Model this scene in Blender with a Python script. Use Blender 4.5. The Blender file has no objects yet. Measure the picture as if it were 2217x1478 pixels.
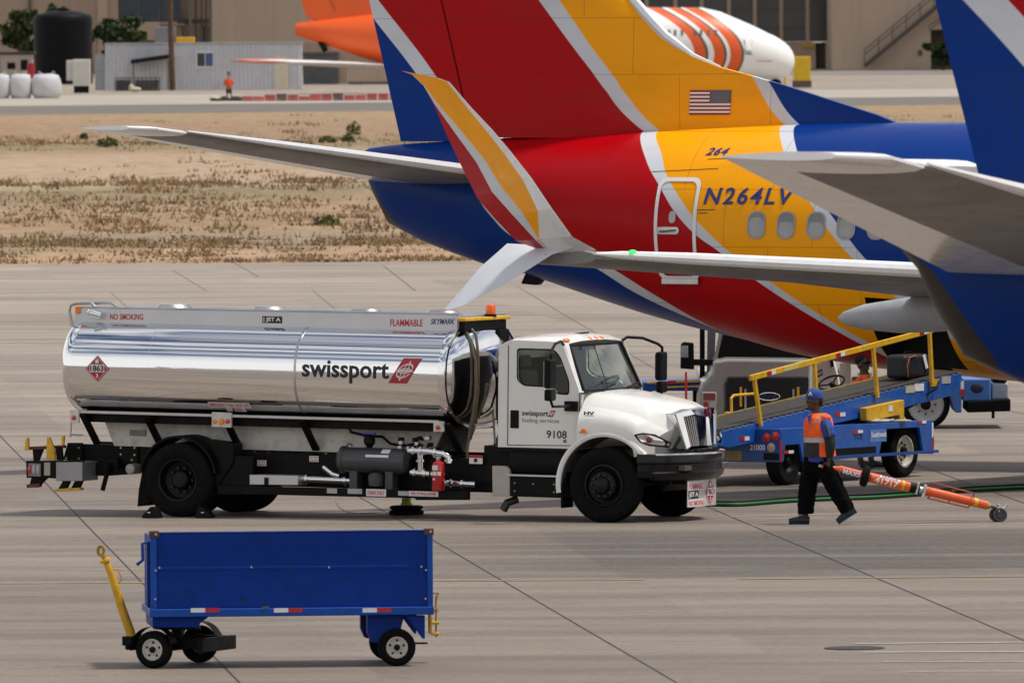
import bpy, bmesh, math, random
from mathutils import Vector as V, Matrix
random.seed(7)
sc = bpy.context.scene
COL = sc.collection
R = math.radians
# ------------------------------------------------------------------ camera (telephoto, from a terrace 7.4 m up)
F, H, CX, CY, ROLL = 28000.0, 7.36, 1108.5, 739.0, 0.006
_p = math.atan(767.0 / F)
FW = V((0, math.cos(_p), -math.sin(_p)))
_u = V((0, math.sin(_p), math.cos(_p)))
RT = V((1, 0, 0)) * math.cos(ROLL) - _u * math.sin(ROLL)
UP = _u * math.cos(ROLL) + V((1, 0, 0)) * math.sin(ROLL)
CAM = V((0, 0, H))
cd = bpy.data.cameras.new('camera')
cam = bpy.data.objects.new('camera', cd)
COL.objects.link(cam)
cam.matrix_world = Matrix(((RT.x, UP.x, -FW.x, 0), (RT.y, UP.y, -FW.y, 0), (RT.z, UP.z, -FW.z, H), (0, 0, 0, 1)))
cd.sensor_width = 36.0
cd.lens = F / 2217 * 36.0
cd.clip_start = 1.0
cd.clip_end = 9000
cd.dof.use_dof = True
cd.dof.focus_distance = 176
cd.dof.aperture_fstop = 10
sc.camera = cam

def ray(px, py):
    return FW + RT * ((px - CX) / F) + UP * ((CY - py) / F)
def ground(px, py, z=0.0):                      # where a sight line meets the ground
    d = ray(px, py)
    return CAM + d * ((z - H) / d.z)
def atY(px, py, y):                             # where a sight line meets the upright plane at distance y
    d = ray(px, py)
    return CAM + d * (y / d.y)

class Pose:
    """Local frame of a thing: at() measures where a sight line meets a plane of that frame."""
    def __init__(s, o, a, pitch=0.0, scale=1.0):
        s.M = Matrix.Translation(V(o)) @ Matrix.Rotation(R(a), 4, 'Z') @ Matrix.Rotation(pitch, 4, 'Y') @ Matrix.Scale(scale, 4)
        s.I = s.M.inverted()
    def at(s, px, py, ax, val):
        o = s.I @ CAM
        d = s.I.to_3x3() @ ray(px, py)
        return o + d * ((val - o[ax]) / d[ax])

# ------------------------------------------------------------------ objects
def tag(o, label=None, cat=None, group=None, kind=None):
    if label: o['label'] = label
    if cat: o['category'] = cat
    if group: o['group'] = group
    if kind: o['kind'] = kind
    return o
def empty(name, loc, label, cat, rz=0, group=None, M=None):
    o = bpy.data.objects.new(name, None)
    COL.objects.link(o)
    if M is not None: o.matrix_world = M
    else:
        o.location = loc; o.rotation_euler = (0, 0, R(rz))
    return tag(o, label, cat, group)
def link(name, me, parent=None):
    o = bpy.data.objects.new(name, me)
    COL.objects.link(o)
    if parent is not None: o.parent = parent
    return o
def kids(o): return [c for c in bpy.data.objects if c.parent == o]
def copy_tree(o, parent=None):
    c = o.copy(); COL.objects.link(c); c.parent = parent
    for k in kids(o): copy_tree(k, c)
    return c

class MB:
    """Collects shapes; build() links them as ONE mesh object."""
    def __init__(s): s.v = []; s.f = []; s.m = []
    def add(s, vs, fs, m=0):
        n = len(s.v); s.v += [V(a) for a in vs]
        for f in fs:
            s.f.append([i + n for i in f]); s.m.append(m)
        return s
    def box(s, a, b, m=0):
        x0, y0, z0 = (min(a[i], b[i]) for i in range(3)); x1, y1, z1 = (max(a[i], b[i]) for i in range(3))
        return s.add([(x0,y0,z0),(x1,y0,z0),(x1,y1,z0),(x0,y1,z0),(x0,y0,z1),(x1,y0,z1),(x1,y1,z1),(x0,y1,z1)],
                     [(3,2,1,0),(4,5,6,7),(0,1,5,4),(1,2,6,5),(2,3,7,6),(3,0,4,7)], m)
    def bar(s, p, q, w, h, m=0, up=(0,0,1)):    # a rectangular bar from p to q
        p, q = V(p), V(q); d = (q - p).normalized(); u = V(up)
        if abs(d.dot(u)) > .98: u = V((1,0,0))
        a = d.cross(u).normalized(); b = a.cross(d).normalized()
        vs = [c + a*(i*w/2) + b*(j*h/2) for c in (p, q) for i, j in ((-1,-1),(1,-1),(1,1),(-1,1))]
        return s.add(vs, [(3,2,1,0),(4,5,6,7),(0,1,5,4),(1,2,6,5),(2,3,7,6),(3,0,4,7)], m)
    def tube(s, pts, r, n=10, m=0, caps=True, sq=1.0):
        pts = [V(p) for p in pts]; k = len(pts)
        rs = r if isinstance(r, (list, tuple)) else [r]*k
        t0 = (pts[1]-pts[0]).normalized(); ref = V((0,0,1)) if abs(t0.z) < .9 else V((1,0,0))
        a = t0.cross(ref).normalized(); rings = []
        for i in range(k):
            t = (pts[min(i+1,k-1)] - pts[max(i-1,0)]).normalized()
            a = (a - t*a.dot(t)).normalized(); b = t.cross(a)
            rings.append([pts[i] + a*(rs[i]*math.cos(2*math.pi*j/n)) + b*(rs[i]*sq*math.sin(2*math.pi*j/n)) for j in range(n)])
        return s.loft(rings, caps, m)
    def cyl(s, p, q, r, r2=None, n=20, m=0, caps=True):
        return s.tube([p, q], [r, r if r2 is None else r2], n, m, caps)
    def loft(s, rings, caps=True, m=0, closed=True):
        n = len(rings[0]); vs = [p for r in rings for p in r]; fs = []
        for i in range(len(rings)-1):
            for j in range(n if closed else n-1):
                a = i*n+j; b = i*n+(j+1) % n
                fs.append((a, b, b+n, a+n))
        if caps:
            fs.append(tuple(range(n))[::-1]); fs.append(tuple((len(rings)-1)*n+j for j in range(n)))
        return s.add(vs, fs, m)
    def prism(s, poly, ax, a, b, m=0):          # polygon in the two other axes, drawn out along ax from a to b
        def P(u, w, t): return ((t,u,w),(u,t,w),(u,w,t))[ax]
        n = len(poly)
        vs = [P(u,w,a) for u,w in poly] + [P(u,w,b) for u,w in poly]
        return s.add(vs, [tuple(range(n))[::-1], tuple(range(n,2*n))] + [(i,(i+1)%n,(i+1)%n+n,i+n) for i in range(n)], m)
    def lathe(s, c, ax, prof, n=32, m=0, caps=False):   # prof: (radius, along)
        def P(r, h, t):
            u, w = r*math.cos(t), r*math.sin(t)
            return V(c) + V(((h,u,w),(u,h,w),(u,w,h))[ax])
        return s.loft([[P(r,h,2*math.pi*j/n) for j in range(n)] for r,h in prof], caps, m)
    def ball(s, c, r, nu=16, nv=10, m=0, rot=None):
        r = r if isinstance(r, (list,tuple)) else (r,r,r); rings = []
        for i in range(nv+1):
            t = math.pi*(i+.02)/(nv+.04); 
            ring = [V((r[0]*math.sin(t)*math.cos(2*math.pi*j/nu), r[1]*math.sin(t)*math.sin(2*math.pi*j/nu), -r[2]*math.cos(t))) for j in range(nu)]
            if rot is not None: ring = [rot @ p for p in ring]
            rings.append([V(c)+p for p in ring])
        return s.loft(rings, True, m)
    def build(s, name, mats, parent=None, bevel=0.0, smooth=35, seg=2, fix=True):
        me = bpy.data.meshes.new(name)
        me.from_pydata([tuple(p) for p in s.v], [], s.f)
        for m in (mats if isinstance(mats, (list, tuple)) else [mats]): me.materials.append(m)
        me.polygons.foreach_set('material_index', s.m)
        if fix:
            b = bmesh.new(); b.from_mesh(me); bmesh.ops.recalc_face_normals(b, faces=b.faces); b.to_mesh(me); b.free()
        if smooth:
            me.polygons.foreach_set('use_smooth', [True]*len(me.polygons))
            me.set_sharp_from_angle(angle=R(smooth))
        me.update()
        o = link(name, me, parent)
        if bevel:
            w = o.modifiers.new('bevel', 'BEVEL'); w.width = bevel; w.segments = seg; w.limit_method = 'ANGLE'; w.angle_limit = R(40); w.harden_normals = True
        return o

def each(mb, name, mats, parent=None, **k):
    """Build every separate piece of mb as a mesh of its own."""
    par = list(range(len(mb.v)))
    def find(i):
        while par[i] != i: par[i] = par[par[i]]; i = par[i]
        return i
    for f in mb.f:
        for i in f[1:]: par[find(i)] = find(f[0])
    groups = {}
    for f, m in zip(mb.f, mb.m): groups.setdefault(find(f[0]), []).append((f, m))
    out = []
    for fs in groups.values():
        ids = sorted({i for f, _ in fs for i in f}); mp_ = {a: b for b, a in enumerate(ids)}; q = MB()
        q.v = [mb.v[i] for i in ids]; q.f = [[mp_[i] for i in f] for f, _ in fs]; q.m = [m for _, m in fs]
        out.append(q.build(name, mats, parent, **k))
    return out

def blob(prims, name, m, parent, voxel=.012, smooth=6, wrinkle=0.0, wsize=.09):
    """One continuous surface grown over overlapping tapered limbs (a body, a garment)."""
    me = bpy.data.meshes.new(name)
    me.from_pydata([tuple(p) for p in prims.v], [], prims.f)
    b = bmesh.new(); b.from_mesh(me); bmesh.ops.recalc_face_normals(b, faces=b.faces); b.to_mesh(me); b.free()
    me.materials.append(m)
    o = link(name, me, parent)
    r = o.modifiers.new('r', 'REMESH'); r.mode = 'VOXEL'; r.voxel_size = voxel; r.use_smooth_shade = True
    if smooth:
        s = o.modifiers.new('s', 'SMOOTH'); s.iterations = smooth; s.factor = .5
    if wrinkle:
        tx = bpy.data.textures.new('folds', 'CLOUDS'); tx.noise_scale = wsize; tx.noise_depth = 2
        d = o.modifiers.new('d', 'DISPLACE'); d.texture = tx; d.strength = wrinkle; d.mid_level = .5; d.texture_coords = 'LOCAL'
    dg = bpy.context.evaluated_depsgraph_get()
    nm = bpy.data.meshes.new_from_object(o.evaluated_get(dg))
    o.modifiers.clear(); o.data = nm; nm.name = name
    nm.polygons.foreach_set('use_smooth', [True]*len(nm.polygons))
    if not nm.materials: nm.materials.append(m)
    return o

def text(body, m, parent, name, w, h, place, bold=0.0, shear=0.0, slices=0, space=1.0):
    """Lettering fitted to w x h metres, laid on a surface by place(u, v)."""
    cu = bpy.data.curves.new(name, 'FONT'); cu.body = body; cu.size = 1; cu.shear = shear; cu.offset = bold; cu.resolution_u = 3
    cu.space_character = space; cu.align_x = 'LEFT'
    t = bpy.data.objects.new(name, cu); COL.objects.link(t)
    dg = bpy.context.evaluated_depsgraph_get()
    me = bpy.data.meshes.new_from_object(t.evaluated_get(dg))
    bpy.data.objects.remove(t); bpy.data.curves.remove(cu)
    xs = [v.co.x for v in me.vertices]; ys = [v.co.y for v in me.vertices]
    x0, x1, y0, y1 = min(xs), max(xs), min(ys), max(ys)
    if slices:
        b = bmesh.new(); b.from_mesh(me)
        for i in range(1, slices):
            g = b.verts[:] + b.edges[:] + b.faces[:]
            bmesh.ops.bisect_plane(b, geom=g, plane_co=(0, y0+(y1-y0)*i/slices, 0), plane_no=(0,1,0))
        b.to_mesh(me); b.free()
    for v in me.vertices:
        v.co = place((v.co.x-x0)/(x1-x0)*w, (v.co.y-y0)/(y1-y0)*h)
    me.materials.clear(); me.materials.append(m); me.update()
    return link(name, me, parent)
def flat(o, u, v, off=(0,0,0)):
    o, u, v, off = V(o), V(u).normalized(), V(v).normalized(), V(off)
    return lambda a, b: o + u*a + v*b + off

def lerp(tab, x):
    if x <= tab[0][0]: return tab[0][1]
    for (a, p), (b, q) in zip(tab, tab[1:]):
        if x <= b: return p + (q-p)*(x-a)/(b-a)
    return tab[-1][1]

# ------------------------------------------------------------------ materials
def nodes(name):
    m = bpy.data.materials.new(name); m.use_nodes = True
    nt = m.node_tree; b = nt.nodes['Principled BSDF']
    return m, nt, b
def noise(nt, scale, detail=4, vec=None, rough=.55, coord='Object'):
    n = nt.nodes.new('ShaderNodeTexNoise'); n.inputs['Scale'].default_value = scale; n.inputs['Detail'].default_value = detail; n.inputs['Roughness'].default_value = rough
    if vec is None:
        tc = nt.nodes.new('ShaderNodeTexCoord'); nt.links.new(tc.outputs[coord], n.inputs['Vector'])
    else: nt.links.new(vec, n.inputs['Vector'])
    return n.outputs['Fac']
def stretch(nt, s, coord='Object', out=None):
    tc = nt.nodes.new('ShaderNodeTexCoord'); mp = nt.nodes.new('ShaderNodeMapping'); mp.inputs['Scale'].default_value = s
    nt.links.new(tc.outputs[coord], mp.inputs['Vector']); return mp.outputs['Vector']
def ramp(nt, fac, stops, interp='LINEAR'):
    r = nt.nodes.new('ShaderNodeValToRGB'); r.color_ramp.interpolation = interp
    e = r.color_ramp.elements
    while len(e) < len(stops): e.new(.5)
    for i, (p, c) in enumerate(stops):
        e[i].position = p; e[i].color = (*c, 1) if len(c) == 3 else c
    nt.links.new(fac, r.inputs['Fac']); return r.outputs['Color']
def mix(nt, fac, a, b, mode='MIX'):
    n = nt.nodes.new('ShaderNodeMix'); n.data_type = 'RGBA'; n.blend_type = mode
    for s, x in ((n.inputs[0], fac), (n.inputs[6], a), (n.inputs[7], b)):
        if isinstance(x, bpy.types.NodeSocket): nt.links.new(x, s)
        elif isinstance(x, (int, float)): s.default_value = x
        else: s.default_value = (*x, 1)
    return n.outputs[2]
def math_(nt, op, a, b=0.0, clamp=False):
    n = nt.nodes.new('ShaderNodeMath'); n.operation = op; n.use_clamp = clamp
    for s, x in ((n.inputs[0], a), (n.inputs[1], b)):
        if isinstance(x, bpy.types.NodeSocket): nt.links.new(x, s)
        else: s.default_value = x
    return n.outputs[0]
def bumpy(nt, b, h, strength, dist=.01):
    n = nt.nodes.new('ShaderNodeBump'); n.inputs['Strength'].default_value = strength; n.inputs['Distance'].default_value = dist
    nt.links.new(h, n.inputs['Height']); nt.links.new(n.outputs['Normal'], b.inputs['Normal'])
_M = {}
def mat(name, col, rough=.5, metal=0.0, var=.12, scale=3.0, bump=0.0, coat=0.0, dirt=None, spec=.5):
    """A procedural paint: slight mottling, optional dirt colour in blotches, optional bump."""
    if name in _M: return _M[name]
    m, nt, b = nodes(name)
    f = noise(nt, scale, 5)
    c = ramp(nt, f, [(.3, tuple(x*(1-var) for x in col)), (.7, tuple(min(1, x*(1+var*.6)) for x in col))])
    if dirt:
        f2 = noise(nt, scale*2.7, 7, rough=.7)
        c = mix(nt, ramp(nt, f2, [(.48, (0,0,0)), (.72, (dirt[3],)*3)]), c, dirt[:3])
    nt.links.new(c, b.inputs['Base Color'])
    b.inputs['Metallic'].default_value = metal
    b.inputs['Specular IOR Level'].default_value = spec
    nt.links.new(ramp(nt, noise(nt, scale*1.7, 4), [(.3, (max(.02, rough-.06),)*3), (.7, (min(1, rough+.08),)*3)]), b.inputs['Roughness'])
    b.inputs['Coat Weight'].default_value = coat; b.inputs['Coat Roughness'].default_value = .08
    if bump: bumpy(nt, b, noise(nt, scale*6, 4), bump, .01)
    _M[name] = m
    return m
def glass(name, col, rough=.03, alpha=1.0):
    if name in _M: return _M[name]
    m, nt, b = nodes(name)
    b.inputs['Base Color'].default_value = (*col, 1); b.inputs['Roughness'].default_value = rough
    b.inputs['Transmission Weight'].default_value = alpha; b.inputs['IOR'].default_value = 1.05
    b.inputs['Specular IOR Level'].default_value = .5
    b.inputs['Coat Weight'].default_value = 1.0; b.inputs['Coat Roughness'].default_value = .02; b.inputs['Coat IOR'].default_value = 1.45
    _M[name] = m
    return m
def emit(name, col, s):
    m, nt, b = nodes(name)
    b.inputs['Base Color'].default_value = (*col, 1); b.inputs['Emission Color'].default_value = (*col, 1); b.inputs['Emission Strength'].default_value = s
    return m
BLACK = mat('black_paint', (.0035,.0035,.004), .5, var=.3, dirt=(.02,.018,.016,.25), spec=.14)
BLACKM = mat('black_plastic', (.005,.005,.0055), .5, var=.2, spec=.15)
RUBBER = mat('tyre_rubber', (.0055,.0055,.006), .8, var=.25, scale=6, dirt=(.022,.019,.016,.35), bump=.15, spec=.1)
WHITE = mat('white_paint', (.78,.77,.74), .28, var=.04, coat=.4, dirt=(.55,.52,.48,.12), scale=1.4)
CHROME = mat('chrome', (.8,.8,.82), .08, 1.0, var=.05)
STEEL = mat('brushed_steel', (.5,.5,.5), .32, 1.0, var=.15)
GALV = mat('grey_metal_paint', (.2,.2,.21), .45, var=.15, bump=.1)
YELLOW = mat('yellow_paint', (.72,.4,.012), .4, var=.12, dirt=(.15,.1,.05,.5), scale=4)
REFRED = mat('red_reflector', (.42,.012,.02), .3, var=.08)
REFWHITE = mat('white_reflector', (.72,.72,.74), .3, var=.06)
LAMPRED = mat('red_lamp_lens', (.55,.02,.015), .12, var=.05, coat=.6)
LAMPAMBER = mat('amber_lamp_lens', (.85,.22,.01), .15, var=.05, coat=.6)
DECALRED = mat('red_lettering', (.5,.03,.04), .45, var=.05)
DECALBLACK = mat('black_lettering', (.015,.015,.018), .45, var=.05)
DECALWHITE = mat('white_lettering', (.75,.75,.74), .45, var=.05)
# ------------------------------------------------------------------ light: high hazy sun and a partly clouded sky
SUN_EL, SUN_AZ = 66, 92                         # azimuth from the view direction (+Y) towards the right (+X)
w = bpy.data.worlds.new('World'); sc.world = w; w.use_nodes = True
nt = w.node_tree; bg = nt.nodes['Background']
sky = nt.nodes.new('ShaderNodeTexSky'); sky.sky_type = 'NISHITA'; sky.sun_disc = False
sky.sun_elevation = R(SUN_EL); sky.sun_rotation = R(SUN_AZ); sky.dust_density = 2.0; sky.altitude = 1600
tc = nt.nodes.new('ShaderNodeTexCoord'); mp = nt.nodes.new('ShaderNodeMapping'); mp.inputs['Scale'].default_value = (1.6, 1.6, 7.0)
nt.links.new(tc.outputs['Generated'], mp.inputs['Vector'])
cl = noise(nt, 1.7, 7, mp.outputs['Vector'], .6)
k = ramp(nt, cl, [(.42, (0,0,0)), (.62, (1,1,1))])
sz = nt.nodes.new('ShaderNodeSeparateXYZ'); nt.links.new(tc.outputs['Generated'], sz.inputs[0])   # haze bank above the horizon
k = mix(nt, ramp(nt, sz.outputs['Z'], [(.0, (1,1,1)), (.22, (.9,.9,.9)), (.42, (0,0,0))]), k, (1,1,1))
nt.links.new(mix(nt, k, sky.outputs['Color'], (11.6, 11.5, 11.3)), bg.inputs['Color'])
bg.inputs['Strength'].default_value = .072
sl = bpy.data.lights.new('sun', 'SUN'); sl.energy = 2.9; sl.angle = R(5); sl.color = (1, .95, .87)
so = bpy.data.objects.new('sun', sl); COL.objects.link(so)
_d = V((math.cos(R(SUN_EL))*math.sin(R(SUN_AZ)), math.cos(R(SUN_EL))*math.cos(R(SUN_AZ)), math.sin(R(SUN_EL))))
so.rotation_euler = _d.to_track_quat('Z', 'Y').to_euler()
sc.view_settings.view_transform = 'Standard'; sc.view_settings.look = 'None'; sc.view_settings.gamma = 1
sc.view_settings.exposure = 0.27
# ------------------------------------------------------------------ the ground
def structure(o): o['kind'] = 'structure'; return o
def sheet(name, m, lo, hi, z):
    """A band of ground between two straight edges, each given by the sight lines of two of its points (near edge lo, far edge hi)."""
    def edge(e):
        if isinstance(e, (int, float)): return V((-260, e, z)), V((260, e, z))
        a, b = ground(0, e[0]), ground(2217, e[1]); k = (b.y-a.y)/(b.x-a.x)
        return V((-130, a.y+k*(-130-a.x), z)), V((130, a.y+k*(130-a.x), z))
    (a, b), (c, d) = edge(lo), edge(hi)
    me = bpy.data.meshes.new(name); me.from_pydata([a, b, d, c], [], [(0,1,2,3)]); me.materials.append(m)
    return structure(link(name, me))
def YofPx(py): return F*H/(py+28)
# base earth to the horizon
def m_earth():
    m, nt, b = nodes('bare_earth')
    n1 = noise(nt, .05, 6, stretch(nt, (1,.35,1))); n2 = noise(nt, .9, 5, stretch(nt, (1,.3,1)))
    c = ramp(nt, n1, [(.3, (.21,.168,.13)), (.55, (.28,.228,.18)), (.75, (.22,.185,.155))])
    nt.links.new(mix(nt, .35, c, ramp(nt, n2, [(.35,(.16,.14,.12)),(.65,(.42,.35,.29))])), b.inputs['Base Color'])
    b.inputs['Roughness'].default_value = .95
    return m
me = bpy.data.meshes.new('ground'); me.from_pydata([(-6000,-4000,-.05),(6000,-4000,-.05),(6000,7000,-.05),(-6000,7000,-.05)], [], [(0,1,2,3)])
me.materials.append(m_earth()); structure(link('ground', me))
# concrete apron
def m_concrete(name, tint=1.0):
    m, nt, b = nodes(name)
    big = noise(nt, .09, 5, stretch(nt, (1,.45,1)), .6)
    mid = noise(nt, .55, 6, stretch(nt, (.5,1.3,1)), .6)
    fine = noise(nt, 9, 5, stretch(nt, (1,.6,1)), .7)
    c = ramp(nt, big, [(.30, (.245*tint,.206*tint,.170*tint)), (.5, (.302*tint,.256*tint,.213*tint)), (.72, (.36*tint,.306*tint,.255*tint))])
    c = mix(nt, ramp(nt, mid, [(.46,(0,0,0)),(.70,(.65,)*3)]), c, (.155,.134,.117))          # grey tyre wear
    lane = noise(nt, .35, 5, stretch(nt, (.05,1.6,1)), .55)                               # long wear lanes
    c = mix(nt, ramp(nt, lane, [(.47,(0,0,0)),(.64,(.75,)*3)]), c, (.145,.126,.112))
    gp = nt.nodes.new('ShaderNodeTexCoord'); gs = nt.nodes.new('ShaderNodeSeparateXYZ'); nt.links.new(gp.outputs['Object'], gs.inputs[0])
    gy = math_(nt,'ADD',gs.outputs['Y'],math_(nt,'MULTIPLY',math_(nt,'SUBTRACT',mid,.5),9.0))
    tl = ramp(nt, math_(nt,'DIVIDE',math_(nt,'SUBTRACT',gy,155.0),45.0,True), [(.10,(0,0,0)),(.20,(1,1,1)),(.38,(.9,)*3),(.48,(0,0,0)),(.64,(0,0,0)),(.74,(.8,)*3),(.84,(0,0,0))])   # vehicle lanes along the gates
    tx_ = ramp(nt, math_(nt,'DIVIDE',math_(nt,'ADD',gs.outputs['X'],6.0),12.0,True), [(.2,(.15,)*3),(.6,(1,1,1))])
    c = mix(nt, mix(nt, 1.0, mix(nt, 1.0, tl, tx_, 'MULTIPLY'), ramp(nt, lane, [(.33,(0,0,0)),(.52,(1,1,1))]), 'MULTIPLY'), c, (.055,.051,.050))
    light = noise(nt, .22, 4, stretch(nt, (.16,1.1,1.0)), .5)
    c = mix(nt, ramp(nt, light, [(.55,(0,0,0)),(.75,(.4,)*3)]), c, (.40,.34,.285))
    spot = noise(nt, 2.3, 6, stretch(nt, (.8,.8,1)), .65)
    c = mix(nt, ramp(nt, spot, [(.58,(0,0,0)),(.70,(.6,)*3)]), c, (.09,.08,.072))          # oil drips
    c = mix(nt, .30, c, ramp(nt, fine, [(.3,(.14,.12,.10)),(.7,(.47,.40,.34))]))
    tcs = nt.nodes.new('ShaderNodeTexCoord'); mps = nt.nodes.new('ShaderNodeMapping'); mps.inputs['Rotation'].default_value = (0,0,R(-4.4)); mps.inputs['Scale'].default_value = (1/4.58,1/4.58,1); nt.links.new(tcs.outputs['Object'], mps.inputs['Vector'])
    fl = nt.nodes.new('ShaderNodeVectorMath'); fl.operation = 'FLOOR'; nt.links.new(mps.outputs['Vector'], fl.inputs[0]); wn = nt.nodes.new('ShaderNodeTexWhiteNoise'); nt.links.new(fl.outputs['Vector'], wn.inputs['Vector'])
    c = mix(nt, 1.0, c, ramp(nt, wn.outputs['Value'], [(0,(.88,.88,.89)),(1,(1.08,1.07,1.06))]), 'MULTIPLY')     # each slab its own pour
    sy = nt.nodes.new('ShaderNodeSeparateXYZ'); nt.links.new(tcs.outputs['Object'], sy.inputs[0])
    c = mix(nt, 1.0, c, ramp(nt, math_(nt,'DIVIDE',sy.outputs['Y'],400.0,True), [(.34,(.68,.655,.63)),(.47,(.70,.68,.66)),(.58,(.88,.86,.84)),(.85,(1.0,.97,.94))]), 'MULTIPLY')  # vignette painted into the colour: darker near, lighter far
    nt.links.new(c, b.inputs['Base Color'])
    nt.links.new(ramp(nt, mid, [(.3,(.62,)*3),(.7,(.85,)*3)]), b.inputs['Roughness'])
    b.inputs['Specular IOR Level'].default_value = .35
    bumpy(nt, b, fine, .25, .004)
    return m
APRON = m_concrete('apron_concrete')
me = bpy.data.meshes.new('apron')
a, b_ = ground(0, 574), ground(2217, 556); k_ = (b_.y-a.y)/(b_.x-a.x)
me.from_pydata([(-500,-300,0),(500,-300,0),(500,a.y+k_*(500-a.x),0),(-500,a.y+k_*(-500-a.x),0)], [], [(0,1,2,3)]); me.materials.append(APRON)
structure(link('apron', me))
# dry grass infield: the bands that cross the photograph are bands across the field
def m_field():
    m, nt, b = nodes('dry_field')
    g = nt.nodes.new('ShaderNodeNewGeometry'); sx = nt.nodes.new('ShaderNodeSeparateXYZ'); nt.links.new(g.outputs['Position'], sx.inputs[0])
    wob = noise(nt, .03, 5, stretch(nt, (1,.5,1)), .6); wob2 = noise(nt, .25, 5, stretch(nt, (1,.35,1)), .65)
    y = math_(nt, 'ADD', math_(nt, 'SUBTRACT', sx.outputs['Y'], math_(nt, 'MULTIPLY', sx.outputs['X'], .33)), math_(nt, 'MULTIPLY', math_(nt, 'SUBTRACT', wob, .5), 34))
    y = math_(nt, 'ADD', y, math_(nt, 'MULTIPLY', math_(nt, 'SUBTRACT', wob2, .5), 26))
    t = math_(nt, 'DIVIDE', math_(nt, 'SUBTRACT', y, 335.0), 500.0, True)
    def s(py, c): return (max(0, min(1, (YofPx(py)-335)/500)), c)
    sand=(.38,.235,.15); tan=(.30,.195,.115); pale=(.39,.285,.20); weed=(.15,.13,.07); brown=(.25,.15,.092); grey=(.22,.17,.128)
    st = [s(572,weed), s(566,sand), s(540,sand), s(530,weed), s(520,grey), s(505,grey), s(495,tan), s(470,brown), s(440,tan), s(402,weed), s(393,(.30,.24,.14)), s(382,pale), s(335,pale), s(322,tan), s(312,weed), s(300,(.22,.155,.085)), s(286,brown), s(262,(.27,.165,.102)), s(250,(.29,.195,.105))]
    c = ramp(nt, t, st)
    f = noise(nt, 1.2, 7, stretch(nt, (1,.22,1)), .7); f2 = noise(nt, .30, 6, stretch(nt, (1,.3,1)), .7)
    c = mix(nt, ramp(nt, f2, [(.5,(0,0,0)),(.68,(.55,)*3)]), c, (.19,.155,.085))
    c = mix(nt, .35, c, ramp(nt, f, [(.35,(.15,.11,.06)),(.65,(.52,.39,.27))]))
    nt.links.new(c, b.inputs['Base Color']); b.inputs['Roughness'].default_value = 1; b.inputs['Specular IOR Level'].default_value = .1
    return m
FIELD = m_field()
sheet('grass_field', FIELD, (574,556), (249,225), -.01)
ASPH = mat('service_road_asphalt', (.135,.115,.10), .85, var=.2, scale=.12)
sheet('road', ASPH, (249,225), (230,208), -.006)
PALE = mat('pale_concrete_strip', (.36,.315,.265), .85, var=.12, scale=.1)
sheet('pavement', PALE, (230,208), (208,191), -.002)
sheet('far_apron', mat('far_asphalt', (.19,.165,.145), .9, var=.25, scale=.06), (168,160), 1500, -.04)
# painted lines and slab joints on the apron, each a thin strip with its own width
def strip(name, pts, wd, m, z=.006):
    g = [ground(*p) for p in pts]; mb = MB()
    vs = []
    for i, p in enumerate(g):
        t = (g[min(i+1,len(g)-1)] - g[max(i-1,0)]).normalized(); n = V((-t.y, t.x, 0))
        vs += [V((p.x,p.y,z)) + n*wd/2, V((p.x,p.y,z)) - n*wd/2]
    mb.add(vs, [(2*i, 2*i+1, 2*i+3, 2*i+2) for i in range(len(g)-1)])
    return mb
def lines(name, items, m):
    mb = MB()
    for i, (pts, wd, z) in enumerate(items):
        s = strip(name, pts, wd, m, z+.0004*i); mb.add(s.v, s.f)
    return structure(mb.build(name, m, smooth=0))
def wig(a, b, n=14, amp=.6):                    # a joint that is not quite straight
    return [(a[0]+(b[0]-a[0])*i/n + random.uniform(-amp,amp), a[1]+(b[1]-a[1])*i/n) for i in range(n+1)]
JOINT = mat('joint_sealant', (.035,.03,.028), .8, var=.3)
lines('slab_joints', [(wig((-30,912),(560,1520)), .022, .004), (wig((700,1030),(1530,1515)), .022, .004), (wig((1440,1058),(2260,1404)), .022, .004),
     (wig((1940,990),(2260,1104),8), .02, .004), (wig((2140,880),(2260,905),4), .02, .004),
    (wig((-20,697),(1560,678),24,2), .10, .004)], JOINT)
lines('far_joints', [(wig((240,633),(330,716),6), .02, .004), (wig((374,585),(446,629),6), .025, .004), (wig((675,627),(760,697),6), .02, .004), (wig((1120,620),(1420,800),8), .02, .004), (wig((500,565),(560,600),6), .03, .004), (wig((830,575),(900,630),6), .03, .004)], mat('faded_joint', (.13,.108,.09), .85, var=.3))
WLINE = mat('worn_white_marking', (.5,.48,.45), .7, var=.25, scale=2, dirt=(.3,.26,.22,.6))
YLINE = mat('worn_yellow_marking', (.33,.21,.10), .75, var=.3, scale=1.2, dirt=(.16,.13,.11,.8))
lines('apron_markings', [([(-20,1102.5),(420,1105)], .07, .006), ([(1540,1119.5),(1830,1112)], .08, .006), ([(1800,1127),(2217,1123)], .05, .006), ([(1560,1139),(2240,1133.5)], .07, .006),
    ([(1850,1393.5),(2240,1390)], .11, .006), ([(1868,1412),(2240,1410.5)], .11, .006), ([(1912,1432.5),(2240,1432)], .07, .006), ([(1964,1453.5),(2240,1453)], .06, .006),
    ([(-20,741.5),(180,740.5)], .22, .006), ([(-20,765),(180,764)], .22, .006), ([(1330,723.5),(1560,722)], .22, .006), ([(1330,748.5),(1560,748)], .22, .006),
    ([(2085,913),(2240,915)], .10, .006), ([(2108,938),(2240,937)], .08, .006), ([(520,1124),(1000,1126)], .05, .006)], WLINE)
lines('taxi_line', [([(-20,1263),(1395,1255)], .2, .006), ([(1600,1253.5),(2240,1247.5)], .2, .006)], YLINE)
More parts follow.
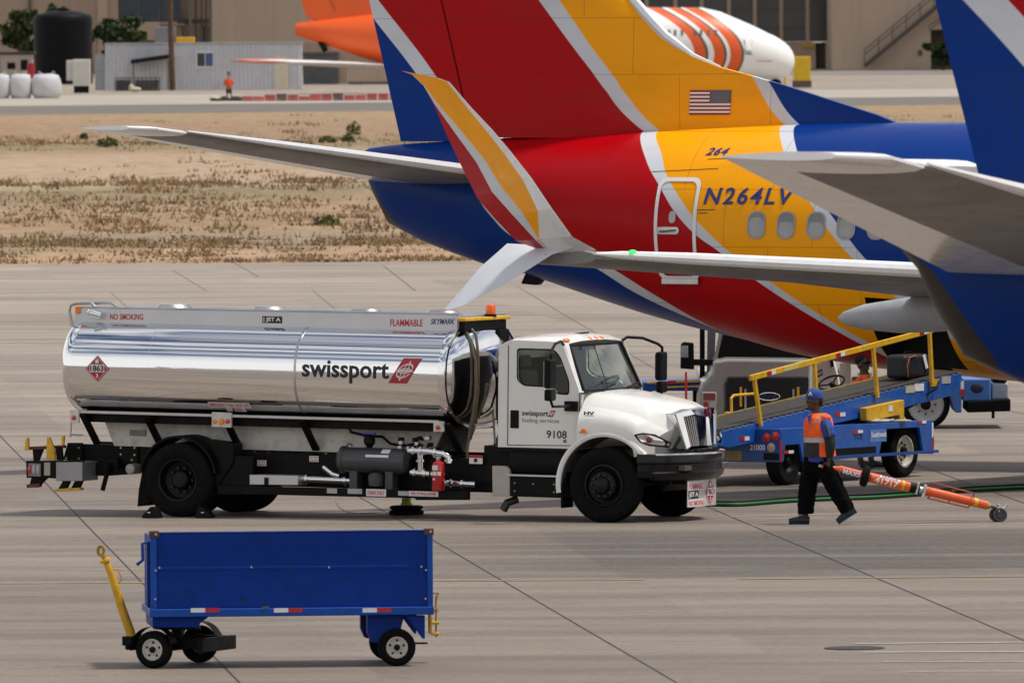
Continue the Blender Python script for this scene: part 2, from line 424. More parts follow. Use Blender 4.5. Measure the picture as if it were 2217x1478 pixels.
lines('red_line', [([(940,1106.5),(1240,1104)], .04, .006), ([(-20,1000),(140,1001)], .05, .006)], mat('worn_red_marking', (.35,.12,.09), .8, var=.3))
# weeds: clumps of blades, denser along the weedy bands of the field
def weeds():
    mb = MB(); rnd = random.Random(3)
    bands = [(572,4,700),(531,5,700),(400,6,800),(312,8,550),(545,18,350),(470,40,800),(440,40,500),(350,40,120),(285,20,120)]
    for py, sd, n in bands:
        clumps = [(rnd.uniform(-60,2280), rnd.gauss(py,sd*.8), rnd.uniform(8,60)) for _ in range(max(12,n//14))]
        for _ in range(n):
            cx_, cy_, cs_ = rnd.choice(clumps); q = cy_+rnd.gauss(0, max(1.2,sd*.12)) if rnd.random() < .75 else rnd.gauss(py, sd)
            if not 256 < q < 573: continue
            px = rnd.gauss(cx_, cs_) if rnd.random() < .8 else rnd.uniform(-60, 2280); p = ground(px, q - .008*(px-0))
            h = rnd.uniform(.06,.20)*(1.5 if rnd.random()<.12 else 1)*(.75 if q > 530 else 1.1); k = 0 if rnd.random() < .62 else (1 if rnd.random()<.6 else 2)
            for j in range(9):
                a = rnd.uniform(0, 6.28); r = rnd.uniform(0,.55); c = p + V((r*math.cos(a)*1.5, r*math.sin(a), 0)); t = rnd.uniform(0,6.28); wd = rnd.uniform(.02,.06)
                hh = h*rnd.uniform(.5,1.1); d = V((math.cos(t)*wd, math.sin(t)*wd, 0)); tip = c + V((rnd.uniform(-.1,.1), rnd.uniform(-.1,.1), hh))
                mb.add([c-d, c+d, tip], [(0,1,2)], k)
    cols = [(.33,.22,.125),(.20,.155,.075),(.25,.155,.09)]
    return mb.build('dry_weeds', [mat('weed_leaf_%s' % n, c, .9, var=.4, scale=.6, spec=.1) for n, c in zip(('straw','green','brown'), cols)], smooth=0, fix=False)
tag(weeds(), 'dry straw coloured weeds and grass tufts scattered over the infield', 'weeds', kind='stuff')
def shrub(px, py, wd, hg, label):
    mb = MB(); rnd = random.Random(int(px)); p = ground(px, py)
    o = empty('green_shrub', p, label, 'shrub', group='green shrubs on the infield')
    for _ in range(190):
        a, u = rnd.uniform(0,6.28), rnd.random()**.6; z = hg*(.08+.9*rnd.random()*(1-.5*u*u)); c = V((u*wd/2*math.cos(a), u*wd/2*math.sin(a), z)); s = rnd.uniform(.05,.13)*(.6+wd*.3)
        d1 = V((rnd.gauss(0,1),rnd.gauss(0,1),rnd.gauss(0,1))).normalized()*s; d2 = V((rnd.gauss(0,1),rnd.gauss(0,1),rnd.gauss(0,1))).normalized()*s
        mb.add([c-d1, c+d2, c+d1, c-d2], [(0,1,2,3)], 0 if rnd.random()<.7 else 1)
    mb.build('foliage', [mat('shrub_leaf', (.10,.115,.045), .8, var=.4, scale=2, spec=.2), mat('shrub_leaf_dry', (.17,.15,.06), .8, var=.4, scale=2, spec=.2)], o, smooth=0, fix=False)
    return o
shrub(766,294,0.72,0.75,'tall green weed standing left of the blue rudder on the tan bank')
shrub(754,308,0.64,0.38,'low green weed just below the tallest one beside the blue rudder')
shrub(709,309,0.80,0.34,'low green clump further left of the tallest weed on the bank')
shrub(182,302,0.40,0.34,'small green weed at the left above the wing tip of the tail plane')
shrub(234,318,1.04,0.45,'wide olive weed clump under the pointed stabiliser tip')
shrub(705,487,0.80,0.30,'dark green low clump near the brown edge of the tail cone')
# ------------------------------------------------------------------ airliner seen from its right side
PO = Pose((3.356, 199.96, -.147), -27, 0, 1.02)
ZB = [(-6.3,4.72),(-6.22,4.55),(-6.11,4.42),(-5.98,4.12),(-5.74,3.72),(-5.19,3.47),(-4.63,3.28),(-4.07,3.11),(-3.36,2.97),(-2.05,2.58),(-1.35,2.38),(-.58,2.19),(.34,2.0),(1.05,1.82),(1.57,1.72),(2.6,1.58),(4.05,1.47),(5.06,1.39),(7,1.36),(22,1.36),(24,1.5),(25.5,1.75),(26.6,2.2),(27.2,2.85)]
ZT = [(-6.3,4.80),(-6.13,4.90),(-5.6,4.96),(-3.9,5.045),(-1.37,5.164),(.97,5.254),(2.9,5.29),(21,5.3),(23,5.1),(24.5,4.55),(26,3.7),(27.2,2.95)]
HW = [(-6.3,.05),(-6.1,.24),(-5.7,.42),(-5,.64),(-4,.92),(-3,1.15),(-2,1.36),(-1,1.52),(0,1.65),(1,1.75),(2,1.82),(3,1.86),(4,1.88),(21,1.88),(23,1.72),(25,1.25),(26.5,.6),(27.2,.06)]
def surf_y(x, z):
    t, b, w = lerp(ZT,x), lerp(ZB,x), lerp(HW,x); c, h = (t+b)/2, (t-b)/2
    return -w*math.sqrt(max(0, 1-((z-c)/h)**2))
def fuse(px, py):                               # the point of the right side skin on a sight line
    y = -1.6
    for _ in range(25):
        q = PO.at(px, py, 1, y); y = .5*y + .5*surf_y(q.x, q.z)
    return q
def skin(x0, z0, off=.012):                     # lay flat things (lettering, window surrounds) on the skin
    return lambda u, v: V((x0+u, surf_y(x0+u, z0+v)-off, z0+v))
def curve_pts(fu, fi):
    a = sorted([(fuse(*p).z, fuse(*p).x) for p in fu] + [(PO.at(*p, 1, -.12).z, PO.at(*p, 1, -.12).x) for p in fi])
    out = [a[0]]
    for p in a[1:]:
        if p[0] > out[-1][0]+.02: out.append(p)
    (z0,x0),(z1,x1) = out[-2], out[-1]
    if z1 < 12: out.append((12.6, x1+(x1-x0)/(z1-z0)*(12.6-z1)))
    (z0,x0),(z1,x1) = out[0], out[1]
    if z0 > 1.2: out.insert(0, (1.2, x0+(x0-x1)/(z1-z0)*(z0-1.2)))
    return out
BANDS = [ # right-hand edge lines between colours, on the fuselage and on the fin
    ([(1030,420),(1060,466),(1125,521),(1195,541),(1261,566),(1386,640),(1490,688)], [(893,152),(804,45)]),
    ([(1042,420),(1072,462),(1140,519),(1215,541),(1285,563),(1404,631),(1505,690)], [(945,165),(812,0)]),
    ([(1388,289),(1392,330),(1407,369),(1425,400),(1465,466),(1513,515),(1548,539),(1612,590),(1695,647),(1857,742)], [(1388,278),(1280,140),(1178,0)]),
    ([(1420,289),(1430,330),(1440,374),(1469,426),(1504,475),(1548,519),(1575,543),(1648,597),(1737,658),(1874,739)], [(1420,276),(1317,140),(1222,0)]),
    ([(1687,285),(1698,334),(1722,392),(1753,440),(1791,497),(1844,559),(1925,632),(2060,735)], [(1688,264),(1623,166)]),
    ([(1717,285),(1730,343),(1752,392),(1791,455),(1828,506),(1875,563),(1955,632),(2089,735)], [(1720,264),(1656,173)]),
]
C_BLUE=(.0005,.032,.215); C_RED=(.40,.0006,.004); C_YEL=(.93,.37,.002); C_SIL=(.60,.62,.66); C_GREY=(.045,.038,.031)
def livery():
    m, nt, b = nodes('striped_livery_paint')
    tc = nt.nodes.new('ShaderNodeTexCoord'); sp = nt.nodes.new('ShaderNodeSeparateXYZ'); nt.links.new(tc.outputs['Object'], sp.inputs[0])
    x, z = sp.outputs['X'], sp.outputs['Z']
    zn = math_(nt, 'DIVIDE', math_(nt, 'SUBTRACT', z, 1.0), 12.0, True)
    col = C_BLUE
    cols = [C_SIL, C_RED, C_SIL, C_YEL, C_SIL, C_BLUE]
    prev = None
    for (fu, fi), c in zip(BANDS, cols):
        pts = curve_pts(fu, fi)
        fc = nt.nodes.new('ShaderNodeFloatCurve'); cv = fc.mapping.curves[0]
        P = [((zz-1)/12, (xx+20)/40) for zz, xx in pts]
        while len(cv.points) < len(P): cv.points.new(.5,.5)
        for p, q in zip(sorted(cv.points, key=lambda p: p.location[0]), P): p.location = (max(0,min(1,q[0])), q[1]); p.handle_type = 'AUTO_CLAMPED'
        fc.mapping.update(); nt.links.new(zn, fc.inputs['Value'])
        xe = math_(nt, 'SUBTRACT', math_(nt, 'MULTIPLY', fc.outputs['Value'], 40.0), 20.0)
        k = math_(nt, 'MULTIPLY', math_(nt, 'SUBTRACT', x, xe), 60.0, True)
        col = mix(nt, k, col, c)
    # bare tail cone end
    e = [(2,-4.9),(3.7,-5.48),(4.1,-5.76),(4.42,-5.98),(4.7,-6.35),(13,-9)]
    fc = nt.nodes.new('ShaderNodeFloatCurve'); cv = fc.mapping.curves[0]
    P = [((zz-1)/12, (xx+20)/40) for zz, xx in e]
    while len(cv.points) < len(P): cv.points.new(.5,.5)
    for p, q in zip(sorted(cv.points, key=lambda p: p.location[0]), P): p.location = q; p.handle_type = 'VECTOR'
    fc.mapping.update(); nt.links.new(zn, fc.inputs['Value'])
    k = math_(nt, 'MULTIPLY', math_(nt, 'SUBTRACT', math_(nt, 'SUBTRACT', math_(nt, 'MULTIPLY', fc.outputs['Value'], 40.0), 20.0), x), 60.0, True)
    col = mix(nt, k, col, C_GREY)
    # faint skin-panel seams and grime streaks
    seam = nt.nodes.new('ShaderNodeTexBrick'); seam.inputs['Scale'].default_value = 1; seam.inputs['Mortar Size'].default_value = .006; seam.inputs['Brick Width'].default_value = 1.52; seam.inputs['Row Height'].default_value = .86
    cb = nt.nodes.new('ShaderNodeCombineXYZ'); nt.links.new(x, cb.inputs[0]); nt.links.new(z, cb.inputs[1]); nt.links.new(cb.outputs[0], seam.inputs['Vector'])
    col = mix(nt, math_(nt, 'MULTIPLY', seam.outputs['Fac'], .42), col, (.02,.02,.03))
    gr = noise(nt, 1.3, 6, stretch(nt, (.5,1,1.6)), .65)
    col = mix(nt, ramp(nt, gr, [(.50,(0,0,0)),(.8,(.16,)*3)]), col, (.05,.045,.04))
    nt.links.new(col, b.inputs['Base Color'])
    nt.links.new(ramp(nt, gr, [(.3,(.26,)*3),(.75,(.42,)*3)]), b.inputs['Roughness'])
    b.inputs['Coat Weight'].default_value = .03; b.inputs['Coat Roughness'].default_value = .12; b.inputs['Specular IOR Level'].default_value = .12
    return m
LIV = livery()
WINGGREY = mat('wing_grey_paint', (.21,.20,.19), .45, var=.12, scale=1.2, dirt=(.09,.08,.07,.5))
LEMETAL = mat('leading_edge_metal', (.82,.82,.83), .3, .25, var=.06)
ELEVW = mat('elevator_white', (.88,.89,.90), .25, var=.04, coat=.6)
SILV = mat('silver_white_paint', C_SIL, .35, var=.05)
YELP = mat('livery_yellow', C_YEL, .3, var=.06, coat=.3)
REDP = mat('livery_red', C_RED, .3, var=.08, coat=.3)
BLUEP = mat('livery_blue', C_BLUE, .35, var=.08)

plane = empty('airliner', PO.M.to_translation(), 'red, yellow and blue airliner with its tail over the fuel truck', 'airplane', M=PO.M)
# fuselage with the open hold door cut into the right side
hx0, hx1 = fuse(1902,740).x, fuse(1902,740).x+1.25
HZ0, HZ1 = 1.62, 2.66
xs = sorted(set([-6.3,-6.22,-6.11,-5.98,-5.86,-5.74,-5.5,-5.19,-4.9,-4.63,-4.3,-4.07,-3.7,-3.36,-3,-2.5,-2.05,-1.7,-1.35,-1,-.58,-.1,.34,.7,1.05,1.57,2,2.6,3.3,4.05,5.06,6,7,8,10,12,14,16,18,20,21,22,23,24,24.5,25,25.5,26,26.6,27,27.2, round(hx0,3), round(hx1,3)]))
NA = 96
def ring(x):
    t, b, w = lerp(ZT,x), lerp(ZB,x), lerp(HW,x)
    return [V((x, w*math.cos(2*math.pi*j/NA), (t+b)/2+(t-b)/2*math.sin(2*math.pi*j/NA))) for j in range(NA)]
mb = MB(); mb.loft([ring(x) for x in xs], True, 0)
keep = [(f, m) for f, m in zip(mb.f, mb.m) if not (len(f) == 4 and (lambda c: hx0 < c.x < hx1 and HZ0 < c.z < HZ1 and c.y < 0)(sum((mb.v[i] for i in f), V())/4))]
mb.f = [k[0] for k in keep]; mb.m = [k[1] for k in keep]
fz = mb.build('fuselage', LIV, plane, smooth=50)
HOLD = mat('hold_lining', (.014,.013,.012), .8, var=.3)
mb = MB()                                       # hold interior behind the opening
zz = [HZ0-.12+(HZ1-HZ0+.24)*i/8 for i in range(9)]
for a in (hx0-.12, hx1+.12):
    mb.add([V((a, surf_y(a,z)+.05, z)) for z in zz]+[V((a, -.1, z)) for z in zz], [(i,i+1,i+10,i+9) for i in range(8)])
for z in (zz[0], zz[-1]): mb.add([V((hx0-.12,surf_y(hx0-.12,z)+.05,z)),V((hx1+.12,surf_y(hx1+.12,z)+.05,z)),V((hx1+.12,-.1,z)),V((hx0-.12,-.1,z))],[(0,1,2,3)])
mb.add([V((hx0-.12,-.1,zz[0])),V((hx1+.12,-.1,zz[0])),V((hx1+.12,-.1,zz[-1])),V((hx0-.12,-.1,zz[-1]))],[(0,1,2,3)])
mb.build('cargo_hold', HOLD, plane, smooth=0)
mb = MB()                                       # hold door hinged up inside
mb.bar((hx0+.1,-.9,2.62),(hx1-.1,-.9,2.62),.7,.05); mb.build('cargo_door', mat('door_inner', (.10,.10,.09), .6), plane)
# fin, rudder
FLE = [(5.05,3.3),(5.29,2.9),(5.848,.97),(5.99,.43),(6.123,-.116),(6.29,-.58),(6.6,-1.05),(6.9,-1.36),(7.15,-1.6),(12.4,-5.75)]
def fin_ring(z, a, b, n=14):
    le = lerp(FLE, z); te = -5.57-.247*(z-4.96); ch = le-te; main = min(ch, 4.4)
    def hw(u):                                   # u from the leading edge
        s = u*ch/main if ch > main else u
        if ch > main: s = max(0, (u*ch-(ch-main)))/main; base = .03+.10*min(1,(u*ch)/(ch-main+.01))
        else: base = 0
        return max(base*(1-u)**.5 if s == 0 else max(base*(1-s), 0), .052*main*(2.6*math.sqrt(max(s,0))*(1-s)+.15*(1-s))*1.25) + .012
    hinge = 1-.31*main/ch; a, b = (0, hinge) if b < .9 else ((hinge+.006*main/ch, 1.0) if a > .5 else (a, b))
    us = [a+(b-a)*(i/n)**1.5 for i in range(n+1)]
    return [V((le-u*ch, -hw(u), z)) for u in us] + [V((le-u*ch, hw(u), z)) for u in us[::-1]]
zs = [5.06,5.2,5.4,5.6,5.848,5.99,6.123,6.29,6.45,6.6,6.9,7.15,7.6,8.5,10,12.4]
mb = MB(); mb.loft([fin_ring(z, 0, .69) for z in zs]); mb.build('fin', LIV, plane, smooth=40)
mb = MB(); mb.loft([fin_ring(z, .694, 1.0, 8) for z in [5.0,5.2]+zs[2:]]); mb.build('rudder', LIV, plane, smooth=40)
mb = MB()
le = [V((lerp(FLE,z), 0, z)) for z in zs[6:]]; mb.tube(le, [.02,.05,.07,.08,.09,.09,.09,.09,.08,.07], 8); mb.build('fin_leading_edge', SILV, plane)
# horizontal stabilisers with drooped elevators
def foil(le, ch, y, z, t, droop=0.0, a=0.0, b=1.0, n=10, sy=1):
    us = [a+(b-a)*(i/n)**1.3 for i in range(n+1)]
    def hz(u): return t*ch*(2.0*math.sqrt(max(u,0))*(1-u)+.12*(1-u))+.004
    def dz(u): return -max(0, u-.7)*ch*droop
    return [V((le-u*ch, y, z+hz(u)+dz(u))) for u in us] + [V((le-u*ch, y, z-hz(u)+dz(u))) for u in us[::-1]]
for s in (-1, 1):
    ys = [.35, 1.3, 2.2, 3.5, 5, 6.6, 7.1, 7.25]
    def sec(y, a, b):
        le = -6.0+(7.2-y)*.43; te = -7.22+(7.2-y)*.20
        if y > 7.15: le -= .35
        return foil(le, le-te, s*y, 5.29-(7.2-y)*.130, .040, .0, a, b, 10)
    ys = ys[:-2]
    mb = MB(); mb.loft([sec(y, 0, .70) for y in ys]); h = mb.build('horizontal_stabilizer', [WINGGREY], plane, smooth=40)
    mb = MB(); mb.loft([sec(y, .705, 1.0) for y in ys]); mb.build('elevator', ELEVW, h, smooth=40)
    mb = MB(); mb.loft([sec(y, 0, 1.0) for y in (6.61, 6.8, 7.1, 7.25)]); mb.build('stabilizer_tip', ELEVW, h, smooth=40)
    mb = MB(); mb.tube([sec(y,0,.7)[0]+V((.02,0,.012)) for y in ys], [.085,.08,.075,.065,.05,.015], 8); mb.build('stabilizer_leading_edge', LEMETAL, h)
# wings
def wing_sec(y, s):
    d = 16.4-y
    le = 5.97+.52*d; te = 4.30+.30*d if d < 10 else 7.3+.02*(d-10)
    z = 3.62-.066*d if d < 6 else 3.224-.10*(d-6)
    return foil(le, le-te, s*y, z, .066, .10, 0, 1, 12)
for s in (-1, 1):
    ys = [1.4, 4, 6.4, 8, 10.4, 12, 13.5, 15, 16.0, 16.4]
    mb = MB(); mb.loft([wing_sec(y, s) for y in ys]); wg = mb.build('wing', WINGGREY, plane, smooth=40)
    mb = MB(); mb.tube([wing_sec(y,s)[0]+V((.0,0,.03)) for y in ys], [.15,.145,.135,.125,.115,.105,.095,.085,.06,.02], 10); mb.build('wing_leading_edge', LEMETAL, wg)
    # winglet: blade with coloured chordwise bands
    def P(px, py, y): q = PO.at(px, py, 1, -y); return V((q.x, s*y, q.z))
    L = [((1290,541),(1190,548),16.4,(.0,.01,.02,.03)), ((1238,512),(1118,522),16.75,(.34,.38,.40,.42)), ((1195,452),(1072,474),17.0,(.32,.45,.50,.76)), ((1150,385),(1033,428),17.2,(.28,.42,.47,.86)),
         ((1107,330),(1000,362),17.38,(.30,.39,.47,.87)), ((1065,280),(972,303),17.52,(.22,.30,.38,.87)), ((1022,235),(940,228),17.65,(.03,.05,.14,.88)), ((992,200),(917,186),17.73,(.004,.006,.03,.90)), ((973,178),(892,162),17.78,(.003,.005,.02,.93)), ((950,170),(870,154),17.80,(.003,.005,.02,.95))]
    rows = []
    for a, b, y, fr in L:
        p, q = P(*a, y), P(*b, y); ch = (p-q).length
        us = [0, fr[0], fr[1], fr[2], .5*(fr[2]+fr[3]), fr[3], 1]
        th = [.004, .012, .014, .02, .03, .028, .008]
        out = V((0, s, 0)); up = V((0,0,1))
        n = (out*.94+up*.3).normalized() if y > 16.6 else (out*.5+up*.85).normalized()
        f1 = [q+(p-q)*u - n*(t*ch*.6) for u, t in zip(us, th)]; f2 = [q+(p-q)*u + n*(t*ch*.6) for u, t in zip(us, th)]
        rows.append((f1, f2))
    mb = MB(); mids = [1, 2, 0, 0, 0, 3]; mids = [1, 2, 2, 0, 0, 3]
    for i in range(len(rows)-1):
        for k in range(6):
            m_ = [1, 2, 2, 0, 0, 3][k]
            for side in (0, 1):
                a, b = rows[i][side], rows[i+1][side]
                mb.add([a[k], a[k+1], b[k+1], b[k]], [(0,1,2,3)], m_)
        for k in (0, 6): mb.add([rows[i][0][k], rows[i+1][0][k], rows[i+1][1][k], rows[i][1][k]], [(0,1,2,3)], 3 if k else 1)
    a, b = rows[-1]; mb.add(a+b[::-1], [tuple(range(14))], 0)
    b_ = mb; o = b_.build('winglet', [YELP, REDP, SILV, LEMETAL], wg, smooth=0)
    mb = MB(); rr = []
    for a, b, y in [((1240,537),(1098,527),16.5), ((1195,551),(1070,552),16.65), ((1148,581),(1040,578),16.8), ((1080,622),(1003,622),16.95), ((1014,656),(957,674),17.1)]:
        p, q = P(*a, y), P(*b, y); n = V((0, .6*s, -.8)).normalized()*.0; t = V((0, s*.9, -.43))*.022
        rr.append([q, q+(p-q)*.5-t, q+(p-q)*.86-t, p, q+(p-q)*.86+t, q+(p-q)*.5+t])
    mb.loft(rr); o = mb.build('lower_winglet', SILV, wg, smooth=30)
    if s < 0:
        mb = MB(); mb.loft([[r[2]+V((0,-.012,0)), r[2]+(r[3]-r[2])*.3+V((0,-.016,0)), r[2]+(r[3]-r[2])*.3+V((0,-.012,.0)), r[2]+V((0,-.009,0))] for r in rr[1:]]); mb.build('pinstripe', mat('pinstripe_blue', (.08,.10,.25), .4), o, smooth=0)
        c = P(1367,545,15.9); mb = MB(); mb.ball(c+V((.03,-.02,0)), (.06,.035,.028)); mb.build('navigation_light', emit('green_navigation_lamp', (.05,.7,.15), .9), wg)
    # flap track fairings under the wing
    for y, l in ((7.95, .95),):
        d = 16.4-y; te = 4.30+.30*d; z = wing_sec(y, s)[12].z
        mb = MB(); mb.loft([[V((te+x_*l, s*(y+.20*l*r_*math.cos(t)), z-.33*l-.0*x_+h_*l+.30*l*r_*math.sin(t))) for t in [2*math.pi*j/14 for j in range(14)]] for x_, r_, h_ in ((-1.25,.08,.0),(-1.15,.35,.0),(-.8,.66,.02),(-.2,.9,.04),(.5,1.0,.1),(1.3,.7,.2),(1.9,.2,.3))])
        mb.build('flap_fairing', mat('fairing_grey',(.40,.41,.43),.4,var=.1,scale=2,dirt=(.2,.19,.18,.3)), wg)
# main gear far forward, so that the aircraft stands on its wheels
for s in (-1, 1):
    mb = MB(); mb.tube([(9.7,s*2.86,2.6),(9.7,s*2.86,.70)], .14, 12); mb.bar((9.7,s*2.6,.70),(9.7,s*3.12,.70),.12,.12); g = mb.build('main_gear', STEEL, plane)
    for dy in (-.43,.43):
        mb = MB(); mb.lathe((9.7,s*2.86+dy,.704),1,[(.2,-.17),(.5,-.19),(.56,-.1),(.56,.1),(.5,.19),(.2,.17)],28); mb.build('wheel', RUBBER, g)
mb = MB(); mb.tube([(22.3,0,1.6),(22.3,0,.48)], .09, 10); g = mb.build('nose_gear', STEEL, plane)
for dy in (-.2,.2):
    mb = MB(); mb.lathe((22.3,dy,.484),1,[(.1,-.09),(.3,-.1),(.34,-.05),(.34,.05),(.3,.1),(.1,.09)],24); mb.build('wheel', RUBBER, g)
# tail skid under the rear fuselage and a drain mast
q = PO.at(1160,600,1,0); mb = MB(); mb.prism([(q.x-.22,q.z-.1),(q.x+.05,q.z-.12),(q.x+.28,q.z+.12),(q.x-.1,q.z+.14)],1,-.09,.09); mb.build('tail_skid', BLACKM, plane, bevel=.02)
# rear service door: white outline, window, handle
dx0, dx1 = fuse(1416,500).x, fuse(1507,500).x; dz0, dz1 = fuse(1460,606).z, fuse(1460,384).z
def rrect(x0, x1, z0, z1, r, n=7):
    out = []
    for cx, cz, a in ((x1-r,z1-r,0),(x0+r,z1-r,90),(x0+r,z0+r,180),(x1-r,z0+r,270)):
        out += [(cx+r*math.cos(R(a+90*i/n)), cz+r*math.sin(R(a+90*i/n))) for i in range(n+1)]
        nx = out[-1]
    dense = []
    for i, p in enumerate(out):
        q = out[(i+1) % len(out)]; dense.append(p); L_ = math.hypot(q[0]-p[0], q[1]-p[1])
        for j in range(1, int(L_/.1)+1): dense.append((p[0]+(q[0]-p[0])*j/(int(L_/.1)+1), p[1]+(q[1]-p[1])*j/(int(L_/.1)+1)))
    return dense
def on_skin(pts, off): return [V((x, surf_y(x,z)-off, z)) for x, z in pts]
def frame_ring(mb, x0, x1, z0, z1, r, w, off=.012, m=0):
    a = rrect(x0,x1,z0,z1,r); cx, cz = (x0+x1)/2, (z0+z1)/2
    kx, kz = 1-2*w/(x1-x0), 1-2*w/(z1-z0); b = [(cx+(p[0]-cx)*kx, cz+(p[1]-cz)*kz) for p in a]
    n = len(a); mb.add(on_skin(a,off)+on_skin(b,off), [(i,(i+1)%n,(i+1)%n+n,i+n) for i in range(n)], m)
def plate(mb, x0, x1, z0, z1, r, off, m=0):
    a = rrect(x0,x1,z0,z1,r); mb.add(on_skin(a,off)+[V(((x0+x1)/2, surf_y((x0+x1)/2,(z0+z1)/2)-off, (z0+z1)/2))], [(i,(i+1)%len(a),len(a)) for i in range(len(a))], m)
mb = MB(); frame_ring(mb, dx0, dx1, dz0, dz1, .13, .06); door = mb.build('service_door', DECALWHITE, plane, smooth=0)
c = fuse(1456,470); mb = MB(); plate(mb, c.x-.06, c.x+.06, c.z-.09, c.z+.09, .055, .014); mb.build('window', mat('door_window', (.42,.40,.38), .2), door, smooth=0)
c = fuse(1446,500); mb = MB(); plate(mb, c.x-.2, c.x+.2, c.z-.05, c.z+.06, .05, .014); mb.build('handle', STEEL, door, smooth=0)
mb = MB(); mb.bar((c.x-.13, surf_y(c.x,c.z)-.03, c.z-.01),(c.x+.15, surf_y(c.x,c.z)-.03, c.z+.01), .02, .03); mb.build('handle', mat('dark_handle', (.12,.12,.12), .4, .8), door)
mb = MB(); mb.bar((dx0+.05, surf_y(dx0,dz0)-.04, dz0-.02),(dx1-.02, surf_y(dx1,dz0)-.04, dz0-.02), .05, .09); mb.build('sill', STEEL, door, bevel=.01)
# cabin windows
c0 = fuse(1638,487)
PANE = mat('window_shade_grey', (.20,.195,.19), .12, var=.12, scale=5, coat=1.0); WSUR = mat('window_surround', (.30,.29,.28), .35, .3)
for i in range(9):
    cx, cz = c0.x+i*.508, c0.z-.002*i
    mb = MB(); frame_ring(mb, cx-.155, cx+.155, cz-.205, cz+.205, .13, .02, .012); wn = mb.build('window', WSUR, plane, smooth=0)
    mb = MB(); plate(mb, cx-.138, cx+.138, cz-.188, cz+.188, .11, .008); mb.build('pane', PANE, wn, smooth=0)
    mb = MB(); plate(mb, cx-.125, cx+.125, cz-.175, cz+(.05 if i % 3 else .11), .09, .0095); mb.build('shade', mat('drawn_shade',(.30,.295,.29),.25,var=.15,scale=4,coat=.8), wn, smooth=0)
LINE = mat('service_line_dark',(.06,.045,.03),.7)
for k, (a, b_) in enumerate((((1412,372),(1556,365)),((1508,455),(1548,454)),((1533,345),(1580,343)),((1512,462),(1532,461)))):
    p, q = fuse(*a), fuse(*b_); mb = MB(); n_ = 10
    for i in range(n_):
        x_0, x_1 = p.x+(q.x-p.x)*i/n_, p.x+(q.x-p.x)*(i+1)/n_; z0, z1 = p.z+(q.z-p.z)*i/n_, p.z+(q.z-p.z)*(i+1)/n_
        mb.add([V((x_0,surf_y(x_0,z0)-.011,z0-.006)),V((x_1,surf_y(x_1,z1)-.011,z1-.006)),V((x_1,surf_y(x_1,z1)-.011,z1+.006)),V((x_0,surf_y(x_0,z0)-.011,z0+.006))],[(0,1,2,3)])
    mb.build('service_line', LINE, plane, smooth=0)
# registration, fleet number, flag
q0, q1 = fuse(1523,443), fuse(1716,443); hgt = fuse(1600,405).z - fuse(1600,443).z
NAVY = mat('navy_lettering', (.02,.025,.16), .4)
text('N264LV', NAVY, plane, 'registration_lettering', q1.x-q0.x, hgt, skin(q0.x, q0.z), bold=.022, shear=.13, slices=6, space=1.22)
q0, q1 = fuse(1527,336), fuse(1574,336)
text('264', NAVY, plane, 'fleet_number', q1.x-q0.x, .115, skin(q0.x, q0.z), bold=.03, shear=.28, slices=4, space=1.15)
f0, f1, f2 = PO.at(1480,249,1,-.3), PO.at(1568,249,1,-.3), PO.at(1482,196,1,-.3)
fu, fv = f1-f0, f2-f0
def finface(p):                                  # nearest fin skin at this place
    return V((p.x, -.345, p.z))
def fl(u, v, o=0.0):
    p = f0+fu*u+fv*v; zz = p.z; r_ = fin_ring(max(zz,5.06), 0, .69, 40)[:41]
    y = min((abs(q.x-p.x), q.y) for q in r_)[1]
    return V((p.x, y-.014-o, p.z))
mb = MB()
for i in range(13):
    u1 = .49 if i >= 6 else 1.0
    n = 8
    for j in range(n): mb.add([fl(u1*j/n,i/13), fl(u1*(j+1)/n,i/13), fl(u1*(j+1)/n,(i+1)/13), fl(u1*j/n,(i+1)/13)], [(0,1,2,3)], 0 if i % 2 == 0 else 1)
for j in range(6):
    a, b = .49+.51*j/6, .49+.51*(j+1)/6
    for i in range(4): mb.add([fl(a,6/13+7/13*i/4), fl(b,6/13+7/13*i/4), fl(b,6/13+7/13*(i+1)/4), fl(a,6/13+7/13*(i+1)/4)], [(0,1,2,3)], 2)
for r_ in range(9):
    for c_ in range(6 if r_ % 2 == 0 else 5):
        u = .49+.51*((c_+.5+(0 if r_ % 2 == 0 else .5))/6); v = 6/13+7/13*(r_+.75)/9.6
        mb.add([fl(u+.018*math.cos(R(90+k*36))*(1 if k%2==0 else .45), v+.030*math.sin(R(90+k*36))*(1 if k%2==0 else .45), .004) for k in range(10)], [tuple(range(10))], 1)
mb.build('flag', [mat('flag_red', (.20,.01,.02), .5, var=.05), mat('flag_white', (.80,.74,.72), .5, var=.04), mat('flag_navy', (.01,.018,.06), .5)], plane, smooth=0)
# ------------------------------------------------------------------ fuel truck
TP = Pose((1.734, 178.686, 0), -25, .0163)
def tq(px, py, y): return TP.at(px, py, 1, y)
def side(pts, y): return [(lambda q: (q.x, q.z))(tq(px, py, y)) for px, py in pts]
truck = empty('fuel_truck', TP.M.to_translation(), 'white fuel truck with a polished silver tank parked on the apron', 'fuel truck', M=TP.M)
TANKM, nt, b = nodes('polished_aluminium')
b.inputs['Metallic'].default_value = 1; b.inputs['Base Color'].default_value = (.86,.86,.87,1)
nt.links.new(ramp(nt, noise(nt, 3, 5, stretch(nt, (.4,2,2))), [(.3,(.015,)*3),(.7,(.05,)*3)]), b.inputs['Roughness'])
bumpy(nt, b, noise(nt, .9, 3, stretch(nt, (.5,2.2,2.2))), .05, .03)
TROUGH = mat('trough_aluminium', (.60,.61,.64), .33, .75, var=.06, scale=2)
WORNW = mat('white_subframe', (.62,.60,.56), .45, var=.1, dirt=(.2,.18,.16,.55), scale=2)
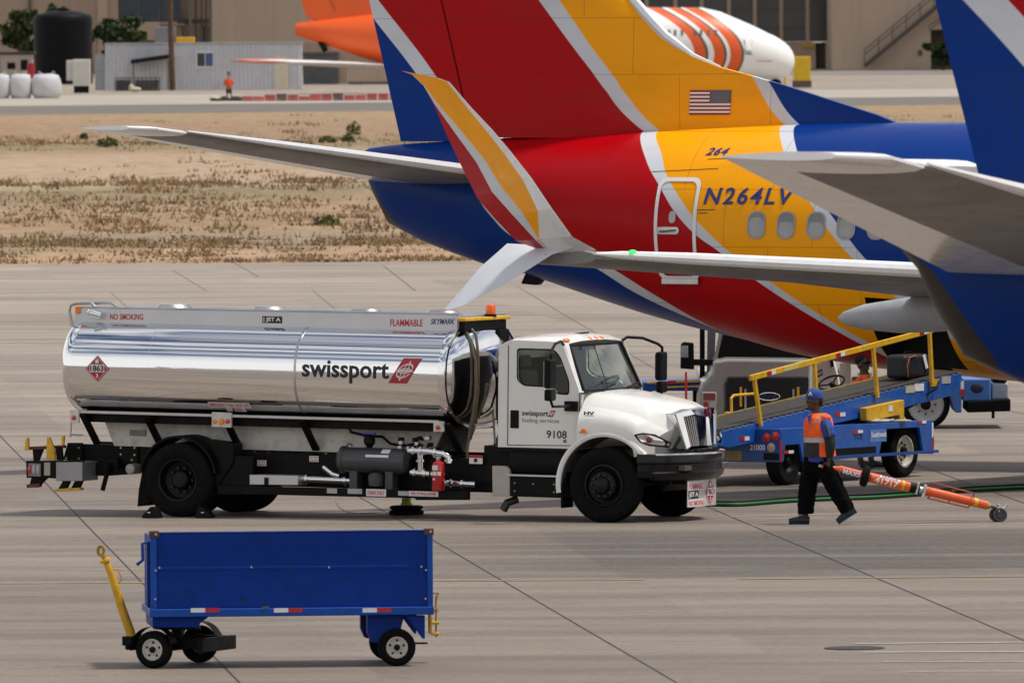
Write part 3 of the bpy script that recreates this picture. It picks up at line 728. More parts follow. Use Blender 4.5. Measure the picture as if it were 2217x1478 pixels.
TC, TH, TW, TN = 1.945, .745, 1.2, 2.5
def tank_y(z): return -TW*max(0, 1-(abs(z-TC)/TH)**TN)**(1/TN)
def tring(x, k=1.0, n=72):
    out = []
    for j in range(n):
        t = 2*math.pi*j/n; c, s = math.cos(t), math.sin(t)
        out.append(V((x, math.copysign(abs(c)**(2/TN), c)*TW*k, TC+math.copysign(abs(s)**(2/TN), s)*TH*k)))
    return out
mb = MB()
mb.loft([tring(x,k) for x,k in [(-8.50,.02),(-8.49,.3),(-8.47,.6),(-8.43,.82),(-8.39,.92),(-8.34,.965),(-8.27,.99),(-8.18,1.0),(-6.5,1.0),(-5.6,1),(-4.72,1),(-3.5,1),(-2.52,1)]])
tank = mb.build('tank', TANKM, truck, smooth=40)
mb = MB(); mb.loft([tring(-2.52,1.0),tring(-2.52,1.016),tring(-2.44,1.016),tring(-2.41,1.0),tring(-2.41,.955),tring(-2.44,.955)], False); mb.build('rim', CHROME, tank)
mb = MB(); mb.loft([tring(x,k) for x,k in [(-2.44,.956),(-2.38,.90),(-2.31,.78),(-2.26,.6),(-2.23,.3),(-2.22,.02)]], True); mb.build('tank_head', CHROME, tank)
mb = MB(); mb.loft([tring(-4.735,1.0),tring(-4.735,1.006),tring(-4.705,1.006),tring(-4.705,1.0)], False); mb.build('weld_band', STEEL, tank)
for x in (-7.0, -3.3): 
    mb = MB(); mb.loft([tring(x,1.0),tring(x,1.0012),tring(x+.012,1.0012),tring(x+.012,1.0)], False); mb.build('weld_band', TANKM, tank)
# spill trough on the tank top
mb = MB()
for y in (-.78,.78): mb.prism([(-8.4,2.50),(-2.42,2.50),(-2.42,2.79),(-8.26,2.76)],1,y-.02,y+.02)
mb.box((-8.36,-.757,2.5),(-8.32,.757,2.74)); mb.box((-2.46,-.757,2.5),(-2.42,.757,2.78)); tr = mb.build('spill_trough', TROUGH, truck, bevel=.008)
mb = MB()
for y in (-.78,): mb.tube([(-8.26,y,2.765),(-2.42,y,2.795)], .022, 8)
mb.build('coaming_bead', STEEL, tr)
for x in (-7.2,-5.7,-4.2,-3.0):
    mb = MB(); mb.lathe((x,0,2.67),2,[(.0,.16),(.2,.15),(.26,.10),(.28,-.1)],24); mb.build('manhole_lid', STEEL, tr)
a = tq(208,682,-.9); mb = MB(); mb.tube([(a.x-.09,-.92,a.z+.03),(a.x+.05,-.86,a.z-.01)], [.055,.05], 14); mb.ball((a.x-.1,-.925,a.z+.035),(.02,.05,.05)); mb.build('marker_fitting', CHROME, tr)
a = tq(172,671,-.78); mb = MB(); mb.box((a.x-.05,-.82,a.z-.05),(a.x+.03,-.74,a.z+.05)); mb.build('marker_lamp', LAMPAMBER, tr, bevel=.01)
mb = MB()
def at_(l): return [tq(*p[:2], p[2]) for p in l]
mb.tube(at_([(156,706,-.8),(150,672,-.8),(153,661,-.8),(165,657,-.8),(196,656,-.8),(205,663,-.8)]), .022, 8)
mb.tube(at_([(204,656,-.1),(240,656,-.1),(252,663,-.1)]), .022, 8); mb.tube(at_([(165,657,-.8),(204,656,-.1)]), .02, 8); mb.build('ladder_rail', STEEL, truck)
# front gantry: yellow rail, dark box, beacon
x0 = -2.40
mb = MB(); mb.box((x0-.02,-.78,2.70),(x0+.10,.70,2.745)); mb.build('yellow_rail', YELLOW, truck, bevel=.01)
mb = MB(); mb.box((x0-.01,-.74,2.56),(x0+.07,.62,2.695)); mb.box((x0+.0,.3,2.2),(x0+.12,.62,2.56)); mb.build('valve_box', BLACKM, truck, bevel=.01)
mb = MB(); mb.cyl((x0+.03,.18,2.746),(x0+.03,.18,2.78),.085,.085,20); bs = mb.build('beacon_base', BLACKM, truck)
mb = MB(); mb.lathe((x0+.03,.18,2.78),2,[(.068,0),(.07,.05),(.066,.12),(.05,.135),(0,.137)],20); mb.build('beacon', mat('orange_beacon', (.9,.15,.01), .15, var=.05, coat=.6), bs)
# hoses hanging down the tank head
for k, pts in enumerate(([(1000,712),(1003,722),(1012,745),(1021,780),(1022,840),(1018,880),(1008,935),(1003,975),(1004,1030)], [(1012,712),(1022,725),(1026,760),(1027,800),(1026,850),(1020,900),(1010,950)], [(1040,830),(1036,860),(1020,905)])):
    mb = MB(); mb.tube([tq(p[0],p[1],-.62+.1*k) + V((.06 if k < 2 else .1,0,0)) for p in pts], .022, 8); mb.build('hose', mat('tan_hose', (.16,.13,.08), .45, var=.25, scale=6), truck)
for k, pts in enumerate(([(1090,760),(1070,790),(1065,840),(1068,900),(1072,960)], [(1086,780),(1076,830),(1076,900),(1085,950)])):
    mb = MB(); mb.tube([tq(p[0],p[1],.1) for p in pts], .016, 8); mb.build('hose', [mat('pale_hose', (.5,.5,.5), .4), BLACKM][k], truck)
# ledge, sub-frame, struts
mb = MB(); mb.box((-8.22,-1.03,1.295),(-2.58,-.9,1.335)); mb.box((-8.22,.9,1.295),(-2.58,1.03,1.335)); each(mb, 'tank_ledge', STEEL, truck, bevel=.006)
mb = MB(); mb.box((-8.15,-.86,1.17),(-2.62,.86,1.31)); mb.build('tank_cradle', BLACK, truck)
mb = MB()
for s in (-1,1): mb.prism([(-8.0,1.165),(-2.75,1.165),(-2.9,.83),(-7.85,.83)],1,s*.50,s*.54)
sf = each(mb, 'sub_frame', WORNW, truck)[0]
mb = MB(); mb.box((-7.6,-.56,.98),(-7.35,-.543,1.06)); mb.build('data_plate', GALV, sf)
for px in (180,318,488,655,968):
    q = tq(px, 908, -1.0)
    mb = MB()
    for s in (-1,1): mb.bar((q.x,s*1.02,1.29),(q.x,s*.56,.86),.05,.10,up=(1,0,0))
    each(mb, 'strut', BLACK, truck, bevel=.006)
def lampbox(px0, py0, px1, py1, lamps, y=-1.06):
    a, c = tq(px0,py1,y), tq(px1,py0,y); mb = MB(); mb.box((a.x,y,a.z),(c.x,y+.05,c.z)); o = mb.build('lamp_bracket', WORNW, truck, bevel=.006)
    for (px,py,r_,m) in lamps:
        q = tq(px,py,y); mb = MB(); mb.lathe((q.x,y,q.z),1,[(0,-.022),(r_*.8,-.02),(r_,-.005),(r_,.005)],18); mb.build('marker_lamp', m, o)
lampbox(151,888,170,915,[(160,904,.035,LAMPRED)]); lampbox(458,893,500,924,[(465,912,.035,LAMPAMBER),(493,912,.035,LAMPRED),(480,912,.045,LAMPAMBER)]); lampbox(938,912,960,934,[(948,925,.035,LAMPRED)])
mb = MB(); mb.tube(at_([(154,915,-1.0),(152,946,-1.0)]), .014, 6); mb.tube(at_([(152,940,-1.0),(178,941,-1.0)]), .014, 6); mb.build('hanger', STEEL, truck)
# chassis
mb = MB()
for s in (-1,1):
    mb.box((-8.62,s*.40,.52),(.9,s*.48,.84))
for x in (-8.4,-7.2,-5.4,-3.8,-2.2,-.9,.3): mb.box((x-.06,-.398,.55),(x+.06,.398,.80))
fr = mb.build('chassis_frame', BLACK, truck, bevel=.01)
def plate_side(name, pts, y, t, m, parent=truck, bev=.006):
    mb = MB(); mb.prism(side(pts, y), 1, y, y+t); return mb.build(name, m, parent, bevel=bev)
BOLT = mat('brass_bolt', (.5,.4,.2), .35, .7)
def bolts(pts, y, parent, r=.014):
    mb = MB()
    for px, py in pts: q = tq(px,py,y); mb.cyl((q.x,y-.014,q.z),(q.x,y+.01,q.z),r,n=8)
    each(mb, 'bolt', BOLT, parent)
for (pts, bl) in (([(258,1000),(258,962),(268,938),(291,938),(298,962),(298,1004)], [(273,944),(284,944),(262,969),(262,983),(292,969),(292,984),(286,995)]),
                  ([(547,1004),(547,968),(557,945),(580,946),(588,970),(588,1008)], [(562,952),(572,952),(552,978),(552,992),(582,980),(582,993)]),
                  ([(702,1010),(702,972),(710,948),(733,949),(741,972),(741,1012)], [(716,955),(727,955),(706,982),(706,994),(736,984)])):
    o = plate_side('mounting_bracket', pts, -.52, .035, BLACK); bolts(bl, -.52, o)
o = plate_side('end_plate', [(136,994),(146,958),(178,958),(178,1000)], -.52, .035, BLACK); bolts([(144,968),(171,969),(144,991),(171,992)], -.52, o)
# dark running gear behind the side equipment
mb = MB(); mb.box((-5.9,-.70,.34),(-1.7,.70,.80)); mb.box((-1.7,-.95,.33),(-.75,.6,.95)); mb.box((-8.15,-.62,.42),(-7.75,.62,.66)); mb.box((-6.0,-.38,.3),(-5.5,.38,.8)); mb.build('underbody', BLACK, truck, bevel=.02)
mb = MB(); mb.cyl((0,-1.0,.50),(0,1.0,.50),.07,n=14); mb.cyl((-6.54,-1.0,.40),(-6.54,1.0,.40),.09,n=14); mb.ball((-6.54,0,.40),(.24,.2,.24)); mb.cyl((-6.4,0,.5),(-1,0,.62),.05,n=12); each(mb, 'axle', BLACK, truck)
# long lower rail with stickers
plate_side('lower_rail', [(470,1050),(1012,1064),(1012,1082),(900,1082),(898,1078),(560,1070),(470,1070)], -1.10, .10, BLACK)
def sticker(px0, py0, px1, py1, m, y, txt=None, tm=DECALRED, lines=1, parent=truck, name='sticker', bold=.02):
    a, c = tq(px0,py1,y), tq(px1,py0,y); mb = MB(); mb.box((a.x,y-.004,a.z),(c.x,y,c.z)); o = mb.build(name, m, parent)
    if txt:
        rows = txt.split('|'); h = (c.z-a.z)/len(rows)
        for i, r_ in enumerate(rows):
            w_ = (c.x-a.x)*.86; text(r_, tm, o, 'lettering', w_, h*.62, flat((a.x+(c.x-a.x)*.07, y-.0065, c.z-h*(i+1)+h*.19), (1,0,0), (0,0,1)), bold=bold)
    return o
STW = mat('sticker_white', (.72,.70,.70), .5, var=.05)
STG = mat('sticker_grey', (.40,.40,.40), .5, var=.15, scale=9)
sticker(793,1059,836,1073,STW,-1.105,'DRAIN DAILY'); sticker(885,1064,949,1073,STW,-1.105,'FIRE EXTINGUISHER')
sticker(708,1057,730,1067,STG,-1.105); sticker(753,1058,784,1068,STG,-1.105); sticker(862,1063,884,1072,STG,-1.105)
sticker(557,996,577,1008,STW,-.72,'AIR TANK|DRAIN'); sticker(670,987,690,999,STW,-.72,'AIR TANK|DRAIN')
o = sticker(1016,985,1045,1003,STW,-.97); a = tq(1016,990,-.97); c = tq(1045,985,-.97); mb = MB(); mb.box((a.x,-.9785,a.z),(c.x,-.9745,c.z)); mb.build('sticker_band', REFRED, o)
mb = MB(); q = tq(1030,996,-.97); mb.lathe((q.x,-.975,q.z),1,[(0,-.004),(.03,-.003),(.03,0)],14); mb.build('sticker_badge', DECALBLACK, o)
sticker(783,871+0,790,871+1,STW,-1.2) if False else None
# tool box of tread plate, hanging mud bar, air tank
m_, nt_, b_ = nodes('tread_plate'); b_.inputs['Metallic'].default_value = .8; b_.inputs['Base Color'].default_value = (.55,.55,.54,1); b_.inputs['Roughness'].default_value = .35
ck = nt_.nodes.new('ShaderNodeTexChecker'); ck.inputs['Scale'].default_value = 60; tc_ = nt_.nodes.new('ShaderNodeTexCoord'); nt_.links.new(tc_.outputs['Object'], ck.inputs['Vector']); bumpy(nt_, b_, ck.outputs['Fac'], .5, .01)
tb = plate_side('tool_box', [(540,1027),(645,1029),(645,1050),(540,1049)], -1.08, .35, m_, bev=.01)
q = tq(577,1041,-1.08); mb = MB(); mb.box((q.x-.03,-1.095,q.z-.05),(q.x+.03,-1.078,q.z+.05)); mb.build('latch', BLACKM, tb)
plate_side('drop_panel', [(470,985),(548,988),(546,1052),(470,1050)], -1.02, .1, BLACK)
mb = MB(); mb.bar(tq(237,1005,-.7), tq(222,1061,-.7), .05, .05); mb.build('mud_bar', BLACK, truck)
q = tq(282,1015,-.7); mb = MB(); mb.lathe((q.x,-.7,q.z),1,[(0,-.02),(.06,-.015),(.075,0),(.075,.9)],20); mb.build('air_tank', mat('air_tank_grey', (.42,.40,.38), .5, .3, var=.15, scale=9), truck)
plate_side('frame_box', [(178,1000),(232,1003),(232,1030),(178,1028)], -.75, .6, BLACK)
# filter vessel with legs, pipes and valves
FG = mat('filter_grey_paint', (.045,.045,.05), .42, var=.12, coat=.2)
a, c = tq(738,994,-.9), tq(882,999,-.9); r_ = .178
mb = MB(); mb.lathe((0,-.9,(a.z+c.z)/2),0,[(.02,a.x-.03),(r_*.7,a.x-.02),(r_,a.x+.02),(r_+.015,a.x+.03),(r_+.015,a.x+.08),(r_,a.x+.09),(r_,c.x-.05),(r_*.85,c.x+.0),(r_*.4,c.x+.03),(.02,c.x+.035)],32)
fv = mb.build('filter_vessel', FG, truck)
mb = MB()
for px in (771,848): q = tq(px,1040,-.9); mb.box((q.x-.06,-1.0,.32),(q.x+.06,-.8,.62))
each(mb, 'leg', FG, fv, bevel=.008)
q = tq(814,1038,-1.0); mb = MB(); mb.lathe((q.x,-1.0,q.z),2,[(0,-.09),(.1,-.085),(.11,-.03),(.11,.06),(.07,.1)],20); mb.build('sump', FG, fv)
q = tq(800,955,-.9); mb = MB(); mb.lathe((q.x,-.9,q.z),2,[(.03,-.1),(.05,-.06),(.08,-.02),(.08,.05),(.05,.07),(.02,.12)],14); mb.build('valve_cap', BLACKM, fv)
mb = MB(); mb.box((q.x-.10,-.93,q.z+.10),(q.x+.09,-.87,q.z+.125)); mb.build('valve_handle', mat('valve_blue', (.03,.06,.3), .4), fv)
q = tq(757,966,-.9); mb = MB(); mb.tube([(q.x+.04*math.cos(t),-.9,q.z+.04*math.sin(t)) for t in [i*.4 for i in range(16)]], .01, 6); mb.build('lifting_eye', FG, fv)
def on_vessel(px0,py0,px1,py1,m):
    a_, c_ = tq(px0,py1,-1.08), tq(px1,py0,-1.08); z0 = (a.z+c.z)/2
    f = lambda x,z: V((x, -.9-math.sqrt(max(0,r_*r_-(z-z0)**2))-.004, z))
    mb = MB(); n = 4
    for i in range(n):
        za, zb = a_.z+(c_.z-a_.z)*i/n, a_.z+(c_.z-a_.z)*(i+1)/n; mb.add([f(a_.x,za),f(c_.x,za),f(c_.x,zb),f(a_.x,zb)],[(0,1,2,3)])
    mb.build('sticker', m, fv, smooth=0)
on_vessel(790,985,840,989,STW); on_vessel(822,971,840,981,STW)
def pipe(pts, r, y, flanges=(), m=CHROME, name='pipe'):
    mb = MB(); w = [tq(px,py,y) for px,py in pts]; mb.tube(w, r, 14)
    for i, t in flanges:
        p, d = w[i].lerp(w[i+1], t), (w[i+1]-w[i]).normalized(); mb.cyl(p-d*.015, p+d*.015, r*1.55, n=16)
    return mb.build(name, m, truck)
pipe([(885,975),(925,976),(962,982),(972,990),(973,1002)], .05, -.95, [(0,.3),(0,.7),(1,.5),(3,.5)])
pipe([(890,1022),(935,1026),(965,1030)], .045, -.95, [(0,.2),(0,.7),(1,.5)]); pipe([(965,1044),(1012,1047),(1030,1048)], .045, -.9, [(0,.3),(0,.8)])
pipe([(655,1036),(760,1040)], .05, -.9, [(0,.1),(0,.9)]); pipe([(910,980),(912,1022)], .05, -.95, [(0,.4)]); pipe([(700,1010),(720,1026),(735,1030)], .03, -.95)
mb = MB(); mb.tube(at_([(755,922,-.7),(760,935,-.7),(790,942,-.7),(828,945,-.7),(845,960,-.8),(875,965,-.8),(900,960,-.8)]), .02, 8); mb.build('hose', BLACKM, truck)
mb = MB(); rnd = random.Random(5)
for i in range(14): q = tq(rnd.uniform(868,935), rnd.uniform(945,972), -.85); mb.box((q.x-.03,q.y-.05,q.z-.03),(q.x+.03,q.y+.05,q.z+.03), i % 2)
each(mb, 'valve', [BLACKM, STEEL], truck, bevel=.01)
# rear end: lamp housing, grey box, steps, yellow guards
pl = plate_side('rear_frame', [(56,997),(180,996),(180,1003),(176,1040),(100,1034),(57,1034)], -1.12, .06, BLACK)
q0, q1 = tq(61,1030,-1.13), tq(88,1003,-1.13); mb = MB(); mb.box((q0.x,-1.135,q0.z),(q1.x,-1.121,q1.z)); lh = mb.build('lamp_housing', GALV, pl)
for px, m in ((64,LAMPRED),(73,STG),(82,STG)):
    q = tq(px,1016,-1.135); mb = MB(); mb.ball((q.x,-1.137,q.z),(.028,.02,.07),14,8); mb.build('rear_lamp', m, lh)
plate_side('locker', [(121,1000),(178,1000),(178,1041),(121,1041)], -1.16, .5, mat('locker_silver', (.30,.30,.31), .4, .6, var=.08), bev=.008)
plate_side('bracket', [(95,1001),(108,1001),(108,1029),(95,1029)], -1.14, .06, mat('bracket_beige', (.35,.33,.28), .5))
YG = YELLOW; DR = mat('dark_red_paint', (.13,.02,.012), .5, var=.3)
for pts in ([(53,975),(54,958),(57,947),(61,947),(61,974)], [(100,994),(101,946),(107,946),(113,962),(118,975),(118,996)], [(132,962),(133,943),(138,943),(137,963)]): plate_side('yellow_guard', pts, -1.0, .05, YG)
plate_side('cross_bar', [(53,967),(138,963),(138,970),(53,974)], -.93, .08, DR); plate_side('upright', [(70,972),(92,972),(82,998),(72,998)], -.95, .06, BLACK)
plate_side('upright', [(120,966),(132,966),(135,996),(122,996)], -.95, .06, BLACK)
plate_side('step_leg', [(68,1032),(100,1034),(80,1055),(62,1055)], -1.0, .08, BLACK); plate_side('step_bar', [(57,1048),(85,1046),(84,1054),(57,1056)], -1.02, .1, DR)
plate_side('step_leg', [(136,1040),(150,1040),(142,1058),(124,1060)], -1.05, .08, BLACK); plate_side('step_leg', [(162,1040),(178,1038),(170,1056),(152,1058)], -1.05, .08, BLACK)
plate_side('step_bar', [(118,1058),(172,1055),(172,1061),(118,1064)], -1.10, .14, YG)
# rear fender and mud flap
def arc(cx, cz, r0, r1, a0, a1, n=24): return [(cx+r1*math.cos(R(a0+(a1-a0)*i/n)), cz+r1*math.sin(R(a0+(a1-a0)*i/n))) for i in range(n+1)] + [(cx+r0*math.cos(R(a1+(a0-a1)*i/n)), cz+r0*math.sin(R(a1+(a0-a1)*i/n))) for i in range(n+1)]
RC = (-6.54, .408)
mb = MB()
for s in (-1,1): mb.prism(arc(RC[0],RC[1]+.02,.565,.60,8,172),1,s*.62,s*1.17)
each(mb, 'fender', BLACK, truck, bevel=.008)
plate_side('mud_flap', [(314,985),(330,985),(326,1088),(297,1096),(300,1060)], -1.12, .5, RUBBER)
plate_side('fender_box', [(446,952),(505,960),(505,1000),(470,1052),(462,1052),(472,1000)], -1.05, .3, BLACK)
# wheels
def tyre(r=.52, w=.28, rim=.30):
    mb = MB(); mb.lathe((0,0,0),1,[(rim,-w*.40),(rim+.03,-w*.47),(r*.80,-w*.52),(r-.045,-w*.47),(r-.012,-w*.40),(r,-w*.30)]+[(r if i%2==0 else r-.014, -w*.30+w*.6*i/7) for i in range(1,7)]+[(r,w*.30),(r-.012,w*.40),(r-.045,w*.47),(r*.80,w*.52),(rim+.03,w*.47),(rim,w*.40)],64); return mb
RIMB = mat('black_wheel', (.006,.006,.007), .4, .0, var=.2, spec=.2)
def wheel(name, loc, front, s):
    o = tyre().build(name, RUBBER, truck, smooth=30); o.location = loc
    mb = MB()
    if front: mb.lathe((0,0,0),1,[(.30,s*.02),(.29,s*.115),(.265,s*.12),(.25,s*.06),(.20,s*.04),(.185,s*.13),(.12,s*.15),(.10,s*.20),(.06,s*.215),(0,s*.216)],40)
    else: mb.lathe((0,0,0),1,[(.30,s*.125),(.275,s*.12),(.25,s*-.02),(.19,s*-.05),(.15,s*-.05),(.125,s*.06),(.10,s*.08),(0,s*.085)],40)
    rm = mb.build('rim', RIMB, o)
    mb = MB(); d = .135 if front else -.03
    for i in range(10):
        t = 2*math.pi*i/10; c = V((.152*math.cos(t), s*d, .152*math.sin(t))) if front else V((.17*math.cos(t), s*d, .17*math.sin(t))); mb.cyl(c, c+V((0,s*.035,0)), .016, n=8)
    each(mb, 'wheel_nut', mat('wheel_nut', (.02,.02,.021), .4, .2), rm)
    return o
for s in (-1,1):
    wheel('front_wheel', (0, s*1.06, .512), True, s)
    wheel('rear_wheel', (RC[0], s*1.05, RC[1]), False, s); wheel('rear_wheel', (RC[0], s*.70, RC[1]), True, -s)
# cab: shell with window openings
def panel(mb, outer, inner, y0, y1):             # flat side panel with an opening; outlines matched by angle
    cx = sum(p[0] for p in inner)/len(inner); cz = sum(p[1] for p in inner)/len(inner)
    def dense(poly, n=64):
        out = []
        for i in range(n):
            t = 2*math.pi*i/n; d = (math.cos(t), math.sin(t)); best = None
            for a, b in zip(poly, poly[1:]+poly[:1]):
                ex, ez = b[0]-a[0], b[1]-a[1]; den = d[0]*ez-d[1]*ex
                if abs(den) < 1e-9: continue
                k = ((a[0]-cx)*ez-(a[1]-cz)*ex)/den; u = ((a[0]-cx)*d[1]-(a[1]-cz)*d[0])/den
                if k > 0 and -1e-6 <= u <= 1+1e-6 and (best is None or k < best): best = k
            out.append((cx+d[0]*best, cz+d[1]*best))
        return out
    o, i_ = dense(outer), dense(inner); n = len(o)
    for y in (y0, y1): mb.add([V((x,y,z)) for x,z in o]+[V((x,y,z)) for x,z in i_], [(j,(j+1)%n,(j+1)%n+n,j+n) for j in range(n)])
    mb.add([V((x,y0,z)) for x,z in i_]+[V((x,y1,z)) for x,z in i_], [(j,(j+1)%n,(j+1)%n+n,j+n) for j in range(n)])
    return i_
def rounded(poly, r=.06, n=5):
    out = []
    for i, p in enumerate(poly):
        a, b = V(poly[i-1]), V(poly[(i+1)%len(poly)]); p = V(p); da, db = (a-p), (b-p)
        k = min(r, da.length*.45, db.length*.45); s_, e_ = p+da.normalized()*k, p+db.normalized()*k
        for j in range(n+1):
            t = j/n; out.append(tuple(s_*(1-t)**2 + p*2*t*(1-t) + e_*t*t))
    return out
YS = 1.02
cab_out = [(-1.67,.99),(-1.67,2.30),(-1.62,2.42),(-1.52,2.47),(-.80,2.46),(-.70,2.42),(-.45,1.79),(-.43,1.0)]
win = rounded([(-1.40,2.36),(-.84,2.36),(-.74,2.26),(-.60,1.92),(-.60,1.73),(-.80,1.74),(-.84,1.83),(-1.29,1.84),(-1.40,1.92)], .05)
mb = MB()
for s in (-1,1): panel(mb, rounded(cab_out,.05), win, s*YS, s*(YS-.06))
# roof, back, floor, cowl
rr = [(-1.69,2.28),(-1.65,2.42),(-1.5,2.49),(-1.1,2.52),(-.85,2.50),(-.70,2.43)]
rings = []
for x, z in rr:
    rings.append([V((x, y_, z-d)) for y_, d in ((-1.022,.06),(-.98,.02),(-.8,-.005),(-.4,-.03),(0,-.035),(.4,-.03),(.8,-.005),(.98,.02),(1.022,.06))])
mb.loft(rings, False, 0, closed=False)
mb.box((-1.68,-1.018,.99),(-1.62,1.018,1.75)); mb.box((-1.68,-1.018,2.2),(-1.62,1.018,2.40)); mb.box((-1.68,-1.018,1.75),(-1.62,-.55,2.2)); mb.box((-1.68,.55,1.75),(-1.62,1.018,2.2))
mb.box((-1.62,-1.0,.99),(-.45,1.0,1.05)); mb.box((-.50,-.958,1.05),(-.44,.958,1.74))
cabo = mb.build('cab', WHITE, truck, smooth=40)
mb = MB(); mb.box((-1.72,-.93,1.0),(-1.684,.93,2.30)); mb.box((-1.80,-.5,.98),(-1.722,.2,1.9)); mb.build('rear_panel', BLACKM, cabo, bevel=.01)
mb = MB(); mb.prism([(-1.68,.93),(-.45,.93),(-.45,.985),(-1.68,.985)],1,-1.0,1.0); mb.build('sill', BLACKM, cabo)
GL = glass('green_tinted_glass', (.74,.84,.78))
for s in (-1,1):
    mb = MB(); mb.prism([(x,z) for x,z in win],1,s*(YS-.035),s*(YS-.03)); mb.build('side_window', GL, cabo, smooth=0)
    mb = MB(); n = len(win); cxw, czw = -1.0, 2.06; g2 = [(cxw+(x-cxw)*.955, czw+(z-czw)*.93) for x,z in win]
    mb.add([V((x,s*(YS+.004),z)) for x,z in win]+[V((x,s*(YS+.004),z)) for x,z in g2], [(j,(j+1)%n,(j+1)%n+n,j+n) for j in range(n)]); mb.build('window_seal', BLACKM, cabo, smooth=0)
    mb = MB()                                    # door shut lines
    for a_, b_2 in (((-1.53,1.02),(-1.53,2.40)),((-.445,1.04),(-.445,1.76)),((-1.53,1.02),(-.445,1.04))): mb.bar((a_[0],s*(YS+.002),a_[1]),(b_2[0],s*(YS+.002),b_2[1]),.008,.012,up=(0,1,0))
    mb.build('door_seam', BLACKM, cabo, smooth=0)
    mb = MB(); q = tq(1115,908,-YS); mb.box((q.x-.07,s*(YS+.012),q.z-.12),(q.x+.06,s*(YS-.01),q.z+.13)); mb.build('door_handle', BLACKM, cabo, bevel=.03, seg=3)
mb = MB()                                        # windscreen, gently curved
for i in range(10):
    ya, yb = -.95+1.9*i/10, -.95+1.9*(i+1)/10; f = lambda y_: .10*(1-(y_/.95)**2)
    k = .90
    mb.add([(-.425+f(ya),ya,1.80),(-.425+f(yb),yb,1.80),(-.695+f(yb)*.6,yb*k,2.41),(-.695+f(ya)*.6,ya*k,2.41)],[(0,1,2,3)])
ws = mb.build('windscreen', GL, cabo)
mb = MB()
f = lambda y_: .10*(1-(y_/.95)**2)
for zz, xx, kk, ff in ((1.79,-.418,1.0,1.0),(2.41,-.692,.90,.6)): mb.tube([(xx+f(-.95+1.9*i/10)*ff,(-.95+1.9*i/10)*kk,zz) for i in range(11)], .022, 6)
for s in (-1,1): mb.tube([(-.42,s*.95,1.79),(-.692,s*.855,2.41)], .03, 6)
mb.tube([(-.32,-.35,1.80),(-.55,-.33,2.40)], .006, 6)
mb.build('screen_seal', BLACKM, ws)
mb = MB()
for s in (-1,1): mb.loft([[V((-.45,s*1.021,1.77)),V((-.40,s*.965,1.77)),V((-.44,s*.93,1.77)),V((-.50,s*.98,1.77))],[V((-.74,s*1.0,2.44)),V((-.68,s*.87,2.43)),V((-.72,s*.84,2.43)),V((-.79,s*.95,2.44))]])
each(mb, 'pillar', WHITE, cabo)
for y0 in (-.55,.25):
    mb = MB(); mb.tube([(-.30,y0+.0,1.80),(-.335,y0+.25,1.84),(-.36,y0+.55,1.86)], .010, 6); mb.build('wiper', BLACKM, ws)
# interior
INT = mat('cab_interior', (.07,.07,.068), .8, var=.2)
mb = MB(); mb.box((-.75,-.93,1.45),(-.46,.93,1.80)); mb.build('dashboard', INT, cabo, bevel=.04)
for y in (-.5,.5):
    mb = MB(); mb.box((-1.45,y-.27,1.25),(-.95,y+.27,1.45)); mb.prism([(-1.5,1.42),(-1.36,1.42),(-1.45,2.05),(-1.56,2.05)],1,y-.26,y+.26); mb.prism([(-1.55,2.08),(-1.46,2.08),(-1.48,2.25),(-1.56,2.25)],1,y-.14,y+.14); mb.build('seat', INT, cabo, bevel=.04, seg=3)
mb = MB(); c = V((-.82,.5,1.80)); ax = V((-.55,0,.83)).normalized(); e1 = V((0,1,0)); e2 = ax.cross(e1)
mb.tube([c+e1*(.23*math.cos(t))+e2*(.23*math.sin(t)) for t in [2*math.pi*i/24 for i in range(25)]], .016, 8); mb.tube([c-e1*.22,c+e1*.22],.014,6); mb.tube([c,c-ax*.2+e2*0],.03,8); mb.build('steering_wheel', BLACKM, cabo)
mb = MB(); mb.box((-.80,-.35,2.32),(-.74,.1,2.40)); mb.build('sun_visor', INT, cabo, bevel=.01)
# roof lamps, mirrors
for px, py, y in ((1237,741,-.8),(1288,737,-.05),(1301,736,.15),(1313,735,.34)):
    mb = MB(); mb.ball((-.755,y,2.475),(.05,.075 if y < -.5 else .04,.03),14,8); mb.build('roof_lamp', LAMPAMBER, cabo)
mb = MB(); mb.tube([(-1.0,.0,2.54),(-.8,.05,2.56)], .012, 6); mb.build('aerial', BLACKM, cabo)
for s in (-1,1):
    yb, x0 = s*1.85, -.50
    mb = MB(); mb.box((x0-.06,s*1.74,1.85),(x0+.04,s*1.96,2.25)); mr = mb.build('mirror', BLACKM, truck, bevel=.03, seg=3)
    mb = MB(); mb.box((x0-.06,s*1.76,1.68),(x0+.05,s*1.95,1.84)); mb.build('wide_mirror', BLACKM, mr, bevel=.03, seg=3)
    mb = MB(); mb.box((x0-.067,s*1.76,1.88),(x0-.061,s*1.94,2.22)); mb.build('mirror_glass', CHROME, mr)
    mb = MB(); mb.tube([(-.72,s*.96,2.42),(-.70,s*1.10,2.47),(-.62,s*1.45,2.45),(x0-.03,s*1.78,2.36),(x0,s*1.85,2.31),(x0,s*1.85,2.23)], .022, 8); mb.tube([(x0,s*1.85,1.69),(x0+.0,s*1.78,1.60),(-.56,s*1.05,1.58)], .02, 8); mb.box((-.66,s*1.025,1.51),(-.46,s*1.06,1.65)); each(mb, 'mirror_arm', BLACKM, mr, bevel=.008)
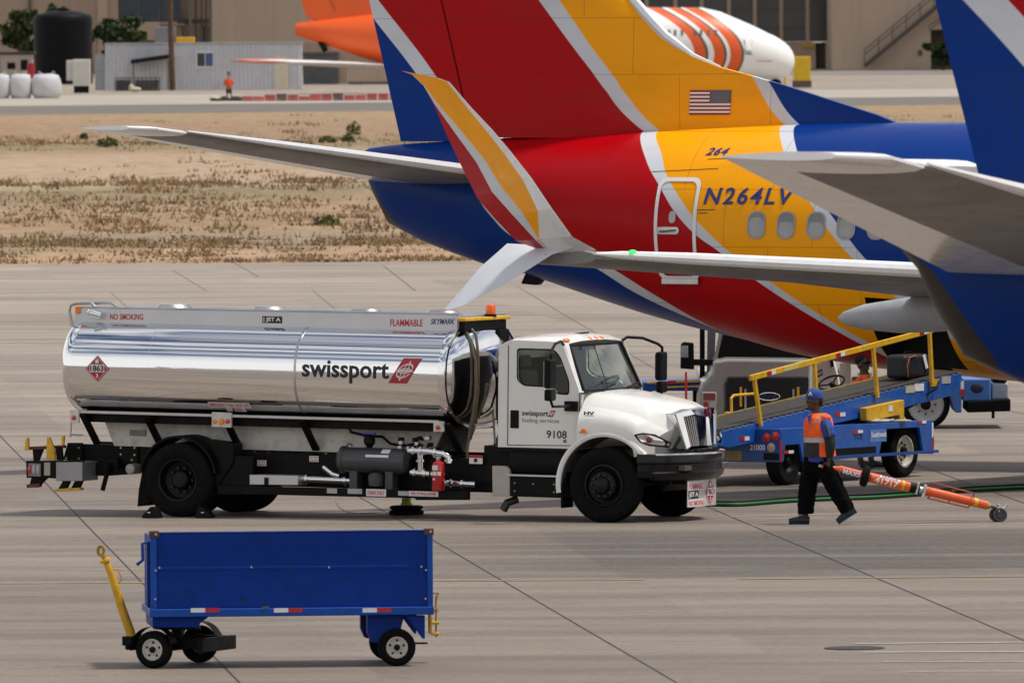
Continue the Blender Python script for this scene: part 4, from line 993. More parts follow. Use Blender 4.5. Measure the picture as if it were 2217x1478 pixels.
# hood and fenders
def arch_z(x):
    return .512+math.sqrt(max(0,.70**2-x*x)) if abs(x) < .70 else .512
S = [(-.43,1.60,1.765,1.80,1.14,1.36),(-.3,1.585,1.75,1.79,1.14,1.39),(-.1,1.56,1.725,1.765,1.145,1.41),(.1,1.53,1.695,1.74,1.145,1.40),(.3,1.495,1.66,1.71,1.145,1.375),(.45,1.46,1.63,1.685,1.14,1.335),(.58,1.43,1.60,1.66,1.13,1.29),(.66,1.41,1.585,1.645,1.12,1.26),(.76,1.375,1.56,1.615,1.09,1.22),(.86,1.33,1.53,1.575,1.04,1.17),(.93,1.31,1.51,1.55,1.00,1.15),(.985,1.27,1.48,1.52,.94,1.12)]
rings = []
for i, (x, zc, zh, zt, yo, zf) in enumerate(S):
    k = 1.0 if x < .5 else 1-.30*((x-.5)/.5)**2
    zb = arch_z(x) if x < .64 else .93
    zf = max(zf, zb+.03)
    half = [(-yo+.005,zb),(-yo,max(zb+.02,zf-.10)),(-yo+.02,zf),(-yo+.08,zf+(zc-zf)*.55),(-yo+.19,zc-.012),(-.93*k,zc+.012),(-.84*k,zh-.045),(-.74*k,zh),(-.4*k,zt-.01),(0,zt)]
    pts = half+[(-y_,z_) for y_,z_ in half[:-1][::-1]]
    dx = lambda y_: -.42*(abs(y_)/1.1)**1.7*min(1,max(0,(x-.40)*1.75))
    rings.append([V((x+dx(y_),y_,z_)) for y_,z_ in pts])
mb = MB(); mb.loft(rings, False, 0, closed=False); n = len(rings[0])
mb.add(rings[-1], [tuple(range(n))]); hood = mb.build('hood', WHITE, truck, smooth=50)
mb = MB()
for s in (-1,1):
    mb.loft([[V((.70*k*math.cos(R(a_)), s*y_, .512+.70*k*math.sin(R(a_)))) for k, y_ in ((.945,1.0),(.95,1.15),(1.0,1.165),(1.05,1.15),(1.05,1.0))] for a_ in range(28,196,6)], True, 0, closed=False)
each(mb, 'wheel_arch', WHITE, hood, smooth=45)
mb = MB()
for s in (-1,1): mb.loft([[V((.66*math.cos(R(a_)), s*y_, .512+.66*math.sin(R(a_)))) for y_ in (.5,1.12)] for a_ in range(10,200,8)], False, 0, closed=False)
each(mb, 'arch_liner', mat('arch_liner_grey', (.10,.10,.095), .8, var=.2), hood)
for s in (-1,1):
    mb = MB(); mb.box((-.66,s*.8,.18),(-.63,s*1.14,.52)); mb.build('front_mud_flap', RUBBER, hood)
    mb = MB(); mb.prism([(-.39,1.22),(-.26,1.22),(-.29,1.275),(-.33,1.285)],1,s*1.13,s*1.165); mb.build('turn_lamp', LAMPAMBER, hood, bevel=.006)
# grille
mb = MB()
go = [(-.70,1.50),(-.40,1.555),(0,1.57),(.40,1.555),(.70,1.50),(.52,1.0),(-.52,1.0)]; gi = [(-.55,1.455),(-.32,1.485),(0,1.44),(.32,1.485),(.55,1.455),(.43,1.04),(-.43,1.04)]
gx = lambda y_, z_: 1.06-.36*(abs(y_)/1.1)**1.6-.06*(z_-1.0)
n = 7
mb.add([V((gx(*p),p[0],p[1])) for p in go]+[V((gx(*p),p[0],p[1])) for p in gi]+[V((gx(*p)-.32,p[0]*.98,p[1])) for p in go], [(j,(j+1)%n,(j+1)%n+n,j+n) for j in range(n)]+[(j,(j+1)%n,(j+1)%n+2*n,j+2*n) for j in range(n)])
gr = mb.build('grille', CHROME, hood, smooth=0, bevel=.012)
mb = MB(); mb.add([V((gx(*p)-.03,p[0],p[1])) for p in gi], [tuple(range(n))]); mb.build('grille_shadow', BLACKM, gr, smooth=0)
mb = MB()
for i in range(11):
    for s in (-1,1):
        yt = s*(.06+.046*i); yb = yt*.78; zt = 1.45+.02*(i/10 if i < 7 else .7); zb = 1.05 if i > 1 else 1.05
        mb.bar((gx(yt,zt)-.01,yt,zt),(gx(yb,zb)-.01,yb,zb),.018,.02)
mb.loft([[V((gx(0,1.44)-.01,-.035,1.44)),V((gx(0,1.44)+.02,0,1.44)),V((gx(0,1.44)-.01,.035,1.44))],[V((gx(0,1.05)-.01,-.035,1.05)),V((gx(0,1.05)+.03,0,1.05)),V((gx(0,1.05)-.01,.035,1.05))]])
each(mb, 'grille_bar', CHROME, gr)
mb = MB(); gz = 1.50; mb.add([(1.062,0,gz+.09),(1.07,-.05,gz),(1.065,0,gz-.09),(1.07,.05,gz),(1.085,0,gz)],[(0,1,4),(1,2,4),(2,3,4),(3,0,4)]); mb.build('emblem', mat('emblem_red', (.25,.02,.03), .2, .4), gr, smooth=0)
# headlamps
for s in (-1,1):
    P_ = [(.47,1.165,1.21),(.58,1.155,1.235),(.72,1.07,1.215),(.86,.86,1.10),(.84,.88,1.055),(.66,1.12,1.08),(.55,1.16,1.12)]
    c = V((.70,s*1.085,1.145)); mb = MB(); v_ = [V((x,s*y_*(1 if s < 0 else .95),z)) for x,y_,z in P_]; mb.add(v_+[c+V((.03,s*.03,0))], [(j,(j+1)%7,7) for j in range(7)]); hl = mb.build('headlamp', CHROME, hood, smooth=60)
    mb = MB(); mb.add([c+(p-c)*1.05+V((.012,s*.018,0)) for p in v_]+[c+V((.045,s*.05,0))], [(j,(j+1)%7,7) for j in range(7)]); mb.build('lens', glass('clear_lens', (.95,.95,.95)), hl, smooth=60)
    mb = MB(); mb.ball((.66,s*1.125,1.15),(.05,.03,.04)); mb.build('turn_signal', mat('dull_amber', (.20,.03,.02), .3), hl)
    mb = MB(); mb.tube([c+(p-c)*1.04+V((.006,s*.010,0)) for p in v_+v_[:1]], .012, 6); mb.build('lamp_edge', BLACKM, hl)
# bumper
plan = [(.50,-1.17),(.60,-1.165),(.73,-1.10),(.85,-.95),(.97,-.7),(1.08,-.35),(1.115,0)]; plan = plan+[(x,-y) for x,y in plan[:-1][::-1]]
prof = [(-.10,.955),(.0,.95),(.012,.93),(.012,.83),(-.015,.81),(-.015,.71),(.01,.69),(-.01,.63),(-.05,.59),(-.12,.58)]
rings = []
for i, (x, y) in enumerate(plan):
    a_, b_2 = plan[max(i-1,0)], plan[min(i+1,len(plan)-1)]; t = V((b_2[0]-a_[0], b_2[1]-a_[1])).normalized(); nx, ny = t.y, -t.x
    fac = .35+.65*min(1, (x-.50)/.3+.2)
    rings.append([V((x+nx*o_, y+ny*o_, .95-(.95-z_)*(1 if z_ > .6 else fac*1.0))) for o_, z_ in prof])
mb = MB(); mb.loft(rings, False, 0, closed=False); bp = mb.build('bumper', mat('gloss_black_bumper', (.006,.006,.007), .3, coat=.15, spec=.2), truck, smooth=40)
mb = MB(); mb.tube([(x+.012,y,.945) for x,y in plan[2:-2]], .016, 8); mb.build('bumper_trim', CHROME, bp)
mb = MB(); mb.box((1.0,-.36,.965),(1.04,.36,1.0)); mb.build('bumper_vent', BLACKM, bp)
for s in (-1,1): mb = MB(); mb.box((.98-.1,s*.5,.72),(1.03,s*.74,.79)); mb.build('fog_lamp', mat('smoked_lamp', (.05,.05,.055), .15, coat=.6), bp, bevel=.01)
mb = MB(); mb.prism([(.5,.93),(.85,.93),(.82,.62),(.62,.42)],1,-.6,.6); mb.build('front_underbody', BLACK, truck)
# hazard plate below the bumper
pl = MB(); py0, py1, pz0, pz1 = -.56, .40, .21, .575; pl.box((.985,py0,pz0),(.992,py1,pz1)); hp = pl.build('hazard_plate', mat('plate_aluminium', (.55,.53,.50), .4, .4), truck)
def ontoplate(y, z): return flat((.9945, y, z), (0,1,0), (0,0,1))
for (t_, z_, h_, m1, m2, w_) in (('FLAMMABLE', .455, .10, STW, DECALRED, .50), ('JET A', .335, .10, DECALBLACK, DECALWHITE, .32), ('NO SMOKING', .225, .09, STW, DECALRED, .54)):
    mb = MB(); mb.box((.992,py0+.03,z_-.012),(.9935,py0+.05+w_,z_+h_)); mb.build('plate_panel', m1, hp); text(t_, m2, hp, 'lettering', w_-.02, h_*.8, ontoplate(py0+.05, z_), bold=.03)
def diamond(parent, place, r, m=REFRED):
    """A hazard diamond: red field, white number panel, flame, class digit."""
    def P(u, v, o): return place(u*r, v*r, o)
    mb = MB(); n = 10; g = lambda a, b_, o=0: P((a-b_), (a+b_-1), o)
    for i in range(n):
        for j in range(n): mb.add([g(i/n,j/n),g((i+1)/n,j/n),g((i+1)/n,(j+1)/n),g(i/n,(j+1)/n)],[(0,1,2,3)])
    d = mb.build('hazard_diamond', [m, DECALWHITE], parent, smooth=0)
    mb = MB()
    for k in range(4):
        for sx in (1,-1):
            for sy in (1,-1): mb.add([P(sx*(.93-k*.2325),sy*k*.2325,.002),P(sx*(.93-(k+1)*.2325),sy*(k+1)*.2325,.002),P(sx*(.89-(k+1)*.2225),sy*(k+1)*.2225,.002),P(sx*(.89-k*.2225),sy*k*.2225,.002)],[(0,1,2,3)])
    mb.build('border_line', DECALWHITE, d, smooth=0); mb = MB()
    for k in range(4): mb.add([P(-.62,-.25+.145*k,.003),P(.62,-.25+.145*k,.003),P(.62,-.25+.145*(k+1),.003),P(-.62,-.25+.145*(k+1),.003)],[(0,1,2,3)])
    mb.build('number_panel', STW, d, smooth=0)
    text('1863', DECALBLACK, d, 'number', 1.12*r, .46*r, lambda u,v: P(-.56+u/r,-.19+v/r,.005), bold=.03)
    text('3', DECALWHITE, d, 'class_number', .2*r, .32*r, lambda u,v: P(-.1+u/r,-.68+v/r,.004), bold=.04)
    fl = [(-.12,.42),(.12,.42),(.16,.55),(.08,.66),(.03,.80),(-.04,.68),(-.10,.70),(-.16,.55)]
    mb = MB(); mb.add([P(u,v,.004) for u,v in fl],[tuple(range(8))]); mb.build('flame', DECALWHITE, d, smooth=0)
diamond(hp, lambda u,v,o: V((.9945+o, .20+u*.95, .395+v)), .185)
# lettering on the tank
def on_tank(px, py, off=.006):
    q = tq(px,py,-1.15)
    return lambda u,v: V((q.x+u, tank_y(q.z+v)-off, q.z+v))
def tank_len(p0, p1): return tq(p1,800,-1.18).x - tq(p0,800,-1.18).x
q = tq(212,798,-1.18)
def pl_(u,v,o=0): return V((q.x+u, tank_y(q.z+v)-.008-o, q.z+v))
diamond(tank, pl_, .187)
INK = mat('logo_charcoal', (.008,.008,.011), .4); LRED = mat('logo_red', (.40,.015,.03), .35)
text('swissport', INK, tank, 'lettering', tank_len(657,845), .315, on_tank(657,827), bold=.022, slices=6, space=1.02)
def logo(P, parent):                             # P(u, v): u, v in 0..1 of the slanted red flag
    mb = MB(); n = 6
    for i in range(n): mb.add([P(0+.0,i/n,0),P(1,i/n,0),P(1,(i+1)/n,0),P(0,(i+1)/n,0)],[(0,1,2,3)])
    o = mb.build('logo_flag', LRED, parent, smooth=0); mb = MB()
    def arcline(cx, cy, rx, ry, a0, a1, w_, k=18):
        for i in range(k):
            t0, t1 = R(a0+(a1-a0)*i/k), R(a0+(a1-a0)*(i+1)/k)
            mb.add([P(cx+(rx-w_)*math.cos(t0),cy+(ry-w_)*math.sin(t0),.003),P(cx+rx*math.cos(t0),cy+ry*math.sin(t0),.003),P(cx+rx*math.cos(t1),cy+ry*math.sin(t1),.003),P(cx+(rx-w_)*math.cos(t1),cy+(ry-w_)*math.sin(t1),.003)],[(0,1,2,3)])
    arcline(.5,.5,.40,.30,20,340,.05); arcline(.5,.5,.14,.30,0,360,.045); arcline(.5,.5,.40,.10,0,360,.035)
    mb.add([P(.46,.12,.003),P(.54,.12,.003),P(.54,.88,.003),P(.46,.88,.003)],[(0,1,2,3)]); mb.add([P(.06,.47,.003),P(.94,.47,.003),P(.94,.53,.003),P(.06,.53,.003)],[(0,1,2,3)])
    mb.build('logo_globe', DECALWHITE, o, smooth=0)
a, c, e = tq(842,829,-1.18), tq(882,830,-1.18), tq(874,775,-1.18)
logo(lambda u,v,o: (lambda x,z: V((x, tank_y(z)-.007-o, z)))(a.x+(c.x-a.x)*u+(e.x-a.x)*v, a.z+(c.z-a.z)*u+(e.z-a.z)*v), tank)
q = tq(443,882,-1.08); wd = tank_len(443,533)
mb = MB(); f_ = on_tank(443,882,.004); 
for i in range(3): mb.add([f_(0,.075*i/3),f_(wd,.075*i/3),f_(wd,.075*(i+1)/3),f_(0,.075*(i+1)/3)],[(0,1,2,3)])
o = mb.build('sticker', STW, tank, smooth=0); g_ = on_tank(443,882,.007); text('EMERGENCY FUEL SHUT-OFF', DECALRED, o, 'lettering', wd*.94, .05, lambda u,v: g_(u+wd*.03,v+.012), bold=.02)
f2 = on_tank(476,891,.004); mb = MB(); mb.add([f2(0,0),f2(.09,0),f2(.09,.06),f2(0,.06)],[(0,1,2,3)]); mb.add([f2(.12,0),f2(.30,0),f2(.30,.05),f2(.12,.05)],[(0,1,2,3)]); mb.build('sticker', STW, tank, smooth=0)
g2 = on_tank(488,891,.007); text('PUSH', DECALRED, o, 'lettering', .14, .035, lambda u,v: g2(u+.02,v+.008), bold=.02)
def trough_text(t_, px0, px1, py0, py1, m, bold=.02, shear=0):
    q0, q1 = tq(px0,py1,-.8), tq(px1,py1,-.8); z1 = tq(px0,py0,-.8).z
    text(t_, m, tr, 'lettering', q1.x-q0.x, z1-q0.z, flat((q0.x,-.803,q0.z),(q1.x-q0.x,0,0.008),(0,0,1)), bold=bold, shear=shear)
trough_text('NO SMOKING',238,310,679,692,DECALRED); trough_text('FLAMMABLE',845,915,691,706,DECALRED); trough_text('SKYMARK',932,985,690,702,mat('indigo_lettering',(.03,.04,.14),.4),.02,.35)
q0, q1 = tq(568,699,-.8), tq(611,685,-.8); mb = MB(); mb.box((q0.x,-.804,q0.z),(q1.x,-.8,q1.z)); o = mb.build('sticker', DECALBLACK, tr); text('| JET A', DECALWHITE, o, 'lettering', (q1.x-q0.x)*.86, (q1.z-q0.z)*.72, flat((q0.x+.02,-.8065,q0.z+.012),(1,0,0),(0,0,1)), bold=.03)
# lettering on the door and hood
def door_text(t_, px0, px1, py0, py1, m, bold=.02, y=-YS-.004, parent=cabo):
    q0, q1 = tq(px0,py1,y), tq(px1,py1,y); z1 = tq(px0,py0,y).z
    return text(t_, m, parent, 'lettering', q1.x-q0.x, z1-q0.z, flat((q0.x,y,q0.z),(1,0,0),(0,0,1)), bold=bold)
door_text('swissport',1130,1187,888,903,INK,.02); door_text('fueling services',1130,1210,904,916,mat('grey_lettering',(.12,.12,.12),.5),0); door_text('9108',1183,1227,931,948,DECALBLACK,.015); door_text('c',1219,1227,951,958,DECALBLACK,.05)
a2, c2, e2 = tq(1187,902,-YS), tq(1197,902,-YS), tq(1193,888,-YS)
logo(lambda u,v,o: V((a2.x+(c2.x-a2.x)*u+(e2.x-a2.x)*v, -YS-.004-o, a2.z+(e2.z-a2.z)*v)), cabo)
door_text('HV',1264,1287,890,898,DECALBLACK,.05,-1.10,hood); door_text('—',1266,1286,899,900,DECALBLACK,.03,-1.115,hood)
# steps, exhaust, battery box
mb = MB(); mb.lathe((0,-.86,.78),0,[(.0,-1.50),(.2,-1.50),(.22,-1.48),(.22,-.66),(.2,-.64),(0,-.64)],28); mb.build('side_tank', BLACK, truck)
plate_side('step', [(1098,1030),(1226,1034),(1226,1078),(1102,1074)], -1.08, .5, BLACK, bev=.02)
mb = MB(); mb.box((-1.5,-1.12,.60),(-.66,-.9,.625)); mb.build('step_tread', STEEL, truck)
bolts([(1115,1045),(1155,1047),(1200,1048),(1115,1062),(1200,1065)], -1.08, truck, .01)
plate_side('battery_box', [(1065,1008),(1096,1009),(1103,1016),(1103,1074),(1066,1073)], -1.10, .4, mat('box_beige', (.42,.38,.34), .5, .2, var=.06), bev=.01)
mb = MB(); mb.tube(at_([(1120,1080,-.7),(1098,1088,-.8),(1090,1104,-.8)]), .055, 14); mb.build('exhaust_pipe', mat('sooty_steel', (.08,.075,.07), .5, .6), truck)
mb = MB(); mb.box((-1.95,-.9,.5),(-1.7,.9,1.0)); mb.build('frame_step', BLACK, truck, bevel=.01)
# chocks, extinguisher, cone base
def chock(px, py, flip, label):
    p = ground(px, py); o = empty('wheel_chock', p, label, 'wheel chock', rz=-25, group='chocks at the rear wheel')
    mb = MB(); d = -1 if flip else 1
    mb.prism([(-.12*d,.001),(.11*d,.001),(.11*d,.04),(-.02*d,.16),(-.07*d,.16),(-.12*d,.03)],1,-.09,.09); mb.build('wedge', BLACKM, o, bevel=.004, smooth=20)
    mb = MB(); mb.tube([(-.02,-.095,.08),(.0,-.11,.08),(.02,-.095,.08)], .01, 6); mb.build('eye', STEEL, o)
chock(329,1121,True,'black rubber chock behind the rear wheel of the fuel truck'); chock(445,1121,False,'black rubber chock ahead of the rear wheel of the fuel truck')
q = TP.M @ tq(949,1062,-1.18)
ex = empty('fire_extinguisher', q, 'red fire extinguisher clamped to the side of the fuel truck', 'fire extinguisher', rz=-25)
ER = mat('extinguisher_red', (.42,.008,.012), .22, var=.05, coat=.5)
mb = MB(); mb.lathe((0,0,0),2,[(0,0),(.08,.0),(.088,.012),(.088,.34),(.075,.385),(.035,.41),(.03,.43)],28); mb.build('cylinder', ER, ex)
mb = MB(); mb.cyl((0,0,.42),(0,0,.46),.028,n=12); mb.bar((-.07,0,.47),(.05,0,.455),.025,.015); mb.bar((-.07,0,.50),(.04,0,.475),.025,.012); mb.build('valve', STEEL, ex, bevel=.003)
mb = MB(); mb.tube([(-.02,0,.44),(-.09,-.02,.42),(-.12,-.02,.30),(-.115,-.02,.12)], .012, 8); mb.build('hose', BLACKM, ex)
def on_cyl(u0, u1, z0, z1, m):
    mb = MB(); n = 6
    f = lambda a_, z_: V((.0895*math.sin(a_), -.0895*math.cos(a_), z_))
    for i in range(n): a0, a1 = u0+(u1-u0)*i/n, u0+(u1-u0)*(i+1)/n; mb.add([f(a0,z0),f(a1,z0),f(a1,z1),f(a0,z1)],[(0,1,2,3)])
    mb.build('label', m, ex, smooth=0)
on_cyl(-.75,.35,.29,.355,STW); on_cyl(-.75,.15,.215,.265,STW); on_cyl(.25,.85,.215,.265,STW); on_cyl(-.6,-.1,.15,.175,STW)
p = ground(880,1113); cb = empty('rubber_base', p, 'black rubber pad with a lime green collar under the truck', 'cone base')
mb = MB(); mb.lathe((0,0,0),2,[(0,.0),(.23,.0),(.245,.02),(.245,.045),(.22,.06),(.2,.07),(.235,.085),(.235,.11),(.21,.125),(.08,.13)],28); mb.build('pad', RUBBER, cb)
mb = MB(); mb.lathe((0,0,0),2,[(.075,.128),(.085,.13),(.08,.16),(.065,.165),(.065,.24),(.05,.25),(0,.25)],20); mb.build('collar', mat('lime_plastic', (.42,.55,.03), .4), cb)
# ------------------------------------------------------------------ second aircraft, nearer, its tail at the right edge
o2 = copy_tree(plane); P3 = Pose((10.264, 113.0, 0), -4.5, 0, 1.1); o2.matrix_world = P3.M @ Matrix.Rotation(R(-1), 4, 'X')
tag(o2, 'nearer airliner cut by the right edge, showing blue tail cone, stabiliser and rudder', 'airplane')
# ------------------------------------------------------------------ blue baggage cart
g0 = ground(595, 1444); KP = Pose(g0 + V((0,.65,0)), 5)
def kq(px, py, y): return KP.at(px, py, 1, y)
cart = empty('baggage_cart', KP.M.to_translation(), 'blue box baggage cart with raised yellow drawbar in the foreground', 'baggage cart', M=KP.M)
CB = mat('cart_blue', (.001,.032,.25), .5, var=.10, scale=2.5, dirt=(.002,.012,.08,.4), spec=.15)
CB2 = mat('cart_blue_rail', (.004,.065,.36), .42, var=.12, scale=4, dirt=(.005,.02,.08,.4), spec=.25)  # lighter blue paints in the sun that the protruding rail catches
X0, X1, Y0, Y1 = -1.385, 1.655, -.70, .72
mb = MB()                                        # near side: pressed panel with folds
prof = [(-.70,1.475),(-.712,1.46),(-.712,1.40),(-.700,1.275),(-.690,1.15),(-.690,1.105),(-.706,1.095),(-.706,1.07),(-.700,1.06),(-.700,.655),(-.66,.655),(-.66,1.475)]
mb.loft([[V((x,y,z)) for y,z in prof] for x in (X0,X1)]); pn = mb.build('side_panel', CB, cart, bevel=.003, smooth=20)
mb = MB(); mb.box((X0,.68,.655),(X1,.72,1.40)); mb.build('side_panel', CB, cart, bevel=.006)
for x in (X0,X1-.03): mb = MB(); mb.box((x,-.655,.655),(x+.03,.675,1.42)); mb.build('end_panel', CB, cart, bevel=.006)
mb = MB(); mb.box((X0+.035,-.65,.655),(X1-.035,.67,.69)); mb.build('floor', mat('cart_floor', (.2,.2,.21), .5, .5, var=.2), cart)
mb = MB(); mb.box((X0-.02,-.725,1.474),(X1+.015,-.655,1.49)); mb.build('top_rim', mat('sunlit_rim', (.20,.23,.42), .4, .3, var=.2), cart, bevel=.004)  # paler colour paints in the sun along the top edge
mb = MB(); mb.prism([(X0-.03,.56),(X1+.02,.56),(X1+.02,.65),(X0-.03,.65)],1,-.735,-.64); mb.build('side_rail', CB2, cart, bevel=.012)
mb = MB(); mb.box((X0-.03,-.635,.57),(X1+.02,.74,.65)); mb.build('bed_frame', CB2, cart, bevel=.01)
mb = MB(); mb.box((X0-.02,-.728,.64),(X0+.045,-.70,1.44)); mb.build('corner_post', CB2, cart, bevel=.006)
mb = MB(); mb.box((X1-.05,-.728,.64),(X1+.01,-.70,1.44)); mb.build('corner_post', CB2, cart, bevel=.006)
RUST = mat('rusty_brown', (.10,.035,.02), .7, var=.4, scale=14, bump=.3)
for x in (X0-.03, X1-.085): 
    mb = MB(); mb.box((x,-.74,1.425),(x+.105,-.62,1.495)); k = mb.build('corner_guard', RUST, cart, bevel=.006); mb = MB(); mb.cyl((x+.07,-.745,1.462),(x+.07,-.73,1.462),.014,n=10); mb.build('bolt', STEEL, k)
for px, py in ((345,1228),(337,1234),(336,1296),(544,1227),(712,1227),(912,1226),(922,1233),(921,1295)):
    q = kq(px,py,-.712); mb = MB(); mb.cyl((q.x,-.735,q.z),(q.x,-.70,q.z),.011,n=10); mb.build('bolt', STEEL, pn)
for (a_, c_) in ((413,475),(593,655),(785,847)):
    q0, q1 = kq(a_,1325,-.736), kq(c_,1315,-.736); m_ = (q0.x+q1.x)/2
    mb = MB(); mb.box((q0.x,-.739,q0.z),(m_,-.735,q1.z)); mb.box((m_+.001,-.739,q0.z),(q1.x,-.735,q1.z), 1); mb.build('reflector', [REFWHITE, REFRED], cart)
SMEAR = mat('black_scuff', (.006,.008,.02), .7, var=.3)
for pts in ([(620,1231),(632,1231),(629,1236),(624,1237)], [(566,1312),(585,1311),(580,1316),(568,1318)], [(520,1293),(536,1294),(530,1297),(522,1297)]):
    q = [kq(*p,-.708) for p in pts]; mb = MB(); mb.add([(p.x,-.738 if p.z < .66 else -.7075,p.z) for p in q],[(0,1,2,3)]); mb.build('scuff', SMEAR, pn, smooth=0)
mb = MB(); mb.tube([kq(322,1173,-.6),kq(308,1176,-.6),kq(309,1212,-.6),kq(296,1222,-.6)], .018, 8); mb.build('latch_lever', CB2, cart)
mb = MB(); mb.box((X0-.05,-.6,.66),(X0-.01,-.5,1.38)); mb.build('end_post', CB, cart, bevel=.006)
# turntable and bogie
a, c = kq(330,1330,-.6), kq(452,1330,-.6)
mb = MB(); mb.prism([(a.x,.555),(c.x,.555),(c.x-.1,.48),(c.x-.1,.44),(a.x,.44)],1,-.6,.6); mb.build('turntable', CB, cart, bevel=.01)
bx = kq(383,1375,0).x
mb = MB(); mb.cyl((bx,0,.30),(bx,0,.44),.06,n=16); mb.lathe((bx,0,.40),2,[(0,0),(.26,0),(.26,.035),(0,.035)],28); mb.build('king_pin', BLACK, cart)
bog = Matrix.Translation(V((bx,0,0))) @ Matrix.Rotation(R(-27),4,'Z')
def bq(x, y, z): return bog @ V((x,y,z))
mb = MB(); mb.bar(bq(0,-.55,.22),bq(0,.55,.22),.10,.10); mb.bar(bq(-.42,-.30,.26),bq(.45,-.30,.26),.08,.12); mb.bar(bq(-.42,.30,.26),bq(.45,.30,.26),.08,.12); mb.bar(bq(.45,-.42,.24),bq(.45,.5,.24),.08,.15); mb.bar(bq(-.42,-.4,.28),bq(-.42,.4,.28),.12,.10); mb.build('bogie_frame', BLACK, cart, bevel=.008)
RIMW = mat('cream_rim', (.55,.53,.47), .45, var=.1, scale=12, dirt=(.15,.12,.1,.4))
def small_wheel(parent, M, r=.205, w=.13, rw=.118, s=-1, name='wheel'):
    mb = MB(); mb.lathe((0,0,0),1,[(rw,-w*.42),(r*.72,-w*.5),(r-.03,-w*.5),(r-.006,-w*.36),(r,-w*.2),(r,w*.2),(r-.006,w*.36),(r-.03,w*.5),(r*.72,w*.5),(rw,w*.42)],44)
    o = mb.build(name, RUBBER, parent); o.matrix_local = M
    mb = MB(); mb.lathe((0,0,0),1,[(rw+.004,s*w*.40),(rw-.012,s*w*.42),(rw-.022,s*w*.26),(rw*.55,s*w*.20),(rw*.42,s*w*.30),(0,s*w*.30)],32); rm = mb.build('rim', RIMW, o)
    mb = MB()
    for i in range(5): t = 2*math.pi*i/5+.3; mb.lathe((rw*.66*math.cos(t), s*(w*.235+.003), rw*.66*math.sin(t)),1,[(0,0),(rw*.115,0),(rw*.115,-s*.01)],10)
    mb.build('rim_hole', BLACKM, rm)
    mb = MB(); mb.lathe((0,0,0),1,[(rw*.30,s*w*.28),(rw*.28,s*w*.5),(rw*.18,s*w*.55),(0,s*w*.56)],14); mb.build('hub', BLACKM, rm)
    return o
for s in (-1,1):
    small_wheel(cart, bog @ Matrix.Translation(V((0,s*.62,.205))), s=s)
    small_wheel(cart, Matrix.Translation(V((1.273,s*.62,.205))), s=s)
    mb = MB(); pts = []
    mb.loft([[bq(.25*math.cos(R(a_)), s*y_, .205+.25*math.sin(R(a_))) for y_ in (.53,.71)] for a_ in range(15,190,12)], False, 0, closed=False); mb.build('mudguard', BLACK, cart)
# rear legs
for s in (-1,1):
    q = [kq(*p,-.66) for p in ((797,1332),(877,1332),(870,1360),(868,1385),(815,1392),(806,1390),(797,1370))]
    mb = MB(); mb.prism([(p.x,p.z) for p in q],1,s*.40,s*.56); mb.build('axle_bracket', CB, cart, bevel=.008)
    q = [kq(*p,-.66) for p in ((879,1332),(920,1332),(920,1382),(916,1382))]
    mb = MB(); mb.prism([(p.x,p.z) for p in q],1,s*.5,s*.66); mb.build('gusset', CB, cart, bevel=.006)
mb = MB(); mb.cyl((1.273,-.56,.205),(1.273,.56,.205),.035,n=12); mb.bar((1.32,-.5,.24),(1.62,-.5,.24),.03,.02); mb.build('rear_axle', BLACK, cart)
# drawbar folded up
mb = MB(); w_ = [kq(*p,-.05) for p in ((283,1392),(283,1370),(262,1310),(240,1240),(229,1215))]
mb.tube(w_, [.05,.052,.048,.040,.034], 14); db = mb.build('drawbar', YELLOW, cart)
q = kq(228,1213,-.05); d = (w_[4]-w_[3]).normalized(); mb = MB(); mb.cyl(q-d*.015,q+d*.02,.062,n=18); mb.build('collar', YELLOW, db, bevel=.004)
e = q+d*.12; mb = MB(); mb.tube([e+V((.032*math.cos(t),.0,.05*math.sin(t)))+d*.0 for t in [2*math.pi*i/16 for i in range(17)]], .017, 8); mb.tube([q,e-d*.05],.026,10); mb.build('tow_eye', mat('greasy_yellow', (.35,.22,.03), .5, var=.4, scale=20), db)
mb = MB(); mb.tube([kq(*p,-.05) for p in ((245,1231),(256,1231),(263,1252),(258,1260),(252,1262))], .009, 8); mb.build('grab_handle', YELLOW, db)
mb = MB(); mb.box((kq(283,1385,0).x-.06,-.12,.18),(kq(283,1385,0).x+.06,.12,.30)); mb.build('drawbar_clevis', BLACK, cart, bevel=.01)
# rear hitch
mb = MB(); mb.box((X1+.02,-.10,.32),(X1+.05,.10,.66)); mb.box((X1+.05,-.09,.30),(X1+.13,.09,.33)); mb.box((X1+.05,-.09,.42),(X1+.13,.09,.45)); ht = mb.build('hitch', YELLOW, cart, bevel=.006)
mb = MB(); mb.tube([(X1+.10,0,.28),(X1+.10,0,.66),(X1+.11,0,.73),(X1+.13,0,.76),(X1+.07,0,.76)], .011, 8); mb.cyl((X1+.10,0,.55),(X1+.10,0,.58),.03,n=12); mb.build('hitch_pin', mat('dull_gold', (.40,.26,.04), .45, .4, var=.3, scale=20), ht)

